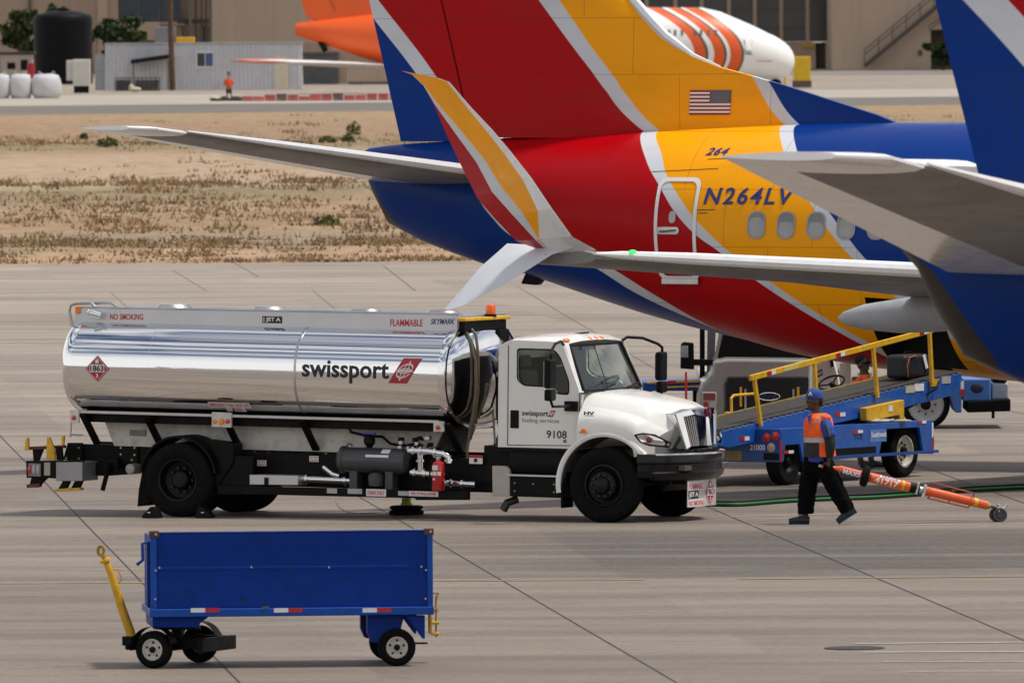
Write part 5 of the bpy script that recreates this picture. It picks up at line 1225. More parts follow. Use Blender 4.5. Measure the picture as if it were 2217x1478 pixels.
# ------------------------------------------------------------------ belt loader at the hold door
LP = Pose((5.129, 193.692, 0), 57)
def lq(px, py, y): return LP.at(px, py, 1, y)
ld = empty('belt_loader', LP.M.to_translation(), 'blue belt loader with yellow handrail raised to the open hold', 'belt loader', M=LP.M)
LB = mat('loader_blue', (.006,.085,.38), .32, var=.14, scale=2.2, dirt=(.12,.20,.42,.25), coat=.2)
LB2 = mat('loader_blue_deep', (.008,.055,.28), .4, var=.14, scale=2.5, dirt=(.02,.04,.12,.4))
zt = .845
mb = MB()
for s in (-1,1):
    mb.prism([(-3.62,zt),(.66,zt-.01),(.72,.33),(.42,.34),(.30,.74),(-.72,.745),(-.86,.36),(-3.0,.32),(-3.1,.60),(-3.5,.60),(-3.55,.36),(-3.62,.36)],1,s*.90,s*.95)
for s in (-1,1): pass
sd = mb
n2 = len(mb.v)//2
m1 = MB(); m1.v, m1.f, m1.m = mb.v[:n2], [f for f in mb.f if max(f) < n2], [0]*sum(1 for f in mb.f if max(f) < n2); near = m1.build('side_skirt', LB, ld, bevel=.01)
m1 = MB(); m1.v, m1.f = mb.v[n2:], [[i-n2 for i in f] for f in mb.f if min(f) >= n2]; m1.m = [0]*len(m1.f); m1.build('side_skirt', LB, ld, bevel=.01)
mb = MB(); mb.box((-3.62,-.90,.78),(.66,.90,.825)); mb.build('deck', LB2, ld, bevel=.006)
mb = MB(); mb.box((-3.66,-.95,.35),(-3.625,.95,.84)); rp = mb.build('rear_panel', LB2, ld, bevel=.008)
mb = MB(); mb.box((.66,-.95,.33),(.70,.95,.83)); mb.build('front_panel', LB, ld, bevel=.008)
mb = MB(); mb.box((.70,-.9,.40),(.82,.9,.62)); mb.build('front_bumper', RUBBER, ld, bevel=.02)
mb = MB(); mb.box((-3.2,-.6,.34),(.4,.6,.70)); mb.build('underbody', BLACK, ld)
for x in (-2.9,-1.0):
    mb = MB(); mb.box((x,-.956,.345),(x+1.85,-.945,.39)); mb.build('step_rail', LB2, near, bevel=.004)
mb = MB(); mb.box((-2.6,-.9535,.40),(-.95,-.9495,.50)); mb.build('step_recess', BLACKM, near)
def big_wheel(parent, x, s, y=.78, r=.39, w=.24, rw=.24, steer=0, rim=None, nm='wheel'):
    mb = MB(); mb.lathe((0,0,0),1,[(rw,-w*.42),(r*.75,-w*.5),(r-.05,-w*.5),(r-.01,-w*.36),(r,-w*.2),(r,w*.2),(r-.01,w*.36),(r-.05,w*.5),(r*.75,w*.5),(rw,w*.42)],48)
    o = mb.build(nm, RUBBER, parent); o.location = (x, s*y, r); o.rotation_euler = (0,0,R(steer))
    mb = MB(); mb.lathe((0,0,0),1,[(rw+.005,s*w*.42),(rw-.02,s*w*.44),(rw-.035,s*w*.22),(rw*.7,s*w*.12),(rw*.42,s*w*.10),(rw*.36,s*w*.2),(0,s*w*.2)],40); rm = mb.build('rim', rim or RIMW, o)
    mb = MB(); mb.lathe((0,0,0),1,[(rw*.30,s*w*.18),(rw*.28,s*w*.42),(rw*.16,s*w*.5),(0,s*w*.5)],18); mb.build('hub', BLACKM, rm)
    mb = MB()
    for i in range(8): t = 2*math.pi*i/8; mb.cyl((rw*.52*math.cos(t),s*w*.10,rw*.52*math.sin(t)),(rw*.52*math.cos(t),s*w*.2,rw*.52*math.sin(t)),.016,n=8)
    mb.build('wheel_nut', BLACKM, rm); return o
for s in (-1,1): big_wheel(ld, 0, s); big_wheel(ld, -3.3, s, r=.36, w=.22, rw=.2, rim=BLACKM)
# conveyor
sl = .0965
def cz(x): return .81+sl*(x+4.75)
for y0, y1 in ((-.52,-.46),(.36,.42)):
    mb = MB(); mb.prism([(-4.78,cz(-4.78)-.02),(-4.70,cz(-4.7)+.0),(2.25,cz(2.25)),(2.25,cz(2.25)-.12),(2.0,cz(2.0)-.30),(-.3,cz(-.3)-.30),(-4.4,cz(-4.4)-.26),(-4.78,cz(-4.78)-.16)],1,y0,y1); cr = mb.build('conveyor_rail', LB, ld, bevel=.008)
BELT = mat('rubber_belt', (.03,.028,.025), .7, var=.3, scale=5, dirt=(.10,.085,.07,.4))
mb = MB(); mb.prism([(-4.8,cz(-4.8)+.0),(-4.74,cz(-4.74)+.035),(2.2,cz(2.2)+.035),(2.3,cz(2.3)+.0),(2.2,cz(2.2)-.06),(-4.7,cz(-4.7)-.06)],1,-.455,.355); mb.build('belt', BELT, ld, bevel=.01)
mb = MB()
for i in range(40):
    x = -4.7+6.9*i/39; mb.cyl((x,-.532,cz(x)+.008),(x,-.50,cz(x)+.008),.012,n=8)
each(mb, 'roller_end', mat('dull_zinc', (.25,.27,.33), .4, .4), ld)
mb = MB(); mb.prism([(-4.75,cz(-4.75)+.02),(2.2,cz(2.2)+.02),(2.2,cz(2.2)+.055),(-4.75,cz(-4.75)+.055)],1,.358,.40); mb.build('belt_edge', mat('worn_yellow_edge', (.25,.18,.07), .6, var=.3, scale=8), ld)
mb = MB(); mb.prism([(-3.0,.83),(-.8,.83),(-.5,cz(-.5)-.30),(-2.6,cz(-2.6)-.28)],1,-.35,.25); mb.prism([(-.6,.83),(.5,.83),(1.6,cz(1.6)-.3),(.7,cz(.7)-.3)],1,-.3,.2); mb.build('lift_frame', BLACK, ld, bevel=.01)
# handrail
hz = lambda x: 1.60+.111*(x+3.78)
rail = MB(); rail.bar((-3.86,-.56,hz(-3.86)),(1.33,-.56,hz(1.33)),.05,.085); hr = rail.build('handrail', YELLOW, ld, bevel=.01)
for x, xb in ((-3.74,-3.56),(-2.05,-1.98),(-.38,-.26),(1.25,1.32)):
    mb = MB(); mb.bar((x,-.56,hz(x)-.03),(xb,-.56,cz(xb)-.05),.06,.05,up=(0,1,0)); mb.build('post', YELLOW, hr, bevel=.008)
for x in (-3.3,-1.35,1.05):
    mb = MB(); z = hz(x); mb.bar((x-.12,-.589,hz(x-.12)),(x,-.589,z),.004,.06,up=(0,0,1)); mb.bar((x,-.589,z),(x+.12,-.589,hz(x+.12)),.004,.06,1); mb.build('reflector', [REFRED, REFWHITE], hr)
mb = MB(); mb.bar((-2.95,-.589,hz(-2.95)),(-2.55,-.589,hz(-2.55)),.004,.06); mb.build('sticker', mat('sticker_yellow', (.6,.5,.15), .5), hr)
q = [lq(*p,-.62) for p in ((1870,883),(1953,865),(1953,906),(1944,908),(1942,898),(1882,911),(1872,910))]
mb = MB(); mb.prism([(p.x,p.z) for p in q],1,-.66,-.54); yb = mb.build('yellow_bracket', YELLOW, ld, bevel=.01)
q = lq(1928,884,-.66); mb = MB(); mb.box((q.x-.06,-.666,q.z-.045),(q.x+.06,-.658,q.z+.045)); mb.build('sticker', STW, yb)
mb = MB(); mb.tube([LP.at(*p,1,.5) for p in ((1584,908),(1583,862),(1588,856),(1634,852),(1640,857),(1641,900))], .022, 8); mb.build('guard_hoop', YELLOW, ld)
mb = MB(); mb.tube([LP.at(*p,1,.45) for p in ((1570,893),(1600,893),(1636,890))], .015, 8); mb.build('guard_rail', YELLOW, ld)
# lamps, numbers, reflectors
for px, py, m, r_ in ((1660,947,LAMPRED,.056),(1679,944,LAMPRED,.056),(1670,968,mat('cream_lamp',(.5,.42,.25),.25),.056)):
    q = LP.at(px,py,0,-3.66); mb = MB(); mb.lathe((-3.66,q.y,q.z),0,[(0,-.03),(r_*.7,-.025),(r_,-.01),(r_+.012,-.008),(r_+.012,.002)],20); mb.build('rear_lamp', m, rp)
q = LP.at(1670,988,0,-3.66); mb = MB(); mb.box((-3.668,q.y-.13,q.z-.05),(-3.66,q.y+.13,q.z+.05)); mb.build('plate_recess', BLACKM, rp)
q = LP.at(1589,986,0,-3.66); mb = MB(); mb.box((-3.67,q.y-.14,q.z-.07),(-3.66,q.y+.14,q.z+.07)); nb = mb.build('yellow_plate', mat('dim_yellow', (.30,.24,.04), .5, var=.3), rp)
q = LP.at(1624,974,0,-3.663); text('21000', DECALWHITE, rp, 'number_lettering', .26, .085, flat((-3.664,q.y,q.z),(0,-1,0),(0,0,1)), bold=.02)
mb = MB(); mb.box((-3.665,-.953,.36),(-3.60,-.951,.66)); mb.build('reflector', REFRED, near)
def side_reflector(px0, py0, px1, py1, y, parent=ld, flip=False):
    a_, c_ = lq(px0,py1,y), lq(px1,py0,y); m_ = (a_.x+c_.x)/2
    mb = MB(); mb.box((a_.x,y-.004,a_.z),(m_,y,c_.z)); mb.box((m_+.002,y-.004,a_.z),(c_.x,y,c_.z),1); mb.build('reflector', [REFRED, REFWHITE] if not flip else [REFWHITE, REFRED], parent)
for a in ((1696,974,1718,982),(1846,930,1868,938),(1987,910,2005,917)): side_reflector(*a, -.953, near)
side_reflector(1807,892,1830,902,-.523); side_reflector(1602,944,1622,954,-.523)
mb = MB(); mb.box((.655,-.954,.58),(.70,-.951,.80)); mb.build('reflector', REFWHITE, near); mb = MB(); mb.box((.66,-.954,.38),(.71,-.951,.575)); mb.build('reflector', REFRED, near)
a_, c_ = lq(1884,957,-.953), lq(1919,928,-.953); mb = MB(); mb.box((a_.x,-.955,a_.z),(c_.x,-.952,c_.z)); op = mb.build('operator_panel', mat('pale_blue_panel', (.10,.20,.52), .4, var=.2, scale=9), near)
text('Southwest', DECALWHITE, op, 'lettering', (c_.x-a_.x)*.92, .085, flat((a_.x+.03,-.9575,a_.z+.07),(1,0,0),(0,0,1)), bold=.02)
a_ = lq(1848,951,-.953); text('TCE', DECALBLACK, near, 'lettering', .26, .075, flat((a_.x,-.9545,a_.z),(1,0,0),(0,0,1)), bold=.02)
for i, (px, py) in enumerate(((1970,842),(1990,838),(2022,828),(2048,822))):
    q = lq(px,py,-.523); mb = MB(); mb.box((q.x-.13,-.529,q.z-.055),(q.x+.13,-.523,q.z+.055)); mb.build('sticker', [mat('sticker_cream',(.5,.47,.33),.5,var=.3,scale=30), STW, YELLOW, STG][i], cr)
mb = MB(); mb.tube([V((1.2,-.5,cz(1.2)-.2)),V((1.35,-.62,cz(1.3)-.1)),V((1.45,-.6,cz(1.5)-.02))], .018, 8); mb.build('lever', BLACKM, ld)
# driver's place: wheel and seat on the far side
c = LP.at(1800,828,1,1.2); mb = MB(); ax = V((-.5,0,.86)).normalized(); e1 = V((0,1,0)); e2 = ax.cross(e1)
mb.tube([c+e1*(.2*math.cos(t))+e2*(.2*math.sin(t)) for t in [2*math.pi*i/28 for i in range(29)]], .016, 8)
for t in (0.5,2.6,4.7): mb.tube([c-ax*.03, c+e1*(.2*math.cos(t))+e2*(.2*math.sin(t))], .014, 6)
mb.ball(c-ax*.03,(.05,.05,.04)); mb.tube([c-ax*.05,c-ax*.5],.035,8); mb.build('steering_wheel', BLACKM, ld)
mb = MB(); mb.box((c.x-1.0,.75,.8),(c.x-.5,1.3,1.0)); mb.build('seat', INT, ld, bevel=.04)
mb = MB(); mb.box((-3.6,.92,.35),(.6,1.55,.80)); mb.build('driver_platform', LB2, ld, bevel=.01)
p = LP.M @ V((-.35,-.70,.835))
cl = MB()
for i in range(7): cl.ball(V((random.uniform(-.3,.3),random.uniform(-.12,.12),.02)), (random.uniform(.1,.22),random.uniform(.08,.12),random.uniform(.02,.05)), 10, 6)
co = empty('folded_cloth', p, 'crumpled pale cloth lying on the deck of the belt loader', 'cloth'); cb_ = blob(cl, 'cloth', mat('pale_cloth', (.42,.38,.32), .9, var=.2), co, .015, 3)

# suitcases on the belt
def suitcase(px, py, y, sx, sz, m, label, trim=None, tagm=True):
    q = LP.at(px, py, 1, y); o = empty('suitcase', LP.M @ V((q.x,y,cz(q.x)+.036)), label, 'suitcase', rz=57)
    mb = MB(); mb.box((-sx/2,-.18,.0),(sx/2,.18,sz)); b_ = mb.build('case', m, o, bevel=.07, seg=4)
    mb = MB(); mb.tube([(-.12,0,sz-.005),(-.1,0,sz+.035),(.1,0,sz+.035),(.12,0,sz-.005)], .012, 8); mb.build('handle', BLACKM, o)
    if trim:
        mb = MB(); mb.tube([(-sx*.40,-.185,.03),(-sx*.44,-.186,sz*.5),(-sx*.36,-.186,sz*.88),(-sx*.1,-.185,sz*.95)], .010, 6); mb.build('piping', trim, b_)
    if tagm:
        mb = MB(); mb.bar((sx*.20,-.19,sz*.95),(sx*.30,-.20,sz*.40),.012,.07,up=(1,0,0)); mb.build('bag_tag', STW, o)
suitcase(1966,832,-.1,.74,.36,mat('black_nylon',(.012,.012,.014),.6,var=.3),'black suitcase with orange piping and a white tag on the belt',mat('orange_piping',(.5,.13,.02),.5))

# ------------------------------------------------------------------ tow bar with its wheel on the ground
pw = ground(1735, 1135); c0 = ground(2165, 1129)
TBO = mat('tow_bar_orange', (.72,.10,.008), .28, var=.08, coat=.4, dirt=(.25,.05,.01,.3))
def tbp(px, py): 
    k = (px-1775)/(2165-1775); return atY(px, py, pw.y-.22 + k*(c0.y-pw.y+.22))
tb = empty('tow_bar', c0, 'orange aircraft tow bar held up by the walking worker', 'tow bar')
def TL(px, py, dy=0): return tbp(px, py) - c0 + V((0,dy,0))
mb = MB(); mb.tube([TL(1775,1008),TL(1783,1010),TL(1800,1012),TL(1812,1014),TL(1818,1016)], [.018,.026,.03,.034,.06], 14); mb.build('tip', TBO, tb)
mb = MB(); mb.cyl(TL(1773,1007.5),TL(1777,1008.5),.02,n=12); mb.build('tip_cap', mat('mint_plastic',(.35,.55,.45),.5), tb)
mb = MB(); mb.tube([TL(1818,1016),TL(1869,1029)], .058, 18); t1 = mb.build('tube', TBO, tb)
mb = MB(); mb.tube([TL(1880,1032),TL(1970,1054)], .070, 20); t2 = mb.build('tube', TBO, tb)
mb = MB(); mb.tube([TL(2003,1061),TL(2136,1093)], .062, 20); t3 = mb.build('tube', TBO, tb)
mb = MB(); mb.tube([TL(1968,1053.5),TL(1988,1058.5)], .073, 18); mb.build('sleeve', BLACKM, tb)
mb = MB(); mb.tube([TL(1985,1057.5),TL(2006,1062)], .045, 16); mb.build('joint', mat('pale_steel',(.55,.55,.52),.35,.7), tb)
for a, b_ in (((1989,1044),(1982,1069)),((2004,1048),(1998,1076))):
    mb = MB(); mb.bar(TL(*a,-.05),TL(*b_,-.05),.05,.03); mb.build('clamp', mat('pale_steel',(0,0,0)), tb, bevel=.006)
for x in (1953,2111): 
    p_, q_ = (TL(x-3,1049.9+(-3)*.243),TL(x+3,1049.9+3*.243)) if x < 2000 else (TL(x-4,1086),TL(x+4,1088)); mb = MB(); mb.tube([p_,q_], .0725 if x < 2000 else .065, 18); mb.build('yellow_band', YELLOW, tb)
for (a, c_, t_, off, h_) in (((1822,1026.0),(1866,1037.0),'MAX8',-.060,.07),((1886,1048.0),(1940,1061),'41717',-.072,.08)):
    u = TL(*c_)-TL(*a); nrm = V((0,-1,0)); v_ = nrm.cross(u.normalized())*-1
    v_ = V((-u.z,0,u.x)).normalized()
    if t_ == 'MAX8':
        mb = MB(); rr = .0595; A_, B_ = TL(1820,1016.5), TL(1867,1028.5); d = (B_-A_).normalized(); up = V((-d.z,0,d.x)).normalized()
        ring_ = lambda P0: [P0 + V((0,-1,0))*(rr*math.cos(R(t)))+up*(rr*math.sin(R(t))) for t in range(-75,36,11)]
        mb.loft([ring_(A_),ring_(B_)], False, 0, closed=False); mb.build('blue_band', mat('tow_bar_blue',(.02,.04,.2),.4), t1)
    else:
        A_, B_ = TL(1880,1032), TL(1970,1054); d = (B_-A_).normalized(); up = V((-d.z,0,d.x)).normalized(); rr = .0705
    k = {'MAX8':.12,'41717':.16}[t_]; w_ = (B_-A_).length*(.80 if t_ == 'MAX8' else .56)
    base = A_+d*((B_-A_).length*k)
    def onb(u, v, base=base, d=d, up=up, rr=rr, h_=h_): 
        th = (v-h_*.62)/rr; return base + d*u + V((0,-1,0))*((rr+.003)*math.cos(th)) + up*((rr+.003)*math.sin(th))
    text(t_, DECALWHITE, t1 if t_ == 'MAX8' else t2, 'lettering', w_, h_, onb, bold=.03, slices=4)
    if t_ == '41717':
        mb = MB(); n = 6
        f = lambda u, th: base + d*u + V((0,-1,0))*((rr+.002)*math.cos(th)) + up*((rr+.002)*math.sin(th))
        for i in range(n): mb.add([f(.06,.55+.5*i/n),f(.36,.55+.5*i/n),f(.36,.55+.5*(i+1)/n),f(.06,.55+.5*(i+1)/n)],[(0,1,2,3)])
        s_ = mb.build('sticker', STW, t2, smooth=0); text('MAX8', mat('tow_bar_blue',(0,0,0)), s_, 'lettering', .24, .03, lambda u,v: f(.09+u,.66+v/rr)+V((0,-.003,0)), bold=.03)
mb = MB(); p_ = TL(1873,1030); d = (TL(1880,1032)-TL(1866,1028.5)).normalized()
a1 = V((0,1,0)); a2 = d.cross(a1).normalized()
mb.loft([[p_+d*h_+(a1*math.cos(t)+a2*math.sin(t))*r_ for t in [2*math.pi*j/30 for j in range(30)]] for r_, h_ in ((.06,-.05),(.12,-.055),(.145,-.03),(.145,.03),(.12,.055),(.06,.05))]); mb.build('wheel', RUBBER, tb)
mb = MB(); mb.cyl(p_-d*.065,p_+d*.07,.075,n=18); mb.build('hub', mat('hub_red',(.35,.03,.02),.35), tb)
FRM = mat('guard_red_brown', (.30,.035,.015), .45)
for k, (A_, B_, y) in enumerate((((2018,1044),(2108,1067),-.0),((2008,1078),(2096,1098),-.0))):
    mb = MB(); a, c_ = TL(*A_), TL(*B_); ctr = [TL(2022,1065), TL(2106,1086)]
    mb.tube([a,c_],.010,8)
    for t in (0,.5,1): mb.tube([a.lerp(c_,t), ctr[0].lerp(ctr[1],t)],.009,8)
    mb.tube([a+V((0,-.12,0)),c_+V((0,-.12,0))],.008,8); mb.tube([a,a+V((0,-.12,0))],.008,6); mb.tube([c_,c_+V((0,-.12,0))],.008,6)
    mb.build('guard_frame', FRM, tb)
mb = MB(); mb.tube([TL(2134,1092.5),TL(2143,1095)],[.055,.04],14); mb.build('ferrule', mat('brass',(.55,.38,.15),.35,.8), tb)
mb = MB(); mb.tube([TL(2140,1094),TL(2163,1101)],.022,10); mb.build('rod', mat('sooty_steel',(0,0,0)), tb)
mb = MB()
for dy in (-.06,.06): mb.tube([TL(2168,1092,dy),TL(2162,1104,dy),TL(2166,1115,dy)],.02,8)
mb.tube([TL(2158,1100),TL(2174,1100),TL(2180,1090)],.028,10); mb.tube([TL(2160,1090),TL(2166,1102)],.02,8); mb.build('fork', mat('pale_steel',(0,0,0)), tb)
for dy in (-.055,.045):
    mb = MB(); cc = V((0 if dy < 0 else -.05, dy, .098)); mb.lathe(cc,1,[(.0,-.035),(.045,-.035),(.05,-.02),(.07,-.03),(.09,-.03),(.098,-.015),(.098,.015),(.09,.03),(.05,.03),(0,.03)],28); w_ = mb.build('caster', mat('caster_rubber',(.05,.05,.055),.5,var=.2), tb)

# ------------------------------------------------------------------ people
def P_(p0, Y): return lambda px, py, dy=0.0: atY(px, py, Y+dy) - p0
SKIN = mat('dark_skin', (.06,.032,.02), .55, var=.1, scale=9)
def hand(mb, wrist, knuck, curl, side, s=1.0):
    """Palm, four bent fingers of different lengths and a thumb that leaves the side of the palm."""
    d = (knuck-wrist).normalized(); w = side.normalized(); c = curl.normalized(); L = (knuck-wrist).length
    mb.tube([wrist, wrist+d*L*.5, knuck], [.026*s,.036*s,.034*s], 10, sq=.6)
    for i, l in enumerate((.072,.082,.076,.060)):
        b = knuck + w*((i-1.5)*.019*s); p1 = b+d*l*.42*s+c*.012*s; p2 = p1+(d*.35+c*.9)*l*.32*s; p3 = p2+(c*.75-d*.6)*l*.28*s
        mb.tube([b-d*.01, p1, p2, p3], [.0105*s,.0098*s,.009*s,.0075*s], 8)
    b = wrist+d*L*.35+w*(-.032*s); p1 = b+(d*.5-w*.7+c*.4)*.04*s; p2 = p1+(d*.7+c*.7)*.035*s
    mb.tube([b,p1,p2],[.014*s,.012*s,.009*s],8)
def head(mb, c, f, r=.105, skin_face=True):
    """Skull, jaw, nose, brow, lips and ears; f is the facing direction."""
    f = f.normalized(); l = V((-f.y,f.x,0)); up = V((0,0,1))
    rot = Matrix((f, l, up)).transposed()
    mb.ball(c+up*.02,(r*.98,r*.76,r*1.12),18,12,rot=rot); mb.ball(c+f*.025-up*.055,(r*.72,r*.58,r*.72),14,10,rot=rot)
    mb.ball(c+f*r*.55-up*.105,(.03,.035,.026),10,8,rot=rot); mb.tube([c+f*r*.90+up*.03,c+f*r*1.10-up*.022,c+f*r*.88-up*.034],[.010,.017,.012],8)
    mb.ball(c+f*r*.86-up*.062,(.018,.028,.009),10,6,rot=rot); mb.ball(c+f*r*.84-up*.078,(.018,.026,.009),10,6,rot=rot)
    mb.ball(c+f*r*.74+up*.042,(.028,.062,.014),12,6,rot=rot)
    for s in (-1,1): mb.ball(c-f*.005+l*(s*r*.76)-up*.01,(.026,.013,.036),10,8,rot=rot)
def face_bits(o, c, f, r=.105):
    f = f.normalized(); l = V((-f.y,f.x,0))
    for s in (-1,1):
        e = MB(); e.ball(c+f*r*.80+l*(s*.034)+V((0,0,.02)),(.010,.014,.009),10,8); e.build('eye', mat('eye_white',(.55,.52,.48),.3), o)
        e = MB(); e.ball(c+f*(r*.80+.008)+l*(s*.034)+V((0,0,.02)),(.005,.006,.006),8,6); e.build('pupil', BLACKM, o)
Q = P_(pw, pw.y)
man = empty('person', pw, 'walking person in an orange vest and blue cap pulling the tow bar', 'person')
fdir = V((-1,-.25,0))
HC = Q(1764,868)
mb = MB()
mb.tube([Q(1771,1008),Q(1771,985),Q(1770,950),Q(1770,915),Q(1772,900)],[.15,.15,.155,.16,.10],16,sq=.9)
mb.tube([Q(1772,906),Q(1770,890),Q(1767,878)],[.075,.06,.058],12); head(mb, HC, fdir)
for sgn, pts in ((-1,[(1788,915,-.17),(1797,962,-.21),(1795,996,-.20)]),(1,[(1756,916,.17),(1752,962,.22),(1750,1000,.2)])):
    w = [Q(*p) for p in pts]; mb.tube([w[0],w[0].lerp(w[1],.5),w[1],w[1].lerp(w[2],.35),w[2]],[.062,.056,.046,.046,.030],12)
    if sgn < 0: hand(mb, w[2], w[2]+V((-.01,0,-.085)), V((-.6,.5,0)), V((.25,1,0)))
    else: hand(mb, w[2], w[2]+V((-.02,0,-.08)), V((-.5,-.4,-.1)), V((.1,1,0)))
for pts in ([(1783,1000,-.1),(1812,1062,-.1),(1842,1104,-.1)],[(1757,1000,.1),(1750,1062,.1),(1742,1118,.1)]):
    w = [Q(*p) for p in pts]; mb.tube([w[0],w[0].lerp(w[1],.5),w[1],w[1].lerp(w[2],.4),w[2]],[.095,.085,.06,.058,.042],12)
bd = blob(mb, 'body', SKIN, man, .009, 4); face_bits(bd, HC, fdir)
PANTS = mat('charcoal_trousers', (.002,.0023,.003), .95, var=.3, spec=.1, scale=5, bump=.4)
mb = MB(); mb.ball(Q(1771,1004),(.215,.2,.15),16,10); mb.tube([Q(1770,985),Q(1771,1010)],[.195,.21],16)
a = [Q(1784,1006,-.1),Q(1801,1040,-.1),Q(1814,1066,-.1),Q(1826,1088,-.1),Q(1836,1104,-.1)]; mb.tube(a,[.14,.132,.122,.115,.108],14)
a = [Q(1759,1006,.1),Q(1752,1040,.1),Q(1747,1070,.1),Q(1745,1098,.1),Q(1745,1112,.1)]; mb.tube(a,[.142,.13,.12,.115,.108],14)
for (px,py,dy,r_) in ((1830,1094,-.1,.118),(1821,1080,-.1,.124),(1746,1090,.1,.124),(1745,1105,.1,.116),(1809,1060,-.1,.13),(1749,1064,.1,.132)): mb.ball(Q(px,py,dy),(r_,r_,.035),14,8)
blob(mb, 'trousers', PANTS, man, .012, 4, .035, .10)
SHIRT = mat('royal_blue_shirt', (.012,.045,.28), .8, var=.2, scale=6, bump=.3)
mb = MB(); mb.tube([Q(1771,1000),Q(1771,975),Q(1770,940),Q(1771,910),Q(1772,896)],[.205,.2,.195,.185,.095],16,sq=.92)
for pts in ([(1784,912,-.13),(1793,932,-.19),(1796,946,-.20)],[(1759,914,.13),(1755,934,.19),(1753,948,.21)]): w = [Q(*p) for p in pts]; mb.tube(w,[.088,.09,.09],14)
blob(mb, 'shirt', SHIRT, man, .012, 4, .02, .08)
mb = MB(); w = [Q(1794,938,-.2),Q(1798,962,-.21),Q(1796,990,-.2)]; mb.tube([w[0],w[1],w[1].lerp(w[2],.4),w[2]],[.08,.074,.068,.05],12); blob(mb, 'arm_sleeve', mat('black_sleeve',(.010,.010,.011),.8,var=.2), man, .01, 3)
mb = MB(); w = [Q(1752,938,.2),Q(1751,966,.22),Q(1750,994,.2)]; mb.tube([w[0],w[1],w[2]],[.072,.064,.046],12); blob(mb, 'arm_sleeve', mat('black_sleeve',(0,0,0)), man, .01, 3)
mb = MB(); mb.tube([Q(1789,914,-.235),Q(1794,930,-.285),Q(1797,944,-.294)],[.016,.018,.018],8,sq=.3); mb.build('sleeve_stripe', mat('shirt_grey',(.06,.06,.06),.8), man)
def vest_material():
    m, nt, b = nodes('hi_vis_vest'); tc = nt.nodes.new('ShaderNodeTexCoord'); sp = nt.nodes.new('ShaderNodeSeparateXYZ'); nt.links.new(tc.outputs['Object'], sp.inputs[0]); x, z = sp.outputs['X'], sp.outputs['Z']
    f = noise(nt, 7, 4); c = ramp(nt, f, [(.3,(.78,.075,.006)),(.7,(.95,.13,.012))])
    def band(lo, hi, s=z): return math_(nt,'MULTIPLY',math_(nt,'GREATER_THAN',s,lo),math_(nt,'LESS_THAN',s,hi))
    c = mix(nt, math_(nt,'MULTIPLY',band(.93,1.125),math_(nt,'LESS_THAN',x,.245)), c, (.012,.012,.014))
    c = mix(nt, band(1.125,1.19), c, (.42,.40,.37))
    xs_ = math_(nt,'SUBTRACT',x,math_(nt,'MULTIPLY',math_(nt,'SUBTRACT',z,1.38),.62)); wv = math_(nt,'GREATER_THAN',math_(nt,'FRACT',math_(nt,'MULTIPLY',z,38.0)),.45)
    c = mix(nt, math_(nt,'MULTIPLY',math_(nt,'MULTIPLY',band(.165,.225,xs_),math_(nt,'GREATER_THAN',z,1.34)),wv), c, (.22,.2,.17))
    nt.links.new(c, b.inputs['Base Color']); b.inputs['Roughness'].default_value = .75; bumpy(nt, b, noise(nt, 9, 4), .5, .02); return m
mb = MB(); mb.tube([Q(1774,988),Q(1774,965),Q(1773,940),Q(1772,915),Q(1773,905),Q(1773,894)],[.24,.228,.218,.212,.195,.115],18,sq=.95); mb.ball(Q(1786,904,-.12),(.09,.085,.055),12,8); mb.ball(Q(1764,904,.12),(.09,.085,.055),12,8)
blob(mb, 'vest', vest_material(), man, .012, 3, .024, .10)
mb = MB(); mb.add([Q(1747,900,-.165)+V((0,-.02,0)),Q(1759,897,-.17)+V((0,-.02,0)),Q(1752,918,-.19)+V((0,-.02,0))],[(0,1,2)]); mb.build('collar', SHIRT, man)
CAPB = mat('cap_blue', (.012,.05,.26), .75, var=.12, scale=9)
mb = MB(); f = fdir.normalized(); l = V((-f.y,f.x,0)); rot = Matrix((f,l,V((0,0,1)))).transposed()
rings = [[HC+V((0,0,.05))+rot@V((.118*k*math.cos(t),.096*k*math.sin(t),z_)) for t in [2*math.pi*j/24 for j in range(24)]] for k, z_ in ((1.0,-.01),(1.01,.02),(.95,.06),(.78,.095),(.45,.118),(.05,.124))]
mb.loft(rings); cap = mb.build('cap', CAPB, man)
mb = MB(); mb.loft([[HC+V((0,0,.05))+rot@V((x_,y_,z_)) for y_ in (-.075,-.04,0,.04,.075)] for x_, z_ in ((.085,.005),(.15,-.004),(.185,-.02),(.19,-.026),(.15,-.012),(.085,-.006))], False, 0, closed=False); mb.build('brim', CAPB, cap)
cpos = HC+V((0,0,.05))+rot@V((.085,.083,.03)); text('A', DECALWHITE, cap, 'emblem', .06, .06, flat(cpos+V((-.03,-.012,-.0)),V((.9,-.25,0)),(0,0,1)), bold=.04)
mb = MB(); mb.ball(HC+V((.075,.01,-.0)),(.045,.075,.085),10,8); blob(mb, 'hair', mat('black_hair',(.006,.005,.005),.9), man, .01, 3)
SHOE = mat('black_shoe', (.012,.012,.013), .6, var=.3); SOLE = mat('blue_sole', (.015,.10,.33), .5)
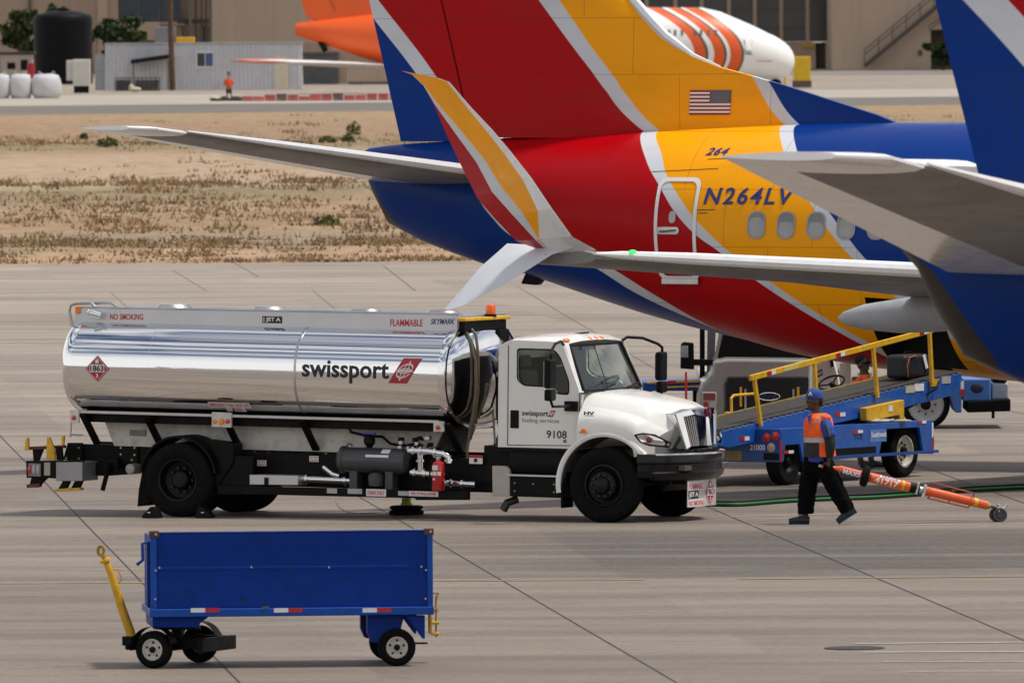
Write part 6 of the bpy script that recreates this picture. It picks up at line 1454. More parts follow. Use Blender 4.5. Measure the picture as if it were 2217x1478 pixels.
def shoe(heel, toe, ankle, up):
    d = (toe-heel).normalized(); s = V((0,1,0)); u = up.normalized(); L = (toe-heel).length; o = MB()
    o.tube([heel-d*.005+u*.055, heel+d*L*.35+u*.06, heel+d*L*.65+u*.048, toe-d*.005+u*.036],[.056,.060,.054,.042],12); o.tube([heel+d*.06+u*.05, heel+d*.07+u*.13],[.056,.060],12)
    sh = blob(o, 'shoe', SHOE, man, .008, 3); mb = MB()
    mb.loft([[heel+d*(L*t)+s*(w_*k)+u*z_ for k, z_ in ((-1,0),(1,0),(1,.022),(-1,.022))] for t, w_ in ((.02,.02),(.08,.036),(.35,.034),(.68,.042),(.90,.03),(.96,.012))]); mb.build('sole', SOLE, sh, bevel=.005)
    mb = MB(); mb.ball(heel+d*.10+u*.13,(.055,.06,.018),12,6); mb.build('sock', mat('pale_sock',(.42,.42,.42),.9), sh)
shoe(Q(1752,1135,.1),Q(1707,1134,.1),None,V((0,0,1)))
hl, to = Q(1856,1109,-.1), Q(1815,1134.5,-.1); dd = (to-hl).normalized(); shoe(hl,to,None,V((dd.z,0,-dd.x))*(-1 if dd.x*-1 < 0 else 1) if False else V((-.55,0,.84)))

# worker standing behind the loader
p2 = ground(1872, 1013); Q2 = P_(p2, p2.y)
wk = empty('person', p2, 'person in an orange vest and sunglasses standing behind the belt loader', 'person'); H2 = Q2(1868,788); f2 = V((.9,-.45,0))
mb = MB(); mb.tube([Q2(1872,910),Q2(1872,870),Q2(1872,822),Q2(1870,807)],[.15,.15,.16,.09],14,sq=.9); mb.tube([Q2(1870,814),Q2(1869,796)],[.062,.058],12); head(mb, H2, f2)
for pts in ([(1852,816,-.17),(1850,862,-.22),(1872,880,-.25)],[(1888,816,.15),(1898,862,.15),(1908,885,.0)]):
    w = [Q2(*p) for p in pts]; mb.tube([w[0],w[1],w[2]],[.06,.047,.03],12); hand(mb, w[2], w[2]+V((.07,-.02,-.03)), V((0,.2,-1)), V((0,1,.2)))
for pts in ([(1860,905,-.1),(1860,965,-.1),(1864,1006,-.1)],[(1884,905,.1),(1886,965,.1),(1886,1007,.05)]):
    w = [Q2(*p) for p in pts]; mb.tube([w[0],w[1],w[2]],[.095,.06,.042],12)
b2 = blob(mb, 'body', SKIN, wk, .011, 4); face_bits(b2, H2, f2)
mb = MB(); mb.tube([Q2(1872,915),Q2(1872,885)],[.17,.17],14); mb.tube([Q2(1861,905,-.1),Q2(1860,965,-.1),Q2(1862,985,-.1)],[.115,.09,.085],12); mb.tube([Q2(1883,905,.1),Q2(1885,965,.1),Q2(1886,985,.07)],[.115,.09,.085],12); blob(mb, 'trousers', PANTS, wk, .014, 4)
mb = MB(); mb.tube([Q2(1872,895),Q2(1872,855),Q2(1872,827),Q2(1870,809)],[.195,.19,.185,.10],16,sq=.92)
for pts in ([(1856,819,-.14),(1851,840,-.2),(1850,862,-.22)],[(1886,819,.13),(1892,840,.15),(1897,862,.15)]): w = [Q2(*p) for p in pts]; mb.tube(w,[.085,.082,.075],12)
OV = mat('hi_vis_shirt', (.92,.12,.012), .75, var=.15, scale=7, bump=.4); v2 = blob(mb, 'shirt', OV, wk, .013, 3)
mb = MB()
for px, dy in ((1858,-.16),(1886,-.12)): mb.tube([Q2(px,807,dy+.04),Q2(px+2,827,dy-.055),Q2(px+2,860,dy-.06)],.016,8,sq=.4)
mb.build('reflective_stripe', mat('vest_silver',(.5,.48,.44),.5), v2)
mb = MB(); mb.ball(H2+V((-.02,.01,.06)),(.115,.09,.085),14,10); blob(mb, 'hair', mat('black_hair',(0,0,0)), wk, .011, 3)
mb = MB(); f = f2.normalized(); l = V((-f.y,f.x,0)); mb.tube([H2+f*.02+l*-.088+V((0,0,.022)), H2+f*.088+l*-.06+V((0,0,.022)), H2+f*.108+V((0,0,.022)), H2+f*.088+l*.06+V((0,0,.022)), H2+f*.02+l*.088+V((0,0,.022))],[.006,.018,.02,.018,.006],8); mb.build('sunglasses', BLACKM, wk)
for px, dy in ((1864,-.1),(1886,.05)):
    a = Q2(px-6,1013,dy); a.z = 0; b_ = Q2(px+30,1013,dy); b_.z = 0; o = MB(); d = (b_-a).normalized(); L_ = .27
    o.tube([a+d*.03+V((0,0,.05)), a+d*.13+V((0,0,.06)), a+d*.24+V((0,0,.035))],[.048,.05,.034],12); o.tube([a+d*.05+V((0,0,.05)),a+d*.05+V((0,0,.13))],[.048,.048],12); blob(o, 'shoe', SHOE, wk, .011, 3)

# ------------------------------------------------------------------ hoses on the ground
def ground_hose(pts, r, m, name, label, cat, grp=None):
    w = [ground(*p)+V((0,0,r)) for p in pts]; out = []
    for i in range(len(w)-1):
        p0, p1, p2_, p3 = w[max(i-1,0)], w[i], w[i+1], w[min(i+2,len(w)-1)]
        for j in range(8):
            t = j/8; out.append(.5*((2*p1)+(p2_-p0)*t+(2*p0-5*p1+4*p2_-p3)*t*t+(3*p1-p0-3*p2_+p3)*t**3))
    out.append(w[-1]); mb = MB(); mb.tube(out, r, 10); return tag(mb.build(name, m, None), label, cat, grp)
HP = [(1470,1090),(1540,1092),(1610,1092),(1700,1085),(1800,1080),(1890,1077),(1980,1071),(2100,1061),(2260,1053)]
ground_hose(HP, .016, mat('green_hose',(.02,.20,.04),.4,var=.2), 'hose', 'green hose running along the apron behind the walking person', 'hose')
ground_hose([(x,y+4) for x,y in HP], .016, mat('black_hose',(.006,.006,.007),.5,spec=.2), 'hose', 'black hose lying along the camera side of the green hose', 'hose')
ground_hose([(x,y-4.5) for x,y in HP], .014, mat('black_hose',(0,0,0)), 'hose', 'thin black hose on the far side of the green hose', 'hose')
ground_hose([(728,1078),(730,1092),(745,1105),(770,1111),(830,1109),(950,1104)], .006, mat('thin_wire',(.25,.12,.08),.6), 'ground_wire', 'thin brown grounding wire trailing under the fuel truck', 'wire')
# manhole and marker wand
p = ground(1850,1403); mb = MB(); mb.lathe((0,0,0),2,[(0,.010),(.30,.010),(.305,.012),(.335,.012),(.34,.008)],40); mh = mb.build('manhole_cover', mat('dark_iron',(.035,.03,.028),.7,.3,var=.5,scale=9,dirt=(.2,.17,.14,.6)), None); mh.location = p; tag(mh, 'dark round manhole cover set in the concrete beside white lines', 'manhole cover')
p = ground(1486, 968); o = empty('marker_wand', p, 'thin red marker wand standing beside the white pickup', 'marker'); zt_ = atY(1486,805,p.y).z
mb = MB(); mb.cyl((0,0,.03),(0,0,zt_),.02,n=10); mb.build('wand', mat('wand_red',(.5,.02,.02),.4), o); mb = MB(); mb.lathe((0,0,0),2,[(0,0),(.15,0),(.15,.02),(.05,.05),(0,.05)],20); mb.build('base', RUBBER, o)
# ------------------------------------------------------------------ behind the aircraft: pickup, tractor, dolly
def box_at(px0, py0, px1, py1, Y, depth):
    a, c = atY(px0, py1, Y), atY(px1, py0, Y); return (a.x, Y, a.z), (c.x, Y+depth, c.z)
TY = 206.0
tx = atY(1640, 800, TY).x
pk = empty('pickup_truck', V((tx, TY, 0)), 'white pickup truck seen from behind under the airliner belly, black tailgate', 'pickup truck')
def W(px, py, dy=0): q = atY(px, py, TY+dy); return V((q.x-tx, dy, q.z))
def quad_prism(pts, dy, d, m, name, par=pk, bev=.02):
    q = [W(px,py,dy) for px,py in pts]; mb = MB(); mb.prism([(p.x,p.z) for p in q],1,dy,dy+d); return mb.build(name, m, par, bevel=bev)
PW = mat('pickup_shaded_white', (.25,.245,.24), .3, var=.05, coat=.4)  # white paint darkened to stand in for the airliner's shadow
bdy = quad_prism([(1508,905),(1511,850),(1520,828),(1540,815),(1545,782),(1575,776),(1745,778),(1768,782),(1772,815),(1786,830),(1790,905)], 0, 2.4, PW, 'body', bev=.06)
quad_prism([(1568,900),(1568,830),(1576,815),(1752,815),(1760,830),(1760,900)], -.03, .06, mat('tailgate_black',(.010,.010,.011),.3,coat=.3,spec=.3), 'tailgate', bdy, .03)
quad_prism([(1552,776),(1572,690),(1750,690),(1765,776)], 1.0, 1.6, BLACKM, 'cab', bev=.05)
quad_prism([(1545,780),(1562,690),(1567,690),(1552,780)], .98, .05, PW, 'pillar', bev=.01)
tl = quad_prism([(1519,906),(1519,848),(1552,848),(1552,906)], -.02, .1, mat('lamp_housing_clear',(.35,.34,.33),.2,coat=.5), 'tail_lamp', bdy, .02)
for a, c, m in (((1523,866),(1548,851),mat('dusty_red_lens',(.20,.05,.045),.2,coat=.5)),((1523,885),(1533,870),REFRED),((1536,885),(1548,870),STG),((1523,902),(1548,889),STG)):
    p, q = W(*a,-.03), W(*c,-.03); mb = MB(); mb.box((p.x,-.032,p.z),(q.x,-.015,q.z)); mb.build('lens', m, tl, bevel=.006)
p = W(1665,858,-.04); mb = MB(); mb.tube([(p.x+.17*math.cos(t),-.045,p.z+.06*math.sin(t)) for t in [2*math.pi*i/30 for i in range(31)]], .007, 6); em = mb.build('badge', CHROME, bdy)
text('Ford', CHROME, em, 'badge_lettering', .22, .075, flat((p.x-.11,-.05,p.z-.037),(1,0,0),(0,0,1)), bold=.01, shear=.3)
mr = quad_prism([(1473,798),(1474,745),(1480,740),(1502,742),(1503,800),(1480,798)], .9, .12, BLACKM, 'mirror', bev=.02)
quad_prism([(1475,774),(1476,748),(1490,748),(1490,774)], .88, .02, mat('mirror_sky',(.55,.57,.58),.06,1.0), 'mirror_glass', mr, .004)
mb = MB(); mb.bar(W(1500,784,.95),W(1550,784,1.0),.06,.1); mb.build('mirror_arm', BLACKM, mr, bevel=.01)
quad_prism([(1515,840),(1515,700),(1526,700),(1526,840)], 2.3, .08, BLACKM, 'rack_post', bev=.01)
quad_prism([(1530,815),(1532,705),(1550,705),(1546,815)], 2.35, .05, GALV, 'rack_panel', bev=.01)
for px in (1604,1728): quad_prism([(px-2.5,880),(px-2.5,838),(px+2.5,838),(px+2.5,880)], -.06, .03, YELLOW, 'reflective_tape', bdy, .003)
for px in (1614,1718): quad_prism([(px-2,884),(px-2,842),(px+2,842),(px+2,884)], -.07, .04, STEEL, 'rack_strut', bdy, .003)
quad_prism([(1505,925),(1505,905),(1790,905),(1790,925)], -.12, .2, GALV, 'bumper', bev=.03)
for s in (-.78,.78):
    for y in (1.1, 4.4): mb = MB(); mb.lathe((s+.05,y,.4),0,[(.2,-.13),(.36,-.14),(.4,-.08),(.4,.08),(.36,.14),(.2,.13)],28); mb.build('wheel', RUBBER, pk)
mb = MB(); mb.box((-.9,2.4,.5),(1.0,5.2,1.15)); mb.build('hood', PW, pk, bevel=.08)
# white tug beyond the loader's steering wheel
UY = 201.0; ux = atY(1785,800,UY).x
tg = empty('tow_tractor', V((ux, UY, 0)), 'white tow tractor with a numbered plate behind the loader handrail', 'tow tractor')
def U(px, py, dy=0): q = atY(px, py, UY+dy); return V((q.x-ux, dy, q.z))
def upr(pts, dy, d, m, name, par=tg, bev=.02):
    q = [U(px,py,dy) for px,py in pts]; mb = MB(); mb.prism([(p.x,p.z) for p in q],1,dy,dy+d); return mb.build(name, m, par, bevel=bev)
ub = upr([(1752,950),(1756,800),(1764,785),(1800,771),(1808,785),(1816,812),(1822,850),(1822,950)], 0, 1.4, WHITE, 'body', bev=.04)
upr([(1817,950),(1817,784),(1843,783),(1846,950)], .3, .9, mat('panel_pale_grey',(.40,.39,.37),.5), 'back_panel', bev=.02)
a, b_, c = U(1762,822,-.004), U(1782,811,-.004), U(1760,809,-.004); pu, pv = (b_-a), (c-a)
mb = MB(); mb.add([a,a+pu,a+pu+pv,a+pv],[(0,1,2,3)]); npl = mb.build('number_plate', DECALBLACK, ub, smooth=0)
text('72900', STW, npl, 'number_lettering', pu.length*.9, pv.length*.6, flat(a+V((0,-.004,0))+pu*.05+pv*.2, pu, pv), bold=.03)
upr([(1799,795),(1797,780),(1803,776),(1806,792)], -.01, .02, BLACKM, 'lamp', ub, .004)
for px in (1770,1806): 
    q = U(px,960,.2); mb = MB(); mb.lathe((q.x,.2,.3),1,[(.15,-.1),(.28,-.1),(.3,-.05),(.3,.05),(.28,.1),(.15,.1)],24); mb.build('wheel', RUBBER, tg)
# blue pushback tractor beyond the loader
VY = 214.3; vx = atY(2060,860,VY).x
pb = empty('pushback_tractor', V((vx, VY, 0)), 'blue pushback tractor with a large white rim behind the belt loader', 'tractor')
def Y_(px, py, dy=0): q = atY(px, py, VY+dy); return V((q.x-vx, dy, q.z))
def ypr(pts, dy, d, m, name, par=pb, bev=.02):
    q = [Y_(px,py,dy) for px,py in pts]; mb = MB(); mb.prism([(p.x,p.z) for p in q],1,dy,dy+d); return mb.build(name, m, par, bevel=bev)
PBB = mat('tractor_blue', (.03,.13,.40), .4, var=.15, scale=3, dirt=(.2,.26,.38,.25))
yb_ = ypr([(1955,880),(1955,830),(1990,815),(2040,800),(2082,800),(2082,893),(2068,893),(2050,838),(1975,838),(1962,880)], -.1, 2.1, PBB, 'body')
ypr([(2084,868),(2084,820),(2145,820),(2145,868)], -.08, 2.0, PBB, 'nose', bev=.03)
ypr([(2147,866),(2147,828),(2184,830),(2184,866)], .5, 1.4, mat('nose_pale',(.38,.40,.46),.45,var=.2,scale=9), 'front_plate', bev=.03)
ypr([(2150,828),(2150,818),(2180,818),(2180,828)], .5, 1.3, BLACKM, 'front_top')
ypr([(2093,893),(2094,868),(2188,863),(2188,890)], -.12, 2.1, RUBBER, 'bumper', bev=.03)
q = Y_(2115,840,-.09); mb = MB(); mb.ball((q.x,-.075,q.z),(.11,.03,.085),18,10); mb.build('opening', mat('deep_blue_hole',(.002,.004,.03),.7), yb_)
ypr([(2080,858),(2080,842),(2087,842),(2087,858)], -.105, .01, REFRED, 'reflector', yb_, 0); ypr([(2080,842),(2080,824),(2087,824),(2087,842)], -.105, .01, REFWHITE, 'reflector', yb_, 0)
mb = MB(); mb.bar(Y_(2150,888,-.05),Y_(2150,905,-.05),.05,.05); mb.build('pin', BLACKM, pb)
wq = Y_(2005,889,-.1)
for dx_, dy, s in ((0,.12,-1),(0,1.75,1),(-3.4,.12,-1),(-3.4,1.75,1)):
    o = big_wheel(pb, wq.x+dx_, 1, y=dy, r=.40, w=.32, rw=.30, rim=mat('white_rim',(.52,.51,.48),.4,var=.1,scale=8,dirt=(.2,.17,.14,.4))) if s > 0 else big_wheel(pb, wq.x+dx_, -1, y=-dy, r=.40, w=.32, rw=.30, rim=mat('white_rim',(.5,.5,.5)))
# flat dolly to the left of the pickup
DY = 207.0; dxx = atY(1450,840,DY).x
dl = empty('dolly', V((dxx, DY, 0)), 'low blue dolly with a yellow top rail behind the fuel truck mirror', 'dolly')
def D_(px, py, dy=0): q = atY(px, py, DY+dy); return V((q.x-dxx, dy, q.z))
def dpr(pts, dy, d, m, name, par=dl, bev=.008):
    q = [D_(px,py,dy) for px,py in pts]; mb = MB(); mb.prism([(p.x,p.z) for p in q],1,dy,dy+d); return mb.build(name, m, par, bevel=bev)
dpr([(1392,846),(1392,828),(1516,824),(1516,846)], 0, 1.5, CB2, 'deck'); dpr([(1400,826),(1516,821),(1516,827),(1400,831)], -.04, .05, YELLOW, 'top_rail')
dpr([(1430,836),(1516,834),(1516,838),(1430,840)], -.04, .05, YELLOW, 'lower_rail'); dpr([(1444,832),(1444,824),(1463,823),(1463,831)], -.06, .02, REFRED, 'reflector'); dpr([(1425,833),(1425,825),(1443,824),(1443,832)], -.06, .02, REFWHITE, 'reflector')
for px in (1405,1508):
    for dy in (.2,1.3): q = D_(px,860,dy); mb = MB(); mb.lathe((q.x,dy,.25),1,[(.1,-.08),(.23,-.08),(.25,-.04),(.25,.04),(.23,.08),(.1,.08)],20); mb.build('wheel', RUBBER, dl)
    q = D_(px,850,.2); mb = MB(); mb.box((q.x-.05,.3,.2),(q.x+.05,1.2,.9)); mb.build('leg', BLACK, dl)

# ------------------------------------------------------------------ white and orange tanker aircraft far off
KY = 900.0; KC = atY(1600, 110, KY); K = 28000/KY
tk = empty('tanker_aircraft', V((KC.x, KY, 0)), 'far white jet with orange nose stripes and orange tail', 'airplane')
def kx(px): return (px-1600)/K
def kz(px, py): return atY(px, py, KY).z
tcz = kz(1600,97)
def m_tanker():
    m, nt, b = nodes('tanker_paint'); tc = nt.nodes.new('ShaderNodeTexCoord'); sp = nt.nodes.new('ShaderNodeSeparateXYZ'); nt.links.new(tc.outputs['Object'], sp.inputs[0])
    z = math_(nt,'SUBTRACT',sp.outputs['Z'],kz(1600,118)); u = math_(nt,'ADD',sp.outputs['X'],math_(nt,'MULTIPLY',math_(nt,'MULTIPLY',z,z),.30))
    t = math_(nt,'DIVIDE',math_(nt,'SUBTRACT',u,kx(1480)),kx(1620)-kx(1480))
    O=(.72,.095,.008); G=(.02,.07,.04); Wt=(.78,.77,.75)
    f = lambda px: (px-1480)/140
    c = ramp(nt, t, [(0,Wt),(f(1502),O),(f(1527),G),(f(1532),Wt),(f(1545),O),(f(1567),G),(f(1572),Wt),(f(1580),O),(f(1605),G),(f(1610),Wt)], 'CONSTANT')
    c = mix(nt, math_(nt,'LESS_THAN',sp.outputs['X'],kx(1000)), c, O)
    nt.links.new(c, b.inputs['Base Color']); b.inputs['Roughness'].default_value = .45; return m
TKM = m_tanker(); TKO = mat('tanker_orange',(.72,.10,.008),.45,var=.08,scale=.5); TKW = mat('tanker_white',(.78,.77,.75),.4,var=.05)
PRO = [(640,50,76),(660,47,84),(700,42,98),(760,36,118),(830,28,140),(920,18,160),(1050,16,172),(1300,16,176),(1520,17,177),(1560,26,177),(1600,43,176),(1630,56,174),(1655,68,174),(1680,80,173),(1697,91,169),(1708,101,162),(1715,111,153),(1719,121,143),(1720,128,136)]
mb = MB(); mb.loft([[V((kx(px), (kz(px,t)-kz(px,b_))/2*math.cos(2*math.pi*j/40), (kz(px,t)+kz(px,b_))/2+(kz(px,t)-kz(px,b_))/2*math.sin(2*math.pi*j/40))) for j in range(40)] for px,t,b_ in PRO]); tf = mb.build('fuselage', TKM, tk, smooth=60)
def tyz(px, py):                                  # side skin of the far jet
    t, b_ = lerp([(a,kz(a,c)) for a,c,_ in PRO],px), lerp([(a,kz(a,c)) for a,_,c in PRO],px); z = kz(px,py); h = (t-b_)/2; return -h*math.sqrt(max(0,1-((z-(t+b_)/2)/h)**2))
def tplate(pts, m, name, off=.03):
    mb = MB(); mb.add([V((kx(px), tyz(px,py)-off, kz(px,py))) for px,py in pts], [tuple(range(len(pts)))]); return mb.build(name, m, tf, smooth=0)
for px in (1436,1448,1461,1476,1504,1517,1533,1549): tplate([(px-2.6,77),(px+2.6,77),(px+2.6,65),(px-2.6,65)], mat('cabin_glass',(.12,.13,.15),.2), 'window')
dr = tplate([(1611,112),(1627,114),(1630,88),(1628,66),(1612,62),(1609,88)], mat('door_edge_grey',(.42,.41,.40),.5), 'door', .03); tplate([(1613,109),(1625,110),(1627.5,88),(1626,68),(1614,65),(1611.5,88)], TKW, 'door_skin', .06)
tplate([(1612,114),(1627,116),(1627,119),(1612,117)], mat('sill_dark',(.12,.12,.12),.5), 'door_sill')
tplate([(1636,131.5),(1670,132),(1670,133.5),(1636,133)], DECALRED, 'red_mark')
tplate([(1650,70),(1658,80),(1660,77),(1666,74),(1657,68)], mat('cockpit_glass',(.12,.12,.13),.15), 'windscreen', .04)
mb = MB(); mb.prism([(kx(1640),kz(1640,178)),(kx(1690),kz(1690,172)),(kx(1700),kz(1700,158)),(kx(1650),kz(1650,165))],1,-.5,.5); mb.build('gear_door', TKW, tk, bevel=.1)
for px in (1678,1300):
    mb = MB(); h = .45; 
    for dy in (-.35,.35): mb.lathe((kx(px),dy*(1 if px > 1500 else 5),h),1,[(.1,-.15),(.42,-.15),(.45,-.08),(.45,.08),(.42,.15),(.1,.15)],20)
    each(mb, 'wheel', RUBBER, tk); mb = MB(); mb.cyl((kx(px),0,.4),(kx(px),0,1.6),.15); mb.bar((kx(px),-1.7 if px < 1500 else -.35,.45),(kx(px),1.7 if px < 1500 else .35,.45),.15,.15); mb.build('gear_leg', STEEL, tk)
f_ = [(kx(a),kz(a,b_)) for a,b_ in ((652,-4),(655,10),(664,38),(690,46),(760,40),(840,30),(980,20),(900,-60),(870,-150),(690,-150))]
mb = MB(); mb.prism(f_,1,-.22,.22); fo = mb.build('fin', TKO, tk, bevel=.08)
mb = MB(); mb.bar((kx(715),-.235,kz(715,-2)),(kx(727),-.235,kz(727,24)),.02,.07,up=(0,1,0)); mb.build('hinge_line', BLACKM, fo)
for s in (-1,1):
    mb = MB(); mb.loft([[V((kx(a)+(0),s*y,z)) for a,z in ((p0,kz(1600,zc)),((p0+p1)/2,kz(1600,zc-th)),(p1,kz(1600,zc)),((p0+p1)/2,kz(1600,zc+th)))] for p0,p1,y,zc,th in ((700,880,1.2,138,7),(600,740,6,131,5),(545,640,9,127.5,3.5),(505,560,11,125,2))]); st_ = mb.build('stabilizer', TKW, tk, smooth=40)
    mb = MB(); mb.loft([[V((kx(a),s*y,z)) for a,z in ((p0-3,kz(1600,zc)),((p0+p1)/2,kz(1600,zc-th)),(p1+1,kz(1600,zc)),((p0+p1)/2,kz(1600,zc+th)))] for p0,p1,y,zc,th in ((540,634,9.3,127,3.9),(502,561,11.05,125,2.4))]); mb.build('red_tip', mat('tip_red',(.55,.16,.12),.5), st_, smooth=40)
mb = MB(); mb.cyl((kx(705),-.2,kz(705,97)),(kx(694),-.2,kz(694,103)),.45,n=16); mb.build('exhaust', BLACKM, tk)
# ------------------------------------------------------------------ far buildings and yard
def far(name, label, cat, px, py, Y, group=None):
    q = atY(px, py, Y); o = empty(name, V((q.x, Y, 0)), label, cat, group=group); o['_y'] = Y; return o, q.x, Y
def fbox(root, x0, Y, name, m, px0, py0, px1, py1, dy=0.0, depth=3.0, bev=0, to_ground=False, parent=None):
    a, c = atY(px0, py1, Y+dy), atY(px1, py0, Y+dy); z0 = 0.0 if to_ground else a.z
    mb = MB(); mb.box((a.x-x0, dy, z0), (c.x-x0, dy+depth, c.z)); return mb.build(name, m, parent or root, bevel=bev)
def stucco(name, col):
    if name in _M: return _M[name]
    m, nt, b = nodes(name); c = ramp(nt, noise(nt, .25, 5, stretch(nt, (1,1,.5))), [(.3,tuple(x*.88 for x in col)),(.7,col)])
    st = noise(nt, .9, 5, stretch(nt, (1.6,1,.12))); c = mix(nt, ramp(nt, st, [(.5,(0,0,0)),(.75,(.25,)*3)]), c, tuple(x*.55 for x in col))
    nt.links.new(c, b.inputs['Base Color']); b.inputs['Roughness'].default_value = .92; bumpy(nt, b, noise(nt, 3, 4), .2, .05); _M[name] = m; return m
BEI = stucco('beige_stucco',(.38,.275,.20)); BEI2 = stucco('tan_stucco',(.44,.335,.25)); DKG = mat('dark_hangar_glass',(.03,.032,.033),.18,var=.5,scale=.25,spec=.6); STEELB = mat('steel_frame_brown',(.11,.085,.065),.7,var=.2)
r, x0, Y = far('hangar_building','large beige building behind the black water tank with blue glazing','building',300,150,1130)
fbox(r,x0,Y,'wall',BEI,-260,-140,255,148,0,20,0,True); fbox(r,x0,Y,'wall',BEI,255,48,392,148,0,19,0,True); fbox(r,x0,Y,'upper_wall',BEI,255,-140,392,-10,0,19)
gl_ = fbox(r,x0,Y,'glazing',mat('blue_grey_glass',(.03,.05,.085),.15,var=.5,scale=.3),255,-10,392,48,.4,18)
for px in (257,300,345,390): fbox(r,x0,Y,'mullion',STEELB,px-1,-10,px+1,48,.2,.3,0,False,gl_)
fbox(r,x0,Y,'ledge',BEI2,248,48,400,56,-.8,.9); fbox(r,x0,Y,'canopy',BEI2,270,50,345,88,-2.2,2.1); fbox(r,x0,Y,'pilaster',BEI2,212,-140,231,148,-.3,.32,0,True)
for px in (64,): fbox(r,x0,Y,'drainpipe',STEELB,px-2.5,-140,px+3,60,-.25,.2)
r, x0, Y = far('tan_building','plain tan building wall behind the white container shed','building',640,150,1120)
fbox(r,x0,Y,'wall',BEI2,460,-140,1000,150,0,20,0,True); fbox(r,x0,Y,'base_course',BEI,460,92,1000,150,-.15,.16,0,True); fbox(r,x0,Y,'set_back_wall',BEI2,380,-140,460,150,12,8,0,True)
r, x0, Y = far('steel_frame','brown open steel frame between the glazed and the tan buildings','steel frame',430,150,1080)
for px in (402,412,424,436,446,455): fbox(r,x0,Y,'post',STEELB,px-2.2,-140,px+2.2,150,random.uniform(0,3),.3,0,True)
for py in (48,-20): fbox(r,x0,Y,'beam',mat('dark_beam',(.03,.027,.024),.8),384,py-6,458,py+4,1.0,.4)
fbox(r,x0,Y,'dark_panel',mat('dark_beam',(0,0,0)),432,55,457,92,2.5,.3)
r, x0, Y = far('glass_hangar','dark glazed hangar front behind the far jet nose','building',1650,150,1140)
fbox(r,x0,Y,'wall',BEI,1330,93,1688,149,0,15,0,True); fbox(r,x0,Y,'wall',BEI,1688,93,1766,149,0,15,0,True); fbox(r,x0,Y,'wall',BEI,1788,93,1801,149,0,15,0,True); fbox(r,x0,Y,'door',mat('dark_door',(.035,.028,.025),.7),1766,93,1788,149,.6,1,0,True)
g_ = fbox(r,x0,Y,'glazing',DKG,1330,-140,1801,93,.3,14)
for px in (1400,1462,1519,1578,1634,1691,1748): fbox(r,x0,Y,'mullion',BEI,px-3.2,-140,px+3.2,93,0,.35,0,False,g_)
for py in (-30,20,62): fbox(r,x0,Y,'mullion',mat('glazing_bar',(.05,.05,.05),.5),1330,py-.6,1801,py+.6,.2,.2,0,False,g_)
fbox(r,x0,Y,'sign_board',mat('sign_ochre',(.45,.28,.05),.6),1736,93,1765,103,-.2,.15)
r, x0, Y = far('stair_building','beige building with an outside steel staircase left of the nearer rudder','building',1910,150,1120)
fbox(r,x0,Y,'wall',BEI2,1802,-140,2014,149,0,18,0,True); fbox(r,x0,Y,'recess_wall',mat('recess_brown',(.10,.08,.055),.8),2015,64,2200,149,4,10,0,True); fbox(r,x0,Y,'upper_wall',BEI2,2015,-140,2200,64,.5,13)
sm = mat('stair_steel',(.05,.042,.036),.6)
def sp_(px,py,dy=-1.6): q = atY(px,py,Y+dy); return V((q.x-x0,dy,q.z))
sta = MB(); sta.bar(sp_(1872,144),sp_(2030,14),.25,.34); so_ = sta.build('staircase', sm, r)
sta = MB(); sta.bar(sp_(1872,144,-.5),sp_(2030,14,-.5),.25,.34); sta.build('stringer', sm, so_)
n_ = 22
for i in range(n_):
    mb = MB(); p = sp_(1872,144).lerp(sp_(2030,14),i/n_); mb.box((p.x-.14,-1.55,p.z+.1),(p.x+.14,-.55,p.z+.15)); mb.build('tread', sm, so_)
for off in (26,36):
    mb = MB(); mb.bar(sp_(1872,144-off),sp_(2022,20-off),.07,.09); mb.build('handrail', sm, so_)
for i in range(6):
    px, py = 1872+150*i/5, 144-124*i/5; mb = MB(); mb.bar(sp_(px,py),sp_(px,py-37),.08,.08); mb.build('baluster', sm, so_)
fbox(r,x0,Y,'landing',sm,2022,10,2200,17,-1.7,1.6); fbox(r,x0,Y,'wall_box',mat('dark_box',(.06,.05,.045),.6),1989,109,1996,121,-.2,.15)
mb = MB(); mb.bar(sp_(2010,58),sp_(2040,36),.08,.1); mb.bar(sp_(2010,66),sp_(2040,44),.08,.1); each(mb, 'handrail', sm, so_)
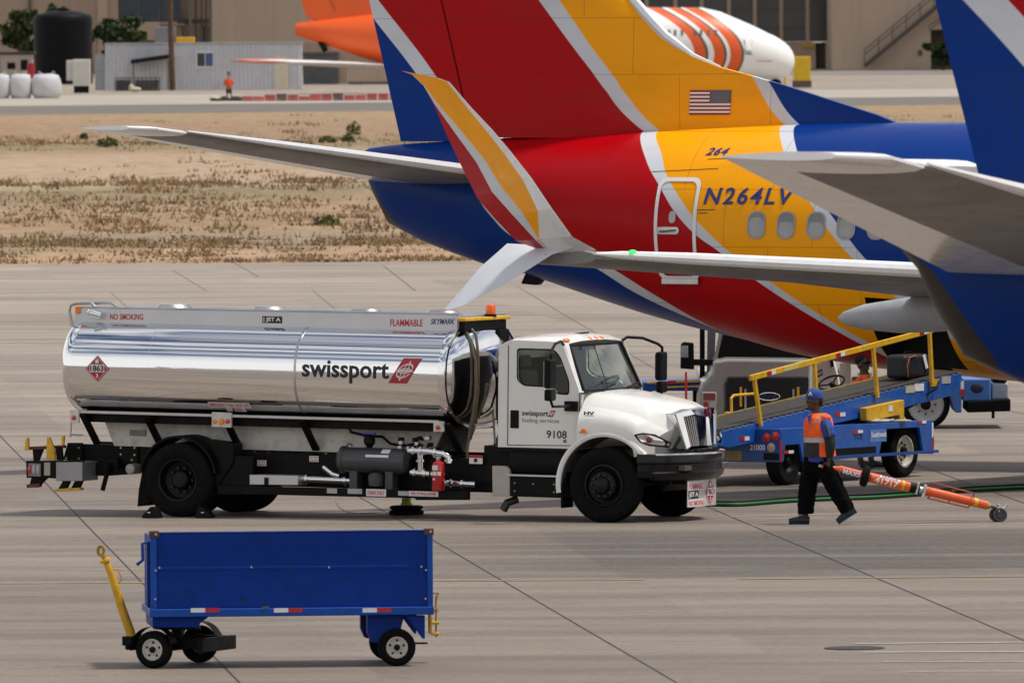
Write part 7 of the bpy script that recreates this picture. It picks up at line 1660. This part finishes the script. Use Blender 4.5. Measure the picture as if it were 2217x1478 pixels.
def crown_tree(px, py0, py1, wpx, Y, label, cols, gname='bushes and trees in the far yard', seed=1, n=2200, name='tree'):
    rnd = random.Random(seed); b0 = atY(px, py1, Y); t0 = atY(px, py0, Y); hgt = t0.z; wd = wpx*Y/F
    o = empty(name, V((b0.x,Y,0)), label, 'tree', group=gname)
    mb = MB(); mb.tube([(0,0,0),(.1,0,hgt*.3),(-.05,.1,hgt*.55)],[.22,.16,.08],8)
    for i in range(6):
        a = i*1.05; mb.tube([(.05,0,hgt*(.25+.05*i)),(wd*.18*math.cos(a),wd*.18*math.sin(a),hgt*(.45+.05*i)),(wd*.33*math.cos(a),wd*.33*math.sin(a),hgt*(.6+.04*i))],[.09,.06,.025],6)
    mb.build('trunk', mat('bark',(.07,.055,.04),.9), o)
    cl = [(rnd.gauss(0,.24)*wd, rnd.gauss(0,.24)*wd, hgt*rnd.uniform(.35,.92), rnd.uniform(.12,.24)*wd) for _ in range(26)]
    mb = MB()
    for _ in range(n):
        c = rnd.choice(cl); d = V((rnd.gauss(0,1),rnd.gauss(0,1),rnd.gauss(0,1))).normalized()*c[3]*rnd.uniform(.3,1.05); p = V(c[:3])+d
        if p.z > hgt or p.z < .15*hgt: continue
        s_ = rnd.uniform(.13,.32); a = V((rnd.gauss(0,1),rnd.gauss(0,1),rnd.gauss(0,1))).normalized()*s_; q = V((rnd.gauss(0,1),rnd.gauss(0,1),rnd.gauss(0,1))).normalized()*s_
        mb.add([p-a,p+q,p+a,p-q],[(0,1,2,3)], 0 if rnd.random() < .65 else 1)
    mb.build('crown', [mat('leaf_dark_'+cols,(.035,.048,.018) if cols=='olive' else (.02,.035,.015),.85,var=.4,scale=.8,spec=.2), mat('leaf_light_'+cols,(.085,.10,.035) if cols=='olive' else (.04,.07,.025),.85,var=.4,scale=.8,spec=.2)], o, smooth=0, fix=False)
crown_tree(52,22,140,85,1090,'olive tree standing left of the black water tank','olive',seed=4)
crown_tree(118,8,140,75,1098,'tree top showing just above the black water tank','olive',seed=9)
crown_tree(252,34,150,105,1085,'dark bushy tree between the water tank and the container shed','deep',seed=12,n=3200)
crown_tree(290,62,150,50,1080,'small pale green bush at the left end of the container shed roof','olive',seed=15,n=1400)
crown_tree(2040,96,148,52,1108,'dark clipped bush in the recess of the stair building','deep',seed=21,n=2000)
# black water tank
q = atY(137,165,1010); o = empty('water_tank', V((q.x,1010,0)), 'tall black plastic water tank standing among trees', 'water tank')
rr_ = 64*1010/F; zt2 = atY(137,38,1010).z; WT = mat('black_polyethylene',(.004,.0045,.006),.55,var=.3,spec=.12)
mb = MB(); mb.lathe((0,0,0),2,[(0,0),(rr_,0)]+[(rr_*(1.0 if i%2==0 else .985), zt2*(i+1)/12) for i in range(11)]+[(rr_,zt2),(rr_*.93,zt2+.18),(rr_*.5,zt2+.45),(rr_*.22,zt2+.52),(0,zt2+.52)],40); wt = mb.build('shell', WT, o, smooth=50)
mb = MB(); mb.lathe((0,0,zt2+.50),2,[(.4,0),(.42,.2),(.3,.24),(0,.25)],20); mb.build('lid', WT, wt)
# container shed
r, x0, Y = far('container_shed','white corrugated container shed with a window and a pale door','shed',440,190,945)
CW = mat('container_white',(.56,.57,.60),.55,var=.08,scale=.6,dirt=(.30,.27,.24,.35))
a, c = atY(228,190,Y), atY(653,95,Y); mb = MB(); n_ = 96; zt3 = c.z
xs_ = [a.x-x0+(c.x-a.x)*i/n_ for i in range(n_+1)]
pts = []
for i in range(n_): d = 0 if i % 2 == 0 else .06; pts += [(xs_[i],d),(xs_[i+1]-.02,d)]
mb.add([V((x,y,0)) for x,y in pts]+[V((x,y,zt3)) for x,y in pts], [(i,i+1,i+1+len(pts),i+len(pts)) for i in range(len(pts)-1)])
cw = mb.build('front_wall', CW, r, smooth=0)
mb = MB(); mb.box((xs_[0],.08,0),(xs_[-1],2.5,zt3)); mb.build('body', CW, r); mb = MB(); mb.box((xs_[0]-.05,-.06,zt3),(xs_[-1]+.05,2.5,zt3+.12)); mb.build('roof', mat('roof_grey',(.35,.35,.36),.6,var=.15), r)
wn = fbox(r,x0,Y,'window',DECALWHITE,424,112,463,147,-.06,.08,0,False,cw); fbox(r,x0,Y,'pane',mat('pane_dark',(.03,.035,.045),.12),427,115,443,144,-.08,.05,0,False,wn); fbox(r,x0,Y,'pane',mat('pane_blue',(.05,.09,.22),.12),445,115,461,144,-.08,.05,0,False,wn)
fbox(r,x0,Y,'door',mat('door_cream',(.62,.55,.42),.6),594,118,625,188,-.06,.08,0,True,cw)
mb = MB(); p, q = atY(285,134,Y), atY(369,122,Y); mb.bar((p.x-x0,-1.1,p.z),(q.x-x0,-1.1,q.z),2.0,.3,up=(0,0,1)); mb.build('awning', mat('awning_black',(.012,.012,.013),.8,spec=.2), r)
for px in (289,364): fbox(r,x0,Y,'awning_post',STEELB,px-1.2,132,px+1.2,190,-2.0,.1,0,True)
fbox(r,x0,Y,'end_panel',mat('end_panel_grey',(.30,.32,.33),.6),206,118,227,192,.2,.1,0,True)
WIRE = mat('wire_crate',(.06,.06,.06),.6)
def crate(px0, px1, py0, py1, Yc, label):
    q = atY((px0+px1)/2, py1, Yc); o = empty('wire_crate', V((q.x,Yc,0)), label, 'crate', group='wire crates by the container shed'); w_ = (px1-px0)*Yc/F; h_ = atY(px0,py0,Yc).z
    for i in range(7): mb = MB(); x = -w_/2+w_*i/6; mb.bar((x,0,0),(x,0,h_),.06,.06); mb.build('bar', WIRE, o)
    for i in range(5): mb = MB(); z = .04+(h_-.08)*i/4; mb.bar((-w_/2,0,z),(w_/2,0,z),.06,.06); mb.build('bar', WIRE, o)
    mb = MB(); mb.box((-w_/2+.08,.1,.02),(w_/2-.08,.9,h_*.8)); mb.build('load', mat('crate_load',(.16,.15,.14),.8,var=.5,scale=2), o)
crate(249,284,168,193,936,'grey wire crate left of the awning post'); crate(290,346,168,193,936,'wider grey wire crate beneath the black awning')
q = atY(292,192,930); o = empty('sack', V((q.x,930,0)), 'small cream sack on the ground before the wire crates', 'sack'); mb = MB(); mb.ball((0,0,.16),(.5,.3,.17)); mb.ball((-.25,0,.3),(.2,.2,.25)); blob(mb,'bag',mat('cream_sack',(.5,.44,.33),.9),o,.05,3)
q = atY(374,192,938); o = empty('utility_pole', V((q.x,938,0)), 'brown wooden pole in front of the container shed', 'pole'); mb = MB(); mb.tube([(0,0,0),(-.12,0,4),(-.2,0,10)],[.24,.2,.16],14); mb.build('shaft', mat('brown_wood',(.10,.055,.028),.85,var=.35,scale=2,bump=.4), o)
r, x0, Y = far('yellow_lift','yellow machine top showing above the container shed roof','machine',400,150,990); fbox(r,x0,Y,'housing',YELLOW,381,81,421,96,0,1.5,.05); fbox(r,x0,Y,'body',STEELB,385,60,392,190,.3,.4,.02,True); fbox(r,x0,Y,'body',GALV,336,58,380,100,.4,1.5,.05,True)
# white bulk bags
def bag(px0, px1, label, Yb=878):
    q = atY((px0+px1)/2, 207, Yb); w_ = (px1-px0)*Yb/F; h_ = atY(px0,161,Yb).z; o = empty('bulk_bag', V((q.x,Yb,0)), label, 'bulk bag', group='white bulk bags at the left edge')
    mb = MB(); mb.lathe((0,0,0),2,[(0,.0),(w_*.42,.0),(w_*.5,h_*.2),(w_*.51,h_*.5),(w_*.48,h_*.8),(w_*.40,h_*.96),(w_*.2,h_*1.0),(0,h_)],18)
    for v in mb.v: v.x += random.uniform(-.04,.04); v.z = max(0, v.z+random.uniform(-.03,.03))
    b_ = mb.build('sack', mat('white_woven',(.55,.54,.56),.8,var=.12,scale=1.5,bump=.4), o, smooth=80)
    for s in (-1,1): mb = MB(); mb.tube([(s*w_*.3,-.1,h_*.9),(s*w_*.25,-.1,h_*1.12),(s*w_*.1,-.1,h_*.95)],.035,6); mb.build('lifting_loop', mat('white_woven',(0,0,0)), o)
bag(-22,22,'white bulk bag cut by the left picture edge'); bag(21,69,'white bulk bag in the middle of its row'); bag(69,133,'wide white bulk bag at the right end of its row')
r, x0, Y = far('white_cabinet','pale cabinet of two boxes beside the black water tank','cabinet',175,190,920); CBX = mat('cabinet_cream',(.60,.58,.52),.6,var=.08,scale=1.5); fbox(r,x0,Y,'small_box',CBX,144,131,165,175,.2,.8,.04); fbox(r,x0,Y,'large_box',CBX,158,129,195,187,-.2,1.0,.05); fbox(r,x0,Y,'stand',BLACKM,160,184,192,192,0,.6,0,True)
r, x0, Y = far('service_trailer','beige service trailer with dark openings left of the water tank','trailer',42,160,960); fbox(r,x0,Y,'body',stucco('trailer_beige',(.42,.37,.30)),2,118,70,168,0,2,.05); fbox(r,x0,Y,'opening',BLACKM,16,136,33,150,-.05,.1); fbox(r,x0,Y,'opening',BLACKM,45,130,60,152,-.05,.1); fbox(r,x0,Y,'roof',DECALBLACK,-4,113,75,118,-.2,2.4); fbox(r,x0,Y,'base',BLACKM,6,168,66,192,.2,1.6,0,True)
q = atY(67,160,925); o = empty('red_drum', V((q.x,925,0)), 'red drum behind the white bulk bags', 'drum'); h_ = atY(67,137,925).z; mb = MB(); mb.lathe((0,0,0),2,[(0,0),(.27,0),(.28,h_*.3),(.27,h_*.33),(.28,h_*.36),(.28,h_*.66),(.27,h_*.69),(.28,h_*.72),(.26,h_),(0,h_)],20); mb.build('barrel', mat('drum_red',(.35,.01,.02),.5), o)
r, x0, Y = far('grey_skip','dark grey steel skip right of the container shed','skip',700,180,990); fbox(r,x0,Y,'body',mat('skip_grey',(.075,.08,.085),.6,var=.3,scale=1.2),656,118,732,180,0,2.2,.05,True); fbox(r,x0,Y,'rim',STEELB,652,112,735,119,-.1,2.4,.02); fbox(r,x0,Y,'end_post',BEI,733,120,752,182,.3,1,.0,True)
r, x0, Y = far('low_wall','low beige wall section under the orange tail','wall',790,180,985); fbox(r,x0,Y,'panel',BEI2,753,142,850,178,0,.3,0,True); fbox(r,x0,Y,'plinth',STEELB,753,177,850,184,-.1,.5,0,True)
# barriers, tarp heap, posts
for i in range(14):
    px = 536+24.5*i; Yb = 846; q = atY(px, 222, Yb); m = (0,1,0,2,0,0,1,0,2,0,1,0,0,1)[i]
    o = empty('barrier', V((q.x,Yb,0)), ['dull red','bright red','dark weathered'][m]+' barrier block, '+['first','second','third','fourth','fifth','sixth','seventh','eighth','ninth','tenth','eleventh','twelfth','thirteenth','last'][i]+' from the left end of the low row', 'barrier', group='low barrier row by the service road')
    mb = MB(); w_ = random.uniform(.33,.365); h_ = random.uniform(.28,.50); mb.prism([(-.25,.0),(.25,.0),(.16,h_*.5),(.1,h_),(-.1,h_),(-.16,h_*.5)],0,-w_,w_); mb.build('block', mat(['barrier_dull_red','barrier_red','barrier_dark'][m],[(.28,.05,.045),(.36,.06,.05),(.10,.05,.045)][m],.6,var=.2), o, bevel=.03)
    mb = MB(); mb.box((-w_*.9,-.215,h_*.12),(-w_*.3,-.19,h_*.34)); mb.build('foot', mat('barrier_pale',(.40,.24,.21),.6), o)
q = atY(490,222,848); o = empty('tarp_heap', V((q.x,848,0)), 'dark crumpled tarpaulin at the feet of the far worker', 'tarpaulin'); mb = MB(); rnd = random.Random(2)
for i in range(16): mb.ball((rnd.uniform(-.9,.9),rnd.uniform(-.3,.3),.08),(rnd.uniform(.12,.4),.25,rnd.uniform(.08,.26)),10,6)
blob(mb,'tarp',mat('tarp_dark',(.03,.032,.028),.85,var=.4),o,.06,2)
q = atY(463,222,850); o = empty('sandbag', V((q.x,850,0)), 'pale sandbag left of the dark tarpaulin', 'sandbag'); mb = MB(); mb.ball((0,0,.15),(.32,.3,.16)); mb.ball((.1,0,.2),(.2,.2,.15)); blob(mb,'bag',mat('cream_sack',(0,0,0)),o,.05,2)
r, x0, Y = far('yellow_block','yellow upright block to the right of the far jet nose','barrier',1736,178,930); fbox(r,x0,Y,'block',mat('block_yellow',(.72,.46,.01),.55,var=.08,scale=.8,dirt=(.3,.2,.05,.3)),1718,123,1755,178,0,1.2,.04,True); fbox(r,x0,Y,'base',STEELB,1716,175,1757,179,-.05,1.3,0,True)
r, x0, Y = far('yellow_post','thin yellow post under the far jet nose','post',1700,178,915); mb = MB(); mb.cyl((0,0,0),(0,0,atY(1700,145,Y).z),.1,n=14); mb.build('shaft', mat('block_yellow',(0,0,0)), r); mb = MB(); mb.cyl((0,0,0),(0,0,.06),.22,n=14); mb.build('base', STEELB, r)
# far worker
FP = ground(496,215); Q3 = P_(FP, FP.y)
fw = empty('person', FP, 'far standing person in an orange shirt and dark shorts', 'person')
mb = MB(); H3 = Q3(495,160); mb.ball(H3+V((0,0,-.02)),(.1,.11,.14),12,8); mb.tube([Q3(495,166),Q3(495,172)],.06,8); mb.tube([Q3(495,172),Q3(495,195)],[.16,.15],12)
for s in (-1,1):
    mb.tube([Q3(495+s*7,172),Q3(495+s*9,182),Q3(495+s*5,188,-.2)],[.06,.05,.04],8); hand(mb, Q3(495+s*5,188,-.2), Q3(495+s*3,190,-.28), V((-s,0,0)), V((0,.2,1)))
    mb.tube([Q3(495+s*3.5,193),Q3(496+s*4,204),Q3(496+s*4.5,214)],[.09,.06,.045],8); a = Q3(496+s*4.5,214); mb.tube([V((a.x,.05,.04)),V((a.x,-.18,.035))],[.045,.035],8)
blob(mb,'body',mat('tan_skin',(.22,.10,.06),.6),fw,.022,3)
mb = MB(); mb.tube([Q3(495,171),Q3(495,178),Q3(496,192)],[.15,.19,.18],14)
for s in (-1,1): mb.tube([Q3(495+s*6,172),Q3(495+s*9,181)],[.085,.08],10)
blob(mb,'shirt',mat('far_orange_shirt',(.72,.08,.012),.8),fw,.025,3)
mb = MB()
for s in (-1,1): mb.tube([Q3(495+s*2,191),Q3(496+s*3.5,202)],[.13,.11],10)
blob(mb,'shorts',mat('far_shorts',(.03,.032,.036),.85),fw,.025,3)
mb = MB(); mb.ball(H3+V((0,.02,.05)),(.105,.115,.10),12,8); blob(mb,'hair',mat('black_hair',(0,0,0)),fw,.022,2)

# woods and sheds on the horizon behind the camera, which the polished tank mirrors
mb = MB(); rnd = random.Random(8)
for i in range(2600):
    a = rnd.uniform(-1.15,1.15); rr_ = rnd.uniform(640,700); h_ = 17+6*math.sin(a*9)+3*math.sin(a*31)
    p = V((rr_*math.sin(a), -rr_*math.cos(a), rnd.uniform(0,max(2,h_)))); s_ = rnd.uniform(2,5.5)
    u = V((rnd.gauss(0,1),rnd.gauss(0,1),rnd.gauss(0,.6))).normalized()*s_; v = V((rnd.gauss(0,1),rnd.gauss(0,1),rnd.gauss(0,.6))).normalized()*s_
    mb.add([p-u,p+v,p+u,p-v],[(0,1,2,3)])
tag(mb.build('distant_woods', mat('woods_leaf',(.03,.04,.02),.9,spec=.1), smooth=0, fix=False), 'dark line of distant woods along the horizon', 'woods', kind='stuff')
